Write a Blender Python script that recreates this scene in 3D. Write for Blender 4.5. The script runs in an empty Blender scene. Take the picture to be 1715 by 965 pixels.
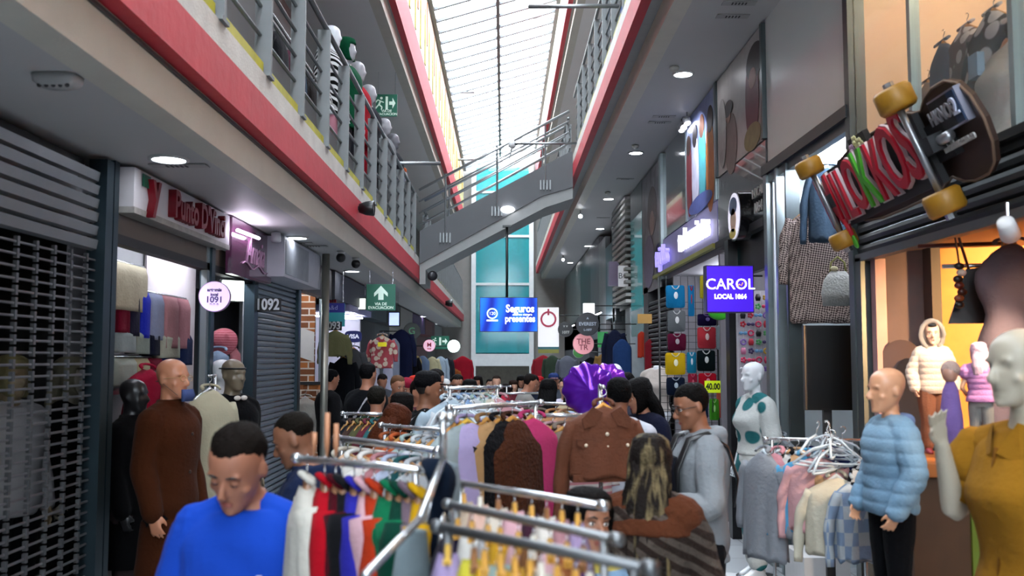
import bpy, bmesh, math, random
import numpy as np
from mathutils import Vector, Matrix, Euler
C = bpy.context.scene
COL = C.collection
PI = math.pi
# ---------------------------------------------------------------- camera
EYE = 1.85; FPX = 1600.0; VX, VY = 843.0, 600.0
pitch = math.atan(117.5 / FPX); yaw = math.atan(14.5 * math.cos(pitch) / FPX)
camd = bpy.data.cameras.new('camera'); cam = bpy.data.objects.new('camera', camd); COL.objects.link(cam)
camd.sensor_width = 36; camd.lens = 36 * FPX / 1715; camd.clip_start = .05; camd.clip_end = 300
cam.location = (0, 0, EYE); cam.rotation_euler = Euler((PI / 2 + pitch, 0, -yaw), 'XYZ')
camd.dof.use_dof = True; camd.dof.focus_distance = 12.0; camd.dof.aperture_fstop = 2.8
C.camera = cam
# ---------------------------------------------------------------- world, view
C.view_settings.view_transform = 'Standard'; C.view_settings.look = 'None'
C.view_settings.gamma = 1; C.view_settings.use_curve_mapping = False
C.view_settings.exposure = 0.0
C.cycles.use_denoising = True; C.cycles.max_bounces = 7; C.cycles.diffuse_bounces = 4
C.cycles.glossy_bounces = 3; C.cycles.transparent_max_bounces = 12; C.cycles.sample_clamp_indirect = 6
C.cycles.caustics_reflective = False; C.cycles.caustics_refractive = False
SKY = 20.0
w = bpy.data.worlds.new('sky'); C.world = w; w.use_nodes = True
bg = w.node_tree.nodes['Background']; bg.inputs[0].default_value = (.80, .90, 1.0, 1); bg.inputs[1].default_value = SKY
pl = bpy.data.lights.new('sky_portal', 'AREA'); pl.shape = 'RECTANGLE'; pl.size = 3.1; pl.size_y = 50
pl.cycles.is_portal = True
plo = bpy.data.objects.new('sky_portal', pl); COL.objects.link(plo); plo.location = (-.13, 13, 1.85 + 8.6); C.cycles.use_light_tree = True
LAMP = 12.0      # strength of the recessed ceiling lamps

R_ = random.Random(7)
RX = Matrix.Rotation
def at(px, py, Y):
    q = Matrix.Rotation(-yaw, 3, 'Z') @ Matrix.Rotation(pitch, 3, 'X')
    d = q @ Vector(((px - 857.5) / FPX, 1, -(py - 482.5) / FPX)); k = Y / d.y
    return Vector((d.x * k, Y, EYE + d.z * k))
def atX(px, py, X):
    p = at(px, py, 1.0); return at(px, py, X / p.x)
def atZ(px, py, Z):
    p = at(px, py, 1.0); return at(px, py, (Z - EYE) / (p.z - EYE))
def YX(px, X): return atX(px, 600, X).y
# ---------------------------------------------------------------- materials
def lin(c):
    if isinstance(c, str):
        c = c.lstrip('#'); c = ''.join(q * 2 for q in c) if len(c) == 3 else c; c = [int(c[i:i + 2], 16) / 255 for i in (0, 2, 4)]
    return tuple((x / 12.92 if x <= .04045 else ((x + .055) / 1.055) ** 2.4) for x in c) + (1.0,)
_mc = {}
def mat(col, rough=.7, metal=0.0, noise=.12, scale=8, bump=0.0, bscale=60, emit=0.0, coat=0.0, alpha=1.0, trans=0.0, ior=1.45, col2=None, pattern=None, pscale=10, rot=(0, 0, 0), sheen=0.0):
    key = (str(col), rough, metal, noise, scale, bump, bscale, emit, coat, alpha, trans, str(col2), pattern, pscale, rot, sheen)
    if key in _mc: return _mc[key]
    m = bpy.data.materials.new('surface'); m.use_nodes = True; nt = m.node_tree; n = nt.nodes; L = nt.links
    b = n['Principled BSDF']; c = lin(col)
    b.inputs['Roughness'].default_value = rough; b.inputs['Metallic'].default_value = metal
    b.inputs['Coat Weight'].default_value = coat; b.inputs['Alpha'].default_value = alpha
    b.inputs['Transmission Weight'].default_value = trans; b.inputs['IOR'].default_value = ior
    if sheen: b.inputs['Sheen Weight'].default_value = sheen
    tc = n.new('ShaderNodeTexCoord'); mp = n.new('ShaderNodeMapping'); L.new(tc.outputs['Object'], mp.inputs[0]); mp.inputs['Rotation'].default_value = rot
    nz = n.new('ShaderNodeTexNoise'); nz.inputs['Scale'].default_value = scale; nz.inputs['Detail'].default_value = 4; L.new(mp.outputs[0], nz.inputs[0])
    def mix(fac, a, b_):
        x = n.new('ShaderNodeMix'); x.data_type = 'RGBA'
        if isinstance(fac, float): x.inputs[0].default_value = fac
        else: L.new(fac, x.inputs[0])
        for i, v in ((6, a), (7, b_)):
            if isinstance(v, tuple): x.inputs[i].default_value = v
            else: L.new(v, x.inputs[i])
        return x.outputs[2]
    base = c
    if pattern:
        c2 = lin(col2 or '#ffffff')
        if pattern in ('stripes', 'stripesz', 'stripesx'):
            t = n.new('ShaderNodeTexWave'); t.inputs['Scale'].default_value = pscale; t.inputs['Distortion'].default_value = .6
            t.bands_direction = {'stripes': 'DIAGONAL', 'stripesz': 'Z', 'stripesx': 'X'}[pattern]; out = t.outputs[1]; lo, hi = .42, .58
        elif pattern == 'dots' or pattern == 'floral':
            t = n.new('ShaderNodeTexVoronoi'); t.inputs['Scale'].default_value = pscale; out = t.outputs[0]; lo, hi = (.40, .34) if pattern == 'dots' else (.52, .44)
        elif pattern == 'check':
            t = n.new('ShaderNodeTexChecker'); t.inputs['Scale'].default_value = pscale; out = t.outputs[1]; lo, hi = .4, .6
        else:
            t = n.new('ShaderNodeTexNoise'); t.inputs['Scale'].default_value = pscale; t.inputs['Detail'].default_value = 3; out = t.outputs[0]; lo, hi = .47, .56
        L.new(mp.outputs[0], t.inputs[0])
        mr = n.new('ShaderNodeMapRange'); mr.inputs[1].default_value = lo; mr.inputs[2].default_value = hi; L.new(out, mr.inputs[0])
        base = mix(mr.outputs[0], c, c2)
        if pattern == 'floral':
            cr = n.new('ShaderNodeTexNoise'); cr.inputs['Scale'].default_value = pscale * .6; L.new(mp.outputs[0], cr.inputs[0])
    if noise:
        dk = n.new('ShaderNodeHueSaturation'); dk.inputs['Value'].default_value = 1 - noise * 1.6
        if isinstance(base, tuple): dk.inputs['Color'].default_value = base
        else: L.new(base, dk.inputs['Color'])
        base = mix(nz.outputs[0], base, dk.outputs[0])
    if isinstance(base, tuple): b.inputs['Base Color'].default_value = base
    else: L.new(base, b.inputs['Base Color'])
    if bump:
        n2 = n.new('ShaderNodeTexNoise'); n2.inputs['Scale'].default_value = bscale; n2.inputs['Detail'].default_value = 5; L.new(mp.outputs[0], n2.inputs[0])
        bp = n.new('ShaderNodeBump'); bp.inputs['Strength'].default_value = bump; bp.inputs['Distance'].default_value = .02
        L.new(n2.outputs[0], bp.inputs['Height']); L.new(bp.outputs[0], b.inputs['Normal'])
    if emit:
        if isinstance(base, tuple): b.inputs['Emission Color'].default_value = base
        else: L.new(base, b.inputs['Emission Color'])
        b.inputs['Emission Strength'].default_value = emit
    _mc[key] = m; return m
def dim(c, f=.87):
    c = c.lstrip('#'); c = ''.join(q * 2 for q in c) if len(c) == 3 else c
    return '#' + ''.join('%02x' % int(int(c[i:i + 2], 16) * f) for i in (0, 2, 4))
def fab(c, **k):
    k.setdefault('bump', .25); k.setdefault('bscale', 45); c = dim(c)
    if k.get('col2'): k['col2'] = dim(k['col2'])
    m = mat(c, rough=.95, sheen=.02, **k); m.node_tree.nodes['Principled BSDF'].inputs['Specular IOR Level'].default_value = .06; return m
def paint(c, **k): k.setdefault('rough', .55); return mat(c, **k)
def steel(c='#8b9096', **k): k.setdefault('rough', .38); return mat(c, metal=.85, **k)
def plast(c, **k): k.setdefault('rough', .35); return mat(c, **k)
def emit(c, s): return mat(c, emit=s, noise=0.0)
def glass(tint='#e8f4f2', alpha=.14):
    return mat(tint, rough=.04, alpha=alpha, noise=0.0, coat=.3)
CHROME = steel('#c9cdd0', rough=.22); WOOD = mat('#c08a45', rough=.5, noise=.3, scale=14); BLACK = plast('#0b0c0e'); DARK = paint('#17181b')
# ---------------------------------------------------------------- mesh builder
class MB:
    def __init__(s): s.v = []; s.f = []; s.m = []; s.cur = 0
    def add(s, vs, fs, M=None):
        o = len(s.v)
        for p in vs:
            p = Vector(p); s.v.append(M @ p if M is not None else p)
        for f in fs: s.f.append([i + o for i in f]); s.m.append(s.cur)
        return s
    def box(s, x0, x1, y0, y1, z0, z1, M=None):
        x0, x1 = sorted((x0, x1)); y0, y1 = sorted((y0, y1)); z0, z1 = sorted((z0, z1))
        v = [(x, y, z) for z in (z0, z1) for y in (y0, y1) for x in (x0, x1)]
        return s.add(v, [(0, 2, 3, 1), (4, 5, 7, 6), (0, 1, 5, 4), (2, 6, 7, 3), (0, 4, 6, 2), (1, 3, 7, 5)], M)
    def cbox(s, c, d, M=None):
        return s.box(c[0] - d[0] / 2, c[0] + d[0] / 2, c[1] - d[1] / 2, c[1] + d[1] / 2, c[2] - d[2] / 2, c[2] + d[2] / 2, M)
    def rings(s, rs, cap=True, M=None):
        n = len(rs[0]); v = [p for r in rs for p in r]; f = []
        for i in range(len(rs) - 1):
            for j in range(n):
                k = (j + 1) % n; f.append((i * n + j, i * n + k, (i + 1) * n + k, (i + 1) * n + j))
        if cap: f.append(tuple(reversed(range(n)))); f.append(tuple(range((len(rs) - 1) * n, len(rs) * n)))
        return s.add(v, f, M)
    def tube(s, pts, r, n=8, M=None, flat=1.0):
        pts = [Vector(p) for p in pts]; rs = []
        rr = r if isinstance(r, (list, tuple)) else [r] * len(pts)
        up = None
        for i, p in enumerate(pts):
            t = (pts[min(i + 1, len(pts) - 1)] - pts[max(i - 1, 0)])
            t = t.normalized() if t.length > 1e-9 else Vector((0, 0, 1))
            if up is None: up = t.orthogonal().normalized()
            up = (up - t * up.dot(t)); up = up.normalized() if up.length > 1e-6 else t.orthogonal().normalized()
            w_ = t.cross(up)
            rs.append([p + up * math.cos(2 * PI * j / n) * rr[i] + w_ * math.sin(2 * PI * j / n) * rr[i] * flat for j in range(n)])
        return s.rings(rs, True, M)
    def bar(s, a, b, w_, h):   # rectangular bar between two points
        a = Vector(a); b = Vector(b); t = (b - a).normalized()
        sd = t.cross(Vector((0, 0, 1))); sd = sd.normalized() if sd.length > 1e-4 else Vector((1, 0, 0)); up = sd.cross(t)
        v = [q + sd * x + up * z for q in (a, b) for x, z in ((-w_ / 2, -h / 2), (w_ / 2, -h / 2), (w_ / 2, h / 2), (-w_ / 2, h / 2))]
        return s.add(v, [(0, 1, 2, 3), (7, 6, 5, 4), (0, 4, 5, 1), (1, 5, 6, 2), (2, 6, 7, 3), (3, 7, 4, 0)])
    def lathe(s, prof, n=24, M=None, cap=True):
        return s.rings([[(r * math.cos(2 * PI * j / n), r * math.sin(2 * PI * j / n), z) for j in range(n)] for r, z in prof], cap, M)
    def ball(s, c, r, n=16, m=10, M=None):
        if not hasattr(r, '__len__'): r = (r, r, r)
        rs = []
        for i in range(m + 1):
            a = -PI / 2 + PI * i / m; a = max(min(a, PI / 2 - .05), -PI / 2 + .05)
            rs.append([(c[0] + r[0] * math.cos(a) * math.cos(2 * PI * j / n), c[1] + r[1] * math.cos(a) * math.sin(2 * PI * j / n), c[2] + r[2] * math.sin(a)) for j in range(n)])
        return s.rings(rs, True, M)
    def prism(s, poly, M, t):   # 2D polygon (x,z) extruded along local y by t
        n = len(poly); v = [(x, 0, z) for x, z in poly] + [(x, t, z) for x, z in poly]
        f = [tuple(range(n)), tuple(reversed(range(n, 2 * n)))] + [(i, i + n, (i + 1) % n + n, (i + 1) % n) for i in range(n)]
        return s.add(v, f, M)
    def loft(s, secs, n=24, M=None, p=2.0):  # (cx,cy,cz,rx,ry)
        rs = []
        for (cx, cy, cz, rx, ry) in secs:
            r = []
            for j in range(n):
                a = 2 * PI * j / n; ca, sa = math.cos(a), math.sin(a); e = 2 / p
                r.append((cx + rx * math.copysign(abs(ca) ** e, ca), cy + ry * math.copysign(abs(sa) ** e, sa), cz))
            rs.append(r)
        return s.rings(rs, True, M)
    def mesh(s, name):
        me = bpy.data.meshes.new(name); me.from_pydata([tuple(p) for p in s.v], [], s.f)
        for i, p in enumerate(me.polygons): p.material_index = s.m[i]
        me.update(); return me
    def build(s, name, mats, parent=None, smooth=False, loc=None, rot=None):
        return link(name, s.mesh(name), mats, parent, smooth, loc, rot)
def fixn(me):
    bm = bmesh.new(); bm.from_mesh(me); bmesh.ops.recalc_face_normals(bm, faces=bm.faces); bm.to_mesh(me); bm.free()
def link(name, me, mats, parent=None, smooth=False, loc=None, rot=None):
    fixn(me)
    for m in (mats if isinstance(mats, (list, tuple)) else [mats]): me.materials.append(m)
    if smooth:
        me.polygons.foreach_set('use_smooth', [True] * len(me.polygons))
        if smooth == 'angle': me.set_sharp_from_angle(angle=math.radians(40))
    o = bpy.data.objects.new(name, me); COL.objects.link(o)
    if parent is not None: o.parent = parent
    if loc is not None: o.location = loc
    if rot is not None: o.rotation_euler = rot
    return o
def tag(o, label=None, cat=None, group=None, kind=None):
    if label: o['label'] = label
    if cat: o['category'] = cat
    if group: o['group'] = group
    if kind: o['kind'] = kind
    return o
def empty(name, loc=(0, 0, 0), rz=0, label=None, cat=None, group=None):
    o = bpy.data.objects.new(name, None); COL.objects.link(o); o.location = loc; o.rotation_euler = (0, 0, rz); o.empty_display_size = .1
    return tag(o, label, cat, group)
def struct(name, mb, m, smooth=False, parent=None):
    o = mb.build(name, m, parent, smooth)
    if parent is None: o['kind'] = 'structure'
    return o
def box_struct(name, m, *a): return struct(name, MB().box(*a), m)
def copy_tree(o, parent=None):
    c = o.copy(); COL.objects.link(c); c.parent = parent
    for ch in list(o.children): copy_tree(ch, c)
    return c
# lettering: mesh from the built-in font, lying in the local XZ plane (reads from -Y), centred
def text_mesh(txt, size=.1, depth=.01, bold=0.0, sx=1.0, shear=0.0, align='CENTER'):
    cu = bpy.data.curves.new('t', 'FONT'); cu.body = txt; cu.size = size; cu.extrude = depth / 2; cu.offset = bold; cu.shear = shear
    cu.align_x = align; cu.align_y = 'CENTER'; cu.resolution_u = 3
    o = bpy.data.objects.new('t', cu); COL.objects.link(o)
    dg = bpy.context.evaluated_depsgraph_get(); me = bpy.data.meshes.new_from_object(o.evaluated_get(dg), depsgraph=dg)
    bpy.data.objects.remove(o); bpy.data.curves.remove(cu)
    me.transform(Matrix.Diagonal((sx, 1, 1, 1))); me.transform(Matrix.Rotation(PI / 2, 4, 'X'))
    return me
def text(name, txt, m, parent, loc, rz=0, **k):
    me = text_mesh(txt, **k); me.materials.clear(); me.materials.append(m)
    o = bpy.data.objects.new(name, me); COL.objects.link(o); o.parent = parent; o.location = loc
    o.rotation_euler = (0, 0, rz) if not hasattr(rz, '__len__') else rz
    return o
# ---------------------------------------------------------------- fused organic surfaces
def fuse(mb, voxel, smooth=1):
    me = mb.mesh('f'); fixn(me); o = bpy.data.objects.new('f', me); COL.objects.link(o)
    md = o.modifiers.new('r', 'REMESH'); md.mode = 'VOXEL'; md.voxel_size = voxel; md.use_smooth_shade = True
    if smooth:
        sm = o.modifiers.new('s', 'SMOOTH'); sm.factor = .5; sm.iterations = smooth
    dg = bpy.context.evaluated_depsgraph_get(); out = bpy.data.meshes.new_from_object(o.evaluated_get(dg), depsgraph=dg)
    bpy.data.objects.remove(o); bpy.data.meshes.remove(me); return out
def vget(me):
    a = np.empty(len(me.vertices) * 3, dtype=np.float64); me.vertices.foreach_get('co', a); return a.reshape(-1, 3)
def nget(me):
    a = np.empty(len(me.vertices) * 3, dtype=np.float32); me.vertices.foreach_get('normal', a); return a.reshape(-1, 3).astype(float)
def vset(me, a): me.vertices.foreach_set('co', a.astype(np.float32).ravel()); me.update()
def wrinkle(me, amp, seed=0, freq=22, dirv=(.35, .2, 1)):
    v = vget(me); n = nget(me); r = np.random.RandomState(seed); d = np.zeros(len(v))
    base = np.array(dirv, float)
    for k in range(6):
        kv = (base + r.normal(0, .45, 3)); kv = kv / np.linalg.norm(kv) * freq * (0.5 + k * .28)
        wv = r.normal(0, freq * .35, 3)
        d += np.sin(v @ kv + 1.8 * np.sin(v @ wv + r.rand() * 6) + r.rand() * 6) / (1 + k * .5)
    vset(me, v + n * (d * amp / 2.2)[:, None]); return me
def join_extra(me, mb):     # append the faces of a builder to a mesh (their material indices kept)
    bm = bmesh.new(); bm.from_mesh(me); vs = [bm.verts.new(p) for p in mb.v]
    for f, mi in zip(mb.f, mb.m):
        try:
            q = bm.faces.new([vs[i] for i in f]); q.material_index = mi; q.smooth = True
        except ValueError: pass
    bmesh.ops.recalc_face_normals(bm, faces=bm.faces); bm.to_mesh(me); bm.free(); return me
# ---------------------------------------------------------------- people and mannequins (face -Y; metres for a 1.75 m adult, scaled)
TORSO = [(.84, .125, .10, 0), (.92, .165, .115, 0), (1.0, .158, .112, 0), (1.08, .148, .105, 0), (1.18, .158, .115, 0), (1.28, .175, .122, .005), (1.36, .18, .115, .01), (1.42, .15, .09, .015), (1.47, .08, .065, .02), (1.52, .055, .055, .015)]
FTORSO = [(.84, .12, .10, 0), (.92, .17, .12, 0), (1.0, .15, .108, 0), (1.08, .125, .09, 0), (1.18, .135, .105, -.005), (1.27, .15, .13, -.015), (1.35, .155, .105, .005), (1.42, .125, .08, .015), (1.47, .06, .055, .02), (1.52, .045, .045, .015)]
HEADP = [(0.0, .024, .030, -.058), (.018, .042, .050, -.042), (.045, .055, .068, -.024), (.075, .064, .080, -.014), (.105, .070, .088, -.006), (.135, .075, .094, 0), (.165, .0755, .094, .003), (.195, .067, .084, .005), (.217, .048, .062, .007), (.230, .026, .034, .008), (.235, .008, .01, .008)]
def smooth_secs(S, k=3):
    out = []
    n = len(S)
    for i in range(n - 1):
        p0, p1, p2, p3 = S[max(i - 1, 0)], S[i], S[i + 1], S[min(i + 2, n - 1)]
        for q in range(k):
            t = q / k; r = []
            for a, b, c, d in zip(p0, p1, p2, p3):
                r.append(.5 * ((2 * b) + (-a + c) * t + (2 * a - 5 * b + 4 * c - d) * t * t + (-a + 3 * b - 3 * c + d) * t ** 3))
            out.append(tuple(r))
    out.append(S[-1]); return out
def chain(mb, pts, rad, M=None, n=12, flat=1.0):
    pts = [Vector(p) for p in pts]
    S = [tuple(p) + (r,) for p, r in zip(pts, rad)]; S = smooth_secs(S, 4)
    mb.tube([s[:3] for s in S], [max(s[3], .002) for s in S], n, M, flat)
    mb.ball(pts[0], rad[0], 10, 6, M); mb.ball(pts[-1], rad[-1], 10, 6, M)
class Pose:
    def __init__(s, **k):
        s.female = False; s.lean = 0.0; s.bulk = 1.0; s.belly = 0.0; s.head = (0, 0, 0); s.hs = 1.0   # head (pitch down, yaw, tilt)
        s.arms = {}; s.curl = .5; s.feet = {}; s.shoulder = .175; s.longneck = 0.0
        for a, b in k.items(): setattr(s, a, b)
        q = s.shoulder
        d = {1: ((q + .03, .03, 1.14), (q + .04, -.05, .89)), -1: ((-q - .03, .03, 1.14), (-q - .04, -.05, .89))}
        d.update(s.arms); s.arms = d
        f = {1: ((.095, -.01, .48), (.10, .02, .08)), -1: ((-.095, -.01, .48), (-.10, .02, .08))}
        f.update(s.feet); s.feet = f
    def L(s, p):   # lean: shear the upper body forward
        x, y, z = p; return Vector((x, y - s.lean * max(0, z - .95), z))
    def headM(s):
        piv = s.L((0, .015, 1.50 + s.longneck))
        return Matrix.Translation(piv) @ Euler((s.head[0], s.head[2], s.head[1]), 'XYZ').to_matrix().to_4x4() @ Matrix.Scale(s.hs, 4) @ Matrix.Translation((0, -.01, .025))
def torso(mb, P, inf=0.0, z0=.84, z1=1.6, p=2.3, flare=0.0):
    S = smooth_secs([(z, rx, ry, cy) for z, rx, ry, cy in (FTORSO if P.female else TORSO)], 3)
    secs = []
    if z0 < .84:
        for z in np.linspace(z0, .82, 6):
            k = (.84 - z); secs.append((0, -0, z, .15 * P.bulk + inf + flare * k, .11 * P.bulk + inf + flare * k))
    for z, rx, ry, cy in S:
        if z < z0 or z > z1: continue
        b = P.belly * math.exp(-((z - 1.08) / .12) ** 2)
        secs.append((0, cy - P.lean * max(0, z - .95) - b * .6, z, rx * P.bulk + inf + b * .6, ry * P.bulk + inf + b))
    mb.loft(secs, 28, p=p)
    q = P.shoulder - .03
    chain(mb, [P.L((-q, .012, 1.405)), P.L((-q * .45, .02, 1.435)), P.L((0, .02, 1.44)), P.L((q * .45, .02, 1.435)), P.L((q, .012, 1.405))], [.052 * P.bulk + inf, .05 + inf, .05 + inf * .6, .05 + inf, .052 * P.bulk + inf])
def arm(mb, P, sd, inf=0.0, upto=1.0, hand=True, k=1.0):
    sh = P.L((sd * (P.shoulder - .01), .015, 1.395)); el, wr = (P.L(p) for p in P.arms[sd]); f = (.82 if P.female else 1.0) * k
    if upto >= 1:
        chain(mb, [sh, sh.lerp(el, .5), el, el.lerp(wr, .4), wr.lerp(el, .0)], [.056 * f + inf, .05 * f + inf, .042 * f + inf, .041 * f + inf, (.028 if not inf else .03) * f + inf])
    else:
        t = upto * 2
        if t <= 1: chain(mb, [sh, sh.lerp(el, t * .5), sh.lerp(el, t)], [.058 * f + inf, .058 * f + inf, .056 * f + inf * 1.2])
        else: chain(mb, [sh, sh.lerp(el, .5), el, el.lerp(wr, t - 1)], [.056 * f + inf, .05 * f + inf, .044 * f + inf, .036 * f + inf])
    if hand:
        d = (wr - el).normalized(); ref = Vector((-sd, 0, 0)); n = (ref - d * ref.dot(d))
        n = n.normalized() if n.length > .2 else Vector((0, 0, -1)).cross(d).normalized()
        hand_shape(mb, wr, d, n, sd, P.curl, .94 * f)
def hand_shape(mb, wr, d, n, sd, curl, s):
    # d along the hand, n = palm normal (towards the body), t = thumb side
    t = d.cross(n) * (-sd)
    if t.dot(Vector((0, -1, 0))) < 0 and abs(t.y) > .3: t = -t
    M = Matrix((t, n, d)).transposed().to_4x4(); M.translation = wr
    if M.to_3x3().determinant() < 0: pass
    mb.loft([(0, 0, -.01 * s, .026 * s, .02 * s), (.0, 0, .02 * s, .032 * s, .017 * s), (0, 0, .055 * s, .041 * s, .015 * s), (0, 0, .088 * s, .040 * s, .012 * s), (0, 0, .098 * s, .034 * s, .008 * s)], 16, M, 2.6)
    for i, (x, ln) in enumerate(((.031, .075), (.0105, .085), (-.0105, .078), (-.031, .060))):
        pts = [Vector((x * s, 0, .085 * s))]; a = .12 + curl * .25
        for q in range(3):
            st = ln * s * (.42, .32, .26)[q]; pts.append(pts[-1] + Vector((x * .12, math.sin(a) * st, math.cos(a) * st))); a += curl * (.75 + .05 * i)
        mb.tube(pts, [.0098 * s, .0092 * s, .0084 * s, .0066 * s], 8, M); mb.ball(pts[-1], .0068 * s, 8, 5, M)
    th = [Vector((.025 * s, .004, .02 * s)), Vector((.048 * s, .012 * s, .05 * s)), Vector((.058 * s, (.018 + .012 * curl) * s, .078 * s)), Vector((.055 * s, (.026 + .02 * curl) * s, .1 * s))]
    mb.tube(th, [.015 * s, .0125 * s, .0105 * s, .008 * s], 8, M); mb.ball(th[-1], .008 * s, 8, 5, M)
def leg(mb, P, sd, inf=0.0, foot=True, z0=0.0):
    kn, an = (Vector(p) for p in P.feet[sd]); hp = Vector((sd * .085 * P.bulk, 0, .90)); b = P.bulk
    if z0: an = kn.lerp(an, z0)
    chain(mb, [hp, hp.lerp(kn, .5), kn, kn.lerp(an, .35), an], [.088 * b + inf, .075 * b + inf, .055 + inf, .052 + inf, .036 + inf * 1.3])
    if foot:
        x, y, z = an; mb.loft([(x, y - .04, z - .078, .040, .13), (x, y - .04, z - .05, .042, .125), (x, y - .02, z - .02, .036, .085), (x, y, z + .02, .036, .045)], 16, None, 2.4)
def head(mb, P, stylised=False):
    M = P.headM()
    secs = smooth_secs([(0, c, z, rx, ry) for z, rx, ry, c in HEADP], 3)
    mb.loft(secs, 32, M, 2.15)
    neck0 = P.L((0, .02, 1.42)); nk = M @ Vector((0, .012, .07))
    r = .047 if P.female else .056
    chain(mb, [neck0, neck0.lerp(nk, .5), nk], [r * 1.15, r, r * .95])
    mb.tube([(0, -.088, .128), (0, -.103, .106), (0, -.115, .084)], [.008, .0105, .0135], 8, M)
    mb.ball((0, -.109, .080), (.016, .013, .0095), 10, 6, M)
    mb.ball((0, -.083, .046), (.023, .014, .010), 12, 6, M); mb.ball((0, -.078, .012), (.022, .02, .014), 10, 6, M)
    for sx in (-1, 1):
        mb.ball((sx * .031, -.082, .142), (.026, .012, .007), 10, 6, M)
        mb.ball((sx * .078, .012, .108), (.008, .019, .030), 10, 6, M); mb.ball((sx * .046, -.058, .085), (.02, .02, .018), 10, 6, M)
def carve_eyes(me, P, s=1.0):
    Mi = P.headM().inverted(); v = vget(me)
    A = np.array(Mi); h = v @ A[:3, :3].T + A[:3, 3]; F = np.array(P.headM())[:3, :3]
    for sx in (-1, 1):
        d2 = ((h[:, 0] - sx * .031) / .017) ** 2 + ((h[:, 2] - .120) / .010) ** 2 + ((h[:, 1] + .085) / .03) ** 2
        v += (F @ np.array([0, .010, 0]))[None, :] * np.exp(-d2)[:, None]
    d2 = (h[:, 0] / .026) ** 2 + ((h[:, 2] - .0455) / .0028) ** 2 + ((h[:, 1] + .095) / .02) ** 2
    v += (F @ np.array([0, .006, 0]))[None, :] * np.exp(-d2)[:, None]
    vset(me, v)
def face_extra(P, closed=False, brow=True):   # material 1 white, 2 iris/brow, 3 lips, 0 skin
    mb = MB(); M = P.headM()
    for sx in (-1, 1):
        c = (sx * .031, -.0805, .119)
        if closed:
            mb.cur = 0; mb.ball(c, (.0145, .0095, .0105), 14, 8, M)
            mb.cur = 2; mb.tube([(sx * .018, -.0885, .1145), (sx * .031, -.0915, .1125), (sx * .044, -.0865, .115)], [.001, .0018, .001], 6, M)
        else:
            mb.cur = 1; mb.ball(c, (.0135, .009, .0085), 14, 8, M)
            mb.cur = 2; mb.ball((c[0], c[1] - .006, c[2]), (.0058, .0045, .0058), 12, 8, M)
            mb.tube([(sx * .017, -.0865, .1225), (sx * .031, -.0905, .1285), (sx * .046, -.084, .123)], [.001, .0018, .001], 6, M)
        if brow: mb.cur = 2; mb.tube([(sx * .014, -.0925, .140), (sx * .031, -.0955, .1475), (sx * .050, -.084, .1405)], [.0026, .0042, .0018], 6, M)
    mb.cur = 3
    mb.ball((0, -.0945, .0500), (.0225, .0048, .0040), 12, 6, M); mb.ball((0, -.0935, .0415), (.018, .0055, .0050), 12, 6, M)
    return mb
def skull(infl, region, noise=.0, seed=0, n=36, k=5):   # closed head-shaped shell standing off the head inside `region`
    secs = smooth_secs([(z, rx, ry, c) for z, rx, ry, c in HEADP], k); rs = []; rr = random.Random(seed)
    for z, rx, ry, c in secs:
        r = []
        for j in range(n):
            a = 2 * PI * j / n; g = region(a, z); t = -.012 + (infl + .012) * g + noise * g * (rr.random() - .5)
            e = 2 / 2.15; ca, sa = math.cos(a), math.sin(a)
            r.append(((rx + t) * math.copysign(abs(ca) ** e, ca), c + (ry + t) * math.copysign(abs(sa) ** e, sa), z + (t * .9 if z > .2 else 0)))
        rs.append(r)
    return rs
def sig(x): return 1 / (1 + math.exp(-max(-30, min(30, x))))
def hair_short(infl=.012, front=.178, side=.135, back=.05, noise=.004, seed=1):
    def reg(a, z):
        sa = math.sin(a)        # -1 front, +1 back
        lim = front if sa < -.55 else (side + (front - side) * max(0, (-sa - .1) / .45) if sa < -.1 else side * .75 + .02 if sa < .25 else back)
        fade = min(1, max(.25, (z - lim) / .09 + .25))
        return sig((z - lim) / .006) * fade
    mb = MB(); mb.rings(skull(infl, reg, noise, seed), True); return mb
def hair_long(P, length=.42, infl=.02, seed=2, front=.16, width=.135, part=0):
    def reg(a, z):
        sa = math.sin(a); lim = .172 if sa < -.75 else .13 if sa < -.62 else -.05
        return sig((z - lim) / .006)
    mb = MB(); mb.rings(skull(infl, reg, .003, seed), True)
    rr = random.Random(seed)
    secs = []
    for i in range(15):
        t = i / 14; z = .16 - t * (length + .1); secs.append((rr.uniform(-.003, .003), .035 + .035 * math.sin(t * PI * .8) + .02 * t, z, (.085 + (width - .085) * min(1, t * 1.6)) * (1 - .25 * t * t), .062 - .018 * t))
    rs = []
    for (cx, cy, cz, rx, ry) in secs:
        rs.append([(cx + (rx + .006 * math.sin(j * 2.7 + cz * 9)) * math.cos(2 * PI * j / 40), cy + (ry + .006 * math.sin(j * 2.3 + 1)) * math.sin(2 * PI * j / 40), cz) for j in range(40)])
    mb.rings(rs, True); return mb
SKINS = {'tan': '#94634c', 'brown': '#764b36', 'light': '#b58870'}
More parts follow.
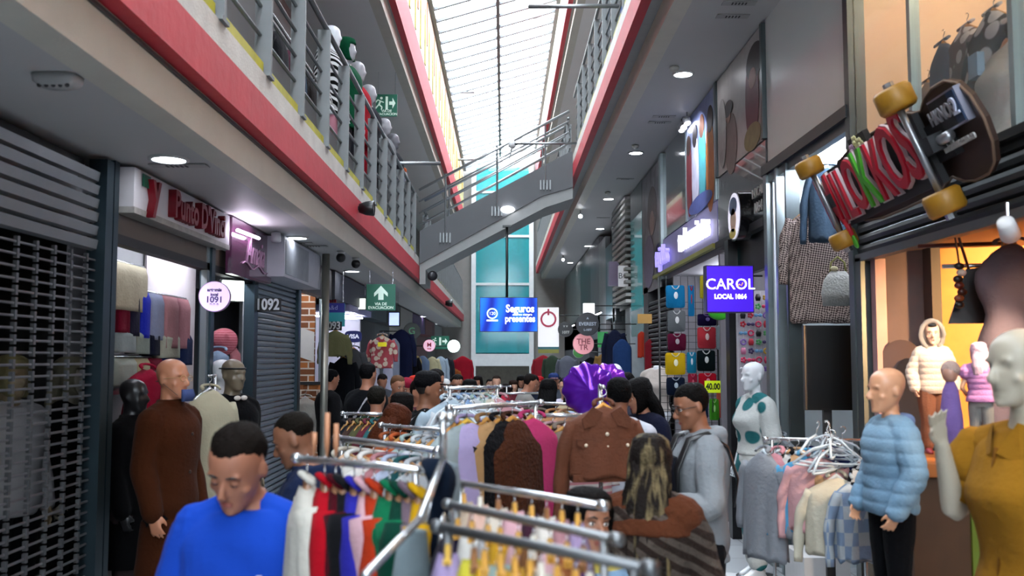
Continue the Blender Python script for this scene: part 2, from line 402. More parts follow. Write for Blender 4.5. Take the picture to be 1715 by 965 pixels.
def person(name, label, loc, rz, h=1.7, pose=None, skin='tan', hair=('short', '#15110f'), top=None, bottom=None, vox=.008, group=None, extras=None, cat='person', eyes=True, closed=False, lips='#8f4f44', shoes='#1b1b1d', z=0.0, is_mannequin=False, matskin=None):
    P = pose or Pose(); s = h / (1.735)
    root = empty(name, (loc[0], loc[1], z), rz, label, cat, group); root.scale = (s, s, s)
    mb = MB(); torso(mb, P, 0, .84, 1.53)
    for sd in (-1, 1): arm(mb, P, sd); leg(mb, P, sd)
    head(mb, P); me = fuse(mb, vox, 2)
    if vox < .016: carve_eyes(me, P)
    if eyes: join_extra(me, face_extra(P, closed))
    sk = matskin or mat(SKINS.get(skin, skin), rough=.55, noise=.10, scale=20)
    br = plast('#1a1310'); wh = plast('#d8d2ca')
    lp = mat(lips, rough=.5)
    body = link('body', me, [sk, wh, br, lp], root, True)
    if hair:
        kind, hc = hair[0], hair[1]
        hm = mat(hc, rough=.6, noise=.35, scale=30, bump=.5, bscale=90) if len(hair) < 3 else hair[2]; hm.node_tree.nodes['Principled BSDF'].inputs['Specular IOR Level'].default_value = .05
        if kind == 'short': hb = hair_short(.010, *(hair[3:] if len(hair) > 3 else ()))
        elif kind == 'cap':
            hb = hair_short(.02, .165, .135, .09, 0.0)
            hb.loft([(0, -.12, .158, .06, .075), (0, -.12, .166, .06, .075)], 20)
        elif kind == 'beanie': hb = hair_short(.022, .15, .12, .07, 0.002); hb.ball((0, .008, .235), (.04, .05, .025))
        else: hb = hair_long(P, length=(.52 if kind == 'long' else .22))
        me = hb.mesh('hair'); me.transform(P.headM()); ho = link('hat' if kind in ('cap', 'beanie') else 'hair', me, hm, root, True)
        if kind in ('cap', 'beanie'):
            hb = hair_long(P, .2, .008) if hair[-1] == 'long' else hair_short(.008); me = hb.mesh('hair'); me.transform(P.headM()); link('hair', me, mat('#15110f', rough=.7), root, True)
    if top: clothe(root, P, vox, **top)
    if bottom:
        mb = MB(); torso(mb, P, .012, .84, 1.02)
        if bottom.get('skirt'):
            mb.loft([(0, 0, .45, .24, .2), (0, 0, .7, .2, .15), (0, 0, .95, .165, .125), (0, 0, 1.05, .15, .115)], 28)
        else:
            for sd in (-1, 1): leg(mb, P, sd, bottom.get('inf', .018), False, bottom.get('cut', .9))
        me = fuse(mb, vox * 1.2, 1); wrinkle(me, .004, 5); link(bottom.get('name', 'trousers'), me, bottom['mat'], root, True)
    if vox < .016 or shoes:
        mb = MB()
        for sd in (-1, 1):
            x, y, z_ = P.feet[sd][1]; mb.loft([(x, y - .04, z_ - .08, .048, .142), (x, y - .04, z_ - .045, .05, .138), (x, y - .015, z_ - .012, .042, .095), (x, y + .005, z_ + .012, .044, .06)], 18, None, 2.4)
        if shoes: mb.build('shoes', plast(shoes), root, True)
    if extras: extras(root, P)
    return root
def clothe(root, P, vox, mat=None, name='shirt', inf=.014, sleeve=1.0, hem=.86, flare=0.0, collar=None, hood=None, wr=.004, quilt=0, open_=None, cuffs=None, buttons=None, lapel=None, cmat=None, seed=3, freq=20, neckz=1.475):
    mb = MB(); torso(mb, P, inf, hem, neckz, flare=flare)
    for sd in (-1, 1): arm(mb, P, sd, inf * (1.0 if sleeve >= 1 else 1.3), sleeve, False)
    if collar:
        c = P.L((0, .018, 1.485)); rs = []
        for t, r in ((0, .078), (.3, .075), (.7, .068), (1, .066)): rs.append((c.x, c.y - P.lean * .05 * t, c.z - .02 + t * collar, r + inf * .4, r * .95 + inf * .4))
        mb.loft(rs, 24)
    me = fuse(mb, vox, 2)
    if quilt:
        v = vget(me); n = nget(me); d = np.abs(np.sin(PI * v[:, 2] / quilt)) ** .6 * .009 * (np.abs(n[:, 2]) < .9); vset(me, v + n * d[:, None])
    if wr: wrinkle(me, wr, seed, freq)
    o = link(name, me, mat, root, True)
    if hood:
        c = P.L((0, .10, 1.44)); mb = MB()
        mb.tube([P.L((sx * .085, -.06, 1.455)) if i in (0, 6) else P.L((.1 * math.cos(a), .035 + .085 * math.sin(a), 1.475)) for i, (sx, a) in enumerate(((1, 0), (1, .2), (1, .9), (1, PI / 2), (1, 2.2), (1, 2.9), (-1, 0)))], [.03, .04, .048, .052, .048, .04, .03], 12)
        mb.ball(c, (.11, .06, .09)); me = fuse(mb, vox, 2); wrinkle(me, .004, 9, 26); link('hood', me, hood, root, True)
    if buttons:
        n, m_ = buttons; mb = MB(); z = np.linspace(hem + .14, 1.32, n)
        S = sorted([(a[0], a[2]) for a in (FTORSO if P.female else TORSO)])
        for zz in z:
            ry = np.interp(zz, [q[0] for q in S], [q[1] for q in S]) * P.bulk + inf + .002; p = P.L((0.0, -ry, zz)); p.y -= .004
            mb.ball(p, (.010, .005, .010), 10, 6)
        mb.build('button', m_, root, True)
    return o
# ---------------------------------------------------------------- garments on hangers (local: hook at origin, hangs down, width along X)
def garment_parts(w=.46, h=.65, d=.09, seed=0, sleeve=.55, neck=.07, taper=1.0, fold=.10, kind='top', sw=.058):
    rr = random.Random(seed); N = 44; LV = 22; ph = [rr.uniform(0, 6) for _ in range(5)]; kf = [rr.randint(3, 5), rr.randint(6, 9), rr.randint(10, 13)]
    rs = []
    for i in range(LV + 1):
        v = i / LV; ww = w / 2 * ((.30 + .70 * min(1, (v / .10)) ** .6) if kind != 'skirt' else .6 + .4 * v) * (1 + (taper - 1) * max(0, v - .1)); dd = d / 2 * (.45 + .55 * min(1, v / .15)) * (1 + .5 * v)
        if kind == 'dress': ww *= (1 - .28 * math.exp(-((v - .32) / .1) ** 2)); dd *= 1 + .6 * v
        r = []
        for j in range(N):
            a = 2 * PI * j / N; f = 1 + fold * (v ** .7) * (math.sin(kf[0] * a + ph[0] + v) + .7 * math.sin(kf[1] * a + ph[1] + 2 * v) + .5 * math.sin(kf[2] * a + ph[2] - v))
            x = ww * math.copysign(abs(math.cos(a)) ** .8, math.cos(a)); y = dd * f * math.copysign(abs(math.sin(a)) ** .85, math.sin(a))
            x *= 1 + .05 * v * math.sin(kf[1] * a + ph[3]); z = -.075 - h * v - .30 * abs(x) * max(0, 1 - v * 1.8) + .012 * v * math.sin(kf[1] * a + ph[4])
            r.append((x, y, z))
        rs.append(r)
    body = MB(); body.rings(rs, True)
    sl = []
    if sleeve > 0:
        for sd in (-1, 1):
            mb = MB(); L = sleeve; sw_ = rr.uniform(.04, .10); pts = []; rad = []
            fw = rr.uniform(-.02, .03)
            for i in range(13):
                t = i / 12; x = sd * (w / 2 - .035 + .055 * math.sin(min(1, t * 2.2) * PI / 2) + sw_ * t * .35); z = -.075 - .13 * w / .46 - .02 - L * t + .035 * (1 - t) ** 2
                pts.append((x, fw * math.sin(t * 3), z)); rad.append(sw * (1.05 - .38 * t) * (1 + .10 * math.sin(t * 17 + ph[sd])) if t < .93 else sw * .62)
            mb.tube(pts, rad, 14, flat=.72); sl.append(mb)
    col = MB(); c = []
    for i in range(17):
        a = -.35 + i / 16 * (PI + .7); c.append((neck * math.cos(a) * 1.1, .028 * math.sin(a) + .008 - .02, -.075 + .012 + .022 * math.sin(a)))
    col.tube(c, .009, 8, flat=1.5)
    return body, sl, col
def garment(label, loc, rz, m, cat='clothing', name='hanging_shirt', group=None, hang=True, smat=None, cmat=None, hanger_mat=None, hlabel=None, detail=True, scale=1.0, hgroup=None, extras=None, **k):
    b, sl, co = garment_parts(**k)
    o = b.build(name, m, None, True, loc, (0, 0, rz)); tag(o, label, cat, group); o.scale = (scale,) * 3
    for q in sl: q.build('sleeve', smat or m, o, True)
    if detail: co.build('collar', cmat or m, o, True)
    if extras: extras(o)
    if hang:
        hm = hanger_mat or WOOD; mb = MB()
        pts = [(0, 0, -.03)] + [(.018 * math.sin(a), 0, -.005 + .018 * math.cos(a)) for a in np.linspace(PI, -.6, 10)]
        mb.tube([(0, 0, -.07)] + pts, .0028, 6); hk = mb
        mb = MB(); W = k.get('w', .46) / 2 - .02
        mb.tube([(-W, 0, -.075 - .14), (-W * .55, 0, -.075 - .055), (0, 0, -.066), (W * .55, 0, -.075 - .055), (W, 0, -.075 - .14)], [.008, .011, .013, .011, .008], 8)
        h_ = mb.build('clothes_hanger', hm, None, True, loc, (0, 0, rz)); h_.scale = (scale,) * 3
        tag(h_, hlabel or ('clothes hanger carrying the ' + short(label)), 'hanger', hgroup)
        hk.build('hook', CHROME, h_, True)
    return o
def short(l):
    for s in (' hanging ', ' on the ', ' on a ', ','):
        l = l.split(s)[0]
    return l
# ================================================================= THE BUILDING
XL, XR = -2.45, 2.45; Y0, Y1 = -8.0, 38.0; E = EYE
wallm = paint('#c9c9c4', noise=.08, scale=3, bump=.1); ceilm = paint('#b9b9b8', noise=.05, scale=1.5)
beamm = paint('#cfccbf', noise=.12, scale=4, bump=.15); redm = paint('#c42f3c', noise=.22, scale=3, bump=.15, bscale=12); whitem = paint('#d6d3cb', noise=.25, scale=5, bump=.15)
yelm = paint('#c9c334', noise=.4, scale=5); greym = paint('#5d6063'); lgrey = paint('#9a9c9c'); creamm = paint('#d5cdb4', noise=.2, scale=6)
# floor: pale tiles with a darker diagonal band
def floor_mat():
    m = mat('#9fa3a6', rough=.28, noise=.1, scale=3).copy(); nt = m.node_tree; n = nt.nodes; L = nt.links
    b = n['Principled BSDF']; tc = n.new('ShaderNodeTexCoord'); br = n.new('ShaderNodeTexBrick'); br.offset = 0
    br.inputs['Scale'].default_value = 1.0; br.inputs['Brick Width'].default_value = .6; br.inputs['Row Height'].default_value = .6; br.inputs['Mortar Size'].default_value = .006
    br.inputs['Color1'].default_value = lin('#a9adb0'); br.inputs['Color2'].default_value = lin('#9a9ea2'); br.inputs['Mortar'].default_value = lin('#5d6064')
    L.new(tc.outputs['Object'], br.inputs[0]); L.new(br.outputs[0], b.inputs['Base Color']); return m
box_struct('floor', floor_mat(), -5.6, 5.6, Y0, Y1 + 4, -.2, 0)
struct('trim_1', MB().add([(1.75, 6.0, .002), (2.02, 6.0, .002), (1.75, 9.5, .002), (1.50, 9.5, .002)], [(0, 1, 2, 3)]).add([(1.5, 8.3, .002), (2.4, 8.0, .002), (2.4, 8.25, .002), (1.5, 8.55, .002)], [(0, 1, 2, 3)]), paint('#d9dcdf', rough=.3))
# left gallery (first floor) and its ceiling
def gallery(side, zc, zred, zred2, xe, xf, xw, name, floor_top=None, y1=Y1):
    s = -1 if side == 'left' else 1; X = lambda v: s * v
    box_struct('ceiling', ceilm if zc < E + 4 else paint('#e6e6e4', noise=.04, scale=1.5), X(xf), X(5.4), Y0, y1, zc, zc + .12)  # upper ceilings get a paler copy of the paint, standing in for stronger light
    box_struct('beam', beamm, X(xf - .002), X(xf + .16), Y0, y1, zc - .004, zred + .02)
    box_struct('trim_2', lgrey, X(xe + .1), X(xf - .001), Y0, y1, zred + .004, zred + .06)
    box_struct('beam', redm, X(xe), X(xe + .1), Y0, y1, zred, zred2)
GL = E + 1.87; GR = E + 3.79
gallery('left', E + 1.225, E + 1.466, E + 1.72, 1.573, 1.67, 2.45, 'left')
gallery('right', E + 3.16, E + 3.38, E + 3.64, 1.30, 1.51, 2.45, 'right')
gallery('left', E + 4.93, E + 5.19, E + 5.82, 1.573, 1.70, 2.45, 'left')
gallery('right', E + 7.0, E + 7.15, E + 7.86, 1.30, 1.45, 2.45, 'right')
for s, xe, z in ((-1, 1.573, GL), (1, 1.30, GR)):
    box_struct('trim_3', whitem, s * xe, s * (xe + .12), Y0, Y1, z - .15, z)
    box_struct('floor', greym, s * (xe + .02), s * 5.4, Y0, Y1, z - .13, z - .01)
# a dark groove line on the pale beam
box_struct('trim_4', paint('#3a3a3a'), -1.668, -1.655, Y0, Y1, E + 1.43, E + 1.45)
# gallery back walls, upper storeys and roof curbs
box_struct('wall_left', paint('#7d7c7a'), -3.4, -3.3, Y0, Y1, GL, E + 4.93)
box_struct('wall_right', paint('#8d8c8a'), 3.1, 3.2, Y0, Y1, GR, E + 7.0)
box_struct('wall_left', creamm, -1.66, -1.60, Y0, Y1, E + 5.82, E + 7.62)
box_struct('wall_right', creamm, 1.33, 1.39, Y0, Y1, E + 7.86, E + 8.45)
box_struct('trim_5', steel('#6b6f73'), -1.63, -1.50, Y0, Y1, E + 7.50, E + 7.60)
box_struct('trim_6', steel('#6b6f73'), 1.24, 1.36, Y0, Y1, E + 8.34, E + 8.44)
box_struct('roof', greym, -5.4, -1.63, Y0, Y1, E + 7.62, E + 7.74); box_struct('roof', greym, 1.36, 5.4, Y0, Y1, E + 8.45, E + 8.57)
# outer shell
box_struct('wall_left', greym, -5.5, -5.4, Y0, Y1 + 4, -.1, E + 8.0); box_struct('wall_right', greym, 5.4, 5.5, Y0, Y1 + 4, -.1, E + 8.5)
for a_ in ((-5.5, 5.5, 0, 3.4), (-5.5, -5.3, 3.4, E + 8.6), (5.3, 5.5, 3.4, E + 8.6)): box_struct('wall_back', paint('#b9b9ba'), a_[0], a_[1], Y0 - .1, Y0, a_[2], a_[3])
box_struct('added_fill_window', mat('#eef6f8', rough=.1, alpha=.12, noise=0.0), -5.3, 5.3, Y0 - .06, Y0 - .05, 3.4, E + 8.5)  # unseen glazed upper end wall, added to let extra daylight in from behind
box_struct('wall_front', paint('#9a9894'), -5.5, 5.5, Y1 + 3.9, Y1 + 4, 0, E + 8.6)
box_struct('ceiling', ceilm, -1.7, 1.6, Y1 + .4, Y1 + 4, E + 7.6, E + 7.7)
# skylight: sloping glass between the two curbs, purlins and a centre rafter
a, b = Vector((-1.56, 0, E + 7.60)), Vector((1.30, 0, E + 8.44))
struct('window_1', MB().add([(a.x, Y0, a.z), (b.x, Y0, b.z), (b.x, Y1 + .6, b.z), (a.x, Y1 + .6, a.z)], [(0, 1, 2, 3)]), mat('#eef6f8', rough=.1, alpha=.25, noise=0.0))
pm = paint('#6f7173')
sk = empty('skylight_frame', (0, 16, E + 8), 0, 'grey steel purlins and rafter grid carrying the glass roof of the arcade', 'skylight frame')
y = -7.5
while y < Y1 - .3:
    MB().bar((a.x, y - 16, a.z - .06 - E - 8), (b.x, y - 16, b.z - .06 - E - 8), .075, .06).build('purlin', pm, sk); y += .75
MB().bar((-.13, Y0 - 16, -.03), (-.13, Y1 - .3 - 16, -.03), .08, .09).build('rafter', pm, sk)
# yellow posts and orange flecks on the third storey balustrades
k = 0
y = 2.0
while y < 37:
    k += 1
    o = MB().box(-1.603, -1.585, y, y + .16, E + 5.95, E + 6.95).box(-1.603, -1.59, y + .03, y + .13, E + 6.95, E + 7.1).build('balustrade_plaque', yelm)
    tag(o, 'yellow upright panel on the cream top storey balustrade above the red band', 'panel', 'yellow panels of the top balustrade'); 
    if k % 2:
        o = MB().box(-1.603, -1.585, y + .5, y + .62, E + 6.5, E + 7.4).build('balustrade_plaque', paint('#c98a5a', noise=.3))
        tag(o, 'orange upright panel on the cream top storey balustrade below the glass roof', 'panel', 'orange panels of the top balustrade')
    y += 1.06
# ---------------------------------------------------------------- railings: flat posts, tubes, top rail
postm = paint('#777b7c', noise=.2, scale=6); railm = steel('#85898a', rough=.45)
def railing(label, x, z, y0, y1, ystart, pitch, group=None):
    s = 1 if x > 0 else -1; r = empty('railing', (x, y0, z), 0, label, 'railing')
    y = ystart
    while y < y1:
        q = MB(); q.box(-.045 + s * .02, .065 + s * .02, y - y0 - .02, y - y0 + .02, .0, 1.06); q.box(-.03, .05, y - y0 - .07, y - y0 + .07, -.012, .012)
        q.build('post', postm, r); y += pitch
    for i, zz in enumerate((.28, .48, .68, .88)):
        MB().tube([(s * .03, 0, zz), (s * .03, y1 - y0, zz)], .014, 8).build('rail', railm, r, True)
    MB().tube([(0, 0, 1.09), (0, y1 - y0, 1.09)], .026, 10).build('handrail', railm, r, True)
    y = ystart
    while y < y1 - pitch:
        MB().box(s * (-.012), s * .02, y - y0 + .08, y - y0 + pitch - .08, .0, .07).build('kick_strip', yelm, r); y += pitch
    return r
railing('grey steel railing of the gallery, running from the near corner to the staircase landing', -1.60, GL + .01, .0, 17.5, .99, 1.06)
railing('grey steel railing of the gallery beyond the staircase, above the closed shops', -1.60, GL + .01, 19.2, 36.5, 19.6, .8)
railing('grey steel railing of the upper gallery seen before the staircase on the billboard side', 1.33, GR + .01, .0, 17.6, .7, 1.06)
railing('grey steel railing of the upper gallery beyond the staircase on the billboard side', 1.33, GR + .01, 19.2, 36.5, 19.6, .8)
# low grey sheet panels behind the left gallery railing
o = MB().box(-1.78, -1.75, 1.0, 14.0, GL, GL + .42).build('display_plinth', greym); tag(o, 'long grey display plinth standing behind the gallery railing', 'plinth')
# ---------------------------------------------------------------- staircase crossing the hall
YS = 17.7; K = lambda px: (px - VX) / 90.4; H = lambda py: E + (VY - py) / 90.4
st = empty('staircase', (-1.58, YS, GL), 0, 'grey steel staircase crossing the hall from one gallery up to the other', 'staircase'); st.location = (0, 0, 0)
str_m = paint('#505255', noise=.15, scale=2); lt = paint('#8a8c8b', noise=.1)
poly = [(-1.56, H(386)), (K(955), H(251)), (1.30, H(249)), (1.30, H(311)), (K(909), H(326)), (-1.56, H(442))]
for yy in (YS, YS + 1.25): MB().prism(poly, Matrix.Translation((0, yy, 0)), .05).build('stringer', str_m, st)
sof = [(-1.56, H(442)), (K(909), H(326)), (1.30, H(311)), (1.30, H(330)), (K(915), H(345)), (K(712), H(452)), (K(712), H(476)), (-1.56, H(476))]
MB().prism(sof, Matrix.Translation((0, YS + .03, 0)), 1.24).build('soffit', lt, st)
for i in range(10):
    x = -1.45 + i * .27; z = H(386) - .12 + (x + 1.56) * .535; MB().box(x, x + .28, YS + .05, YS + 1.25, z - .04, z).build('tread', lgrey, st)
MB().box(-1.56, 1.3, YS - .02, YS + .0, H(468) - .0, H(468) + .001)
for yy in (YS + .02, YS + 1.27):
    for a_, b_ in ((316, 180), (336, 197), (356, 216), (376, 235)):
        MB().tube([(K(700), yy, H(a_)), (K(955), yy, H(b_))], .017 if a_ != 316 else .026, 8).build('handrail' if a_ == 316 else 'rail', steel('#b5b8ba', rough=.3), st, True)
    for px_, z0_, z1_ in ((745, 395, 288), (832, 350, 240), (914, 305, 200)):
        q = MB(); q.tube([(K(px_), yy - .02, H(z0_)), (K(px_), yy, H(z1_))], .018, 8)
        for dx in (-.09, -.03, .03, .09): q.box(K(px_) + dx - .012, K(px_) + dx + .012, yy - .06, yy, H(z0_) - .12, H(z0_) + .06)
        q.build('post', railm, st, False)
q = MB(); q.lathe([(.0, 0), (.11, .0), (.13, .02), (.12, .05), (0, .06)], 20, Matrix.Translation((K(850), YS - .01, H(350))) @ RX(PI / 2, 4, 'X') @ Matrix.Diagonal((1, .5, 1, 1)))
o = q.build('wall_lamp', emit('#f4f8ff', 18), None, True); tag(o, 'glowing oval lamp fixed to the staircase flank', 'lamp')
# ---------------------------------------------------------------- glass lift shaft at the far end
YE = Y1; S_ = FPX / YE; KE = lambda px: (px - VX) / S_; HE = lambda py: E + (VY - py) / S_
lf = empty('lift_shaft', (0, 0, 0), 0, 'tall glass lift shaft with white frame closing the end of the hall', 'lift')
wf = paint('#d9dcdc'); teal = mat('#1f8c92', rough=.3, noise=.3, scale=.8)
for px_ in (793, 890):
    MB().box(KE(px_) - .09, KE(px_) + .09, YE - .09, YE + .09, 0, HE(268)).build('corner_post', wf, lf)
MB().box(KE(793), KE(890), YE + 1.6, YE + 1.65, HE(593), HE(272)).build('back_panel', teal, lf)
for px_ in (793, 890): MB().box(KE(px_) - .04, KE(px_), YE + .1, YE + 1.6, HE(593), HE(272)).build('side_panel', teal, lf)
MB().box(KE(797), KE(886), YE + .0, YE + .03, HE(591), HE(275)).build('front_glass', mat('#2fa5aa', rough=.08, alpha=.5, noise=0.0), lf)
for py_, h in ((603, .48), (476, .10), (395, .10), (320, .08), (270, .12)): MB().box(KE(793), KE(890), YE - .05, YE + .06, HE(py_) - h / 2, HE(py_) + h / 2).build('frame_beam', wf, lf)
for px_ in (815, 868): MB().box(KE(px_) - .05, KE(px_) + .05, YE + .4, YE + .5, HE(590), HE(275)).build('guide_rail', steel('#3d6f76'), lf)
MB().box(KE(815), KE(868), YE + .6, YE + 1.5, HE(590), HE(520)).build('lift_car', mat('#4fb5ba', rough=.3), lf)
struct('wall_front', MB().box(-5.4, KE(790), YE + .3, YE + .4, 0, E + 8), paint('#8b8782')); struct('wall_front', MB().box(KE(893), 5.4, YE + .3, YE + .4, 0, E + 8.4), paint('#8b8782'))
struct('wall_front', MB().box(KE(793), KE(890), YE + 3.2, YE + 3.3, 0, E + 3), paint('#6e665c', noise=.3))
# ---------------------------------------------------------------- cross tubes over the void
for i, (p0, p1, Y, r, l) in enumerate((((590, 273), (738, 274), 15.5, .03, 'steel tube bracing the gallery just before the staircase'), ((885, 11), (1040, 10), 11.0, .025, 'steel tube bracing the upper gallery high under the glass roof'),
        ((862, 241), (968, 240), 17.0, .022, 'steel tube bracing the upper gallery above the stair handrail'), ((718, 155), (795, 155), 27, .035, 'thin steel tube reaching out below the glass roof from the yellow balustrade'),
        ((870, 29), (942, 31), 24, .03, 'thin steel tube touching the red band high on the billboard side'), ((750, 268), (800, 267), 33, .04, 'far steel tube crossing in front of the lift shaft top'))):
    o = MB().tube([at(p0[0], p0[1], Y), at(p1[0], p1[1], Y)], r, 10).build('brace_tube', steel('#8f9294', rough=.45), None, True); tag(o, l, 'tube')
# ---------------------------------------------------------------- recessed ceiling lamps
lampm = emit('#f3f6ff', LAMP * 2.6)
def downlight(p, r=.095, lab='', z=None, st=1):
    e_ = empty('ceiling_lamp', p, 0, lab, 'lamp', 'recessed lamps')
    q = MB(); q.lathe([(r, -.012), (r + .022, -.010), (r + .022, .004), (r, .004)], 28, None, False); q.build('rim', wf, e_, True)
    q = MB(); q.lathe([(0.001, -.006), (r, -.006), (r, .0), (.001, 0)], 28); q.build('diffuser', lampm, e_)
    return e_
ZL, ZRC = E + 1.222, E + 3.157
lampsL = [((283, 266), 'recessed round lamp over the red lettered shop sign'), ((497, 398), 'recessed round lamp over the white sign box by the closed shutter'), ((590, 454), 'recessed round lamp above the green arrow sign'), ((684, 527), 'recessed lamp just beyond the green arrow sign'), ((708, 530), 'far recessed lamp near the round shop signs'), ((727, 543), 'farthest recessed lamp before the lift')]
for (px_, py_), l in lampsL: downlight(atZ(px_, py_, ZL), .10, l)
lampsR = [((1144, 124), 'recessed lamp beside a small box on the high ceiling near the portrait banner'), ((1065, 256), 'second recessed lamp of the high ceiling along the billboards'), ((1019, 333), 'third recessed lamp of the high ceiling along the billboards'), ((1005, 383), 'fourth recessed lamp of the high ceiling'), ((985, 412), 'bright lamp deep on the high ceiling by the shutter louvres'), ((955, 440), 'farthest lamp on the high ceiling')]
for (px_, py_), l in lampsR: downlight(atZ(px_, py_, ZRC), .10, l)
for i, Y in enumerate((2.2, -1.5)):
    downlight((-2.05, Y, ZL), .1, 'recessed lamp in the low ceiling before the grille shop'); downlight((1.9, Y, ZRC), .1, 'recessed lamp in the high ceiling before the skateboard sign')
# ================================================================= LEFT SIDE SHOPS
def panel_on_wall(x, y0, y1, z0, z1): return (x, y0, y1, z0, z1)
tealpost = steel('#3d4d55', rough=.4); slatm = mat('#7d8186', rough=.42, metal=.45); darkst = steel('#3a3c3e', rough=.5)
RIGHTROT = PI / 2     # lettering on the left wall faces +X
def dividers(ys, x0, x1, z1, m, nm='wall_left'):
    for y in ys: box_struct(nm, m, x0, x1, y - .03, y + .03, 0, z1)
# 1. grille shop: rolling shutter whose lower part is an open brick-bond grille
g = empty('rolling_shutter', (XL, 4.6, 0), 0, 'half open-mesh rolling shutter of grey slats over a metal grille, closing the dark shop', 'shutter')
ya, yb = 3.2, 5.72
def L(*a): return MB().box(*a)
q = MB()
z = E + .64; i = 0
while z < E + 1.08:
    q.rings([[(-.02 if k in (0, 3) else .02 - .01 * (k % 2), yy, z + zz) for k, zz in enumerate((0, .012, .066, .075))] for yy in (ya - 4.6, yb - 4.6)], True); z += .082
q.build('slat_panel', slatm, g)
q = MB(); z = .08; r_ = 0
while z < E + .62:
    q.tube([(0, ya - 4.6, z), (0, yb - 4.6, z)], .007, 6); z += .062
q.build('grille_bar', steel('#85868a', rough=.5), g, True)
y = ya; j = 0
while y < yb:
    q = MB()
    z = .06 + (0 if j % 2 else .0)
    while z < E + .60:
        q.box(-.010, .012, y - 4.6 - .011, y - 4.6 + .011, z, z + .048); z += .062
    y += .2; j += 1; q.build('grille_link', steel('#6d6f72', rough=.5), g)
L(-.03, .03, ya - 4.6, yb - 4.6, .0, .07).build('bottom_bar', darkst, g)
for y in (yb,): L(-.05, .06, y - 4.6, y - 4.6 + .10, 0, E + 1.20).build('guide_rail', tealpost, g)
q = MB(); q.prism([(0, E + .9), (.0, E + 1.1), (.45, E + 1.12), (.12, E + 1.02), (.03, E + .75)], Matrix.Translation((-.03, yb - 4.6, 0)) @ RX(-PI / 2, 4, 'Z'), .02); q.build('guide_flare', DARK, g)
o = L(XL - .35, XL - .08, ya, yb, E + 1.0, E + 1.2).build('shutter_drum_cover', DARK); tag(o, 'black box of the rolled shutter under the low ceiling above the grille', 'box')
box_struct('column', tealpost, XL - .06, XL + .05, 5.86, 5.93, 0, E + 1.22)
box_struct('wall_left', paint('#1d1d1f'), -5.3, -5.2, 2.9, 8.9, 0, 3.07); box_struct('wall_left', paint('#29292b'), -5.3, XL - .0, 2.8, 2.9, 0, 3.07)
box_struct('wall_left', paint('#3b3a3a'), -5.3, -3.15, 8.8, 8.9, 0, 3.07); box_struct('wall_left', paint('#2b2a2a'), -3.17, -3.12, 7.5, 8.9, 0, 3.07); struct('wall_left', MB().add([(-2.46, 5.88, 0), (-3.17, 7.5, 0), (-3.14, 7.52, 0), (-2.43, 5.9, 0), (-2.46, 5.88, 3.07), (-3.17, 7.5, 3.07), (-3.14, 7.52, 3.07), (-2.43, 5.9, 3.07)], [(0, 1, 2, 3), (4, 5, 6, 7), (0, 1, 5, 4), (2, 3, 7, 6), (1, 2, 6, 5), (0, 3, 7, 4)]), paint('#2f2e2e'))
# 2. jeans shop with red letters on a white box
sb = empty('sign_box', (XL, 7.0, E + 1.08), 0, 'white projecting sign box with dark red three dimensional shop lettering', 'sign')
L(0, .13, -1.04, 1.05, -.13, .12).build('box_body', paint('#c9c7cb', noise=.1), sb)
L(0.02, .135, -1.04, 1.05, -.17, -.13).build('lower_trim', mat('#a9a7a2', rough=.4, noise=.4, scale=18), sb)
lr = plast('#7a1220', noise=.2); dk = plast('#3f0a12')
text('letter_mark', 'y', lr, sb, (.155, -.77, .02), RIGHTROT, size=.34, depth=.05, bold=.008, sx=.9)
text('lettering', 'Punto D\'Vinci', lr, sb, (.155, .16, -.02), RIGHTROT, size=.26, depth=.06, bold=.007, sx=.82)
L(.14, .145, -.93, -.80, .02, .1).build('green_patch', plast('#0f5a44'), sb)
box_struct('trim_7', paint('#5b5047'), XL - .04, XL + .02, 5.93, 9.2, E + .78, E + .93)
box_struct('trim_8', DARK, XL - .05, XL + .03, 5.93, 9.2, E + .72, E + .78)
disp = paint('#8f9094', noise=.1)
box_struct('wall_left', disp, -3.02, -3.0, 6.6, 9.3, 0, E + .9)
box_struct('ceiling', paint('#8d8d8d'), -3.0, XL - .05, 6.0, 9.3, E + .9, E + .95)
for y in (7.86, 9.22): box_struct('window_2', tealpost, XL - .05, XL + .05, y, y + .09, 0, E + .92)
box_struct('window_2', steel('#aab0b2'), XL - .02, XL + .03, 7.80, 7.86, 0, E + .92)
box_struct('floor', paint('#5d5d60'), -3.0, XL, 6.0, 9.3, 0, .12)
# lights inside the vitrines (fluorescent tubes)
def tube_light(label, a, b, s=30, r=.014, col='#eef2ff', group=None):
    o = MB().tube([a, b], r, 8).build('tube_lamp', emit(col, s), None, True); tag(o, label, 'lamp', group); return o
tube_light('fluorescent tube behind the brown lintel over the folded jeans', (-2.62, 6.1, E + .86), (-2.62, 7.6, E + .86), 45)
tube_light('fluorescent tube over the pink hat display', (-2.62, 8.0, E + .86), (-2.62, 9.0, E + .86), 80)
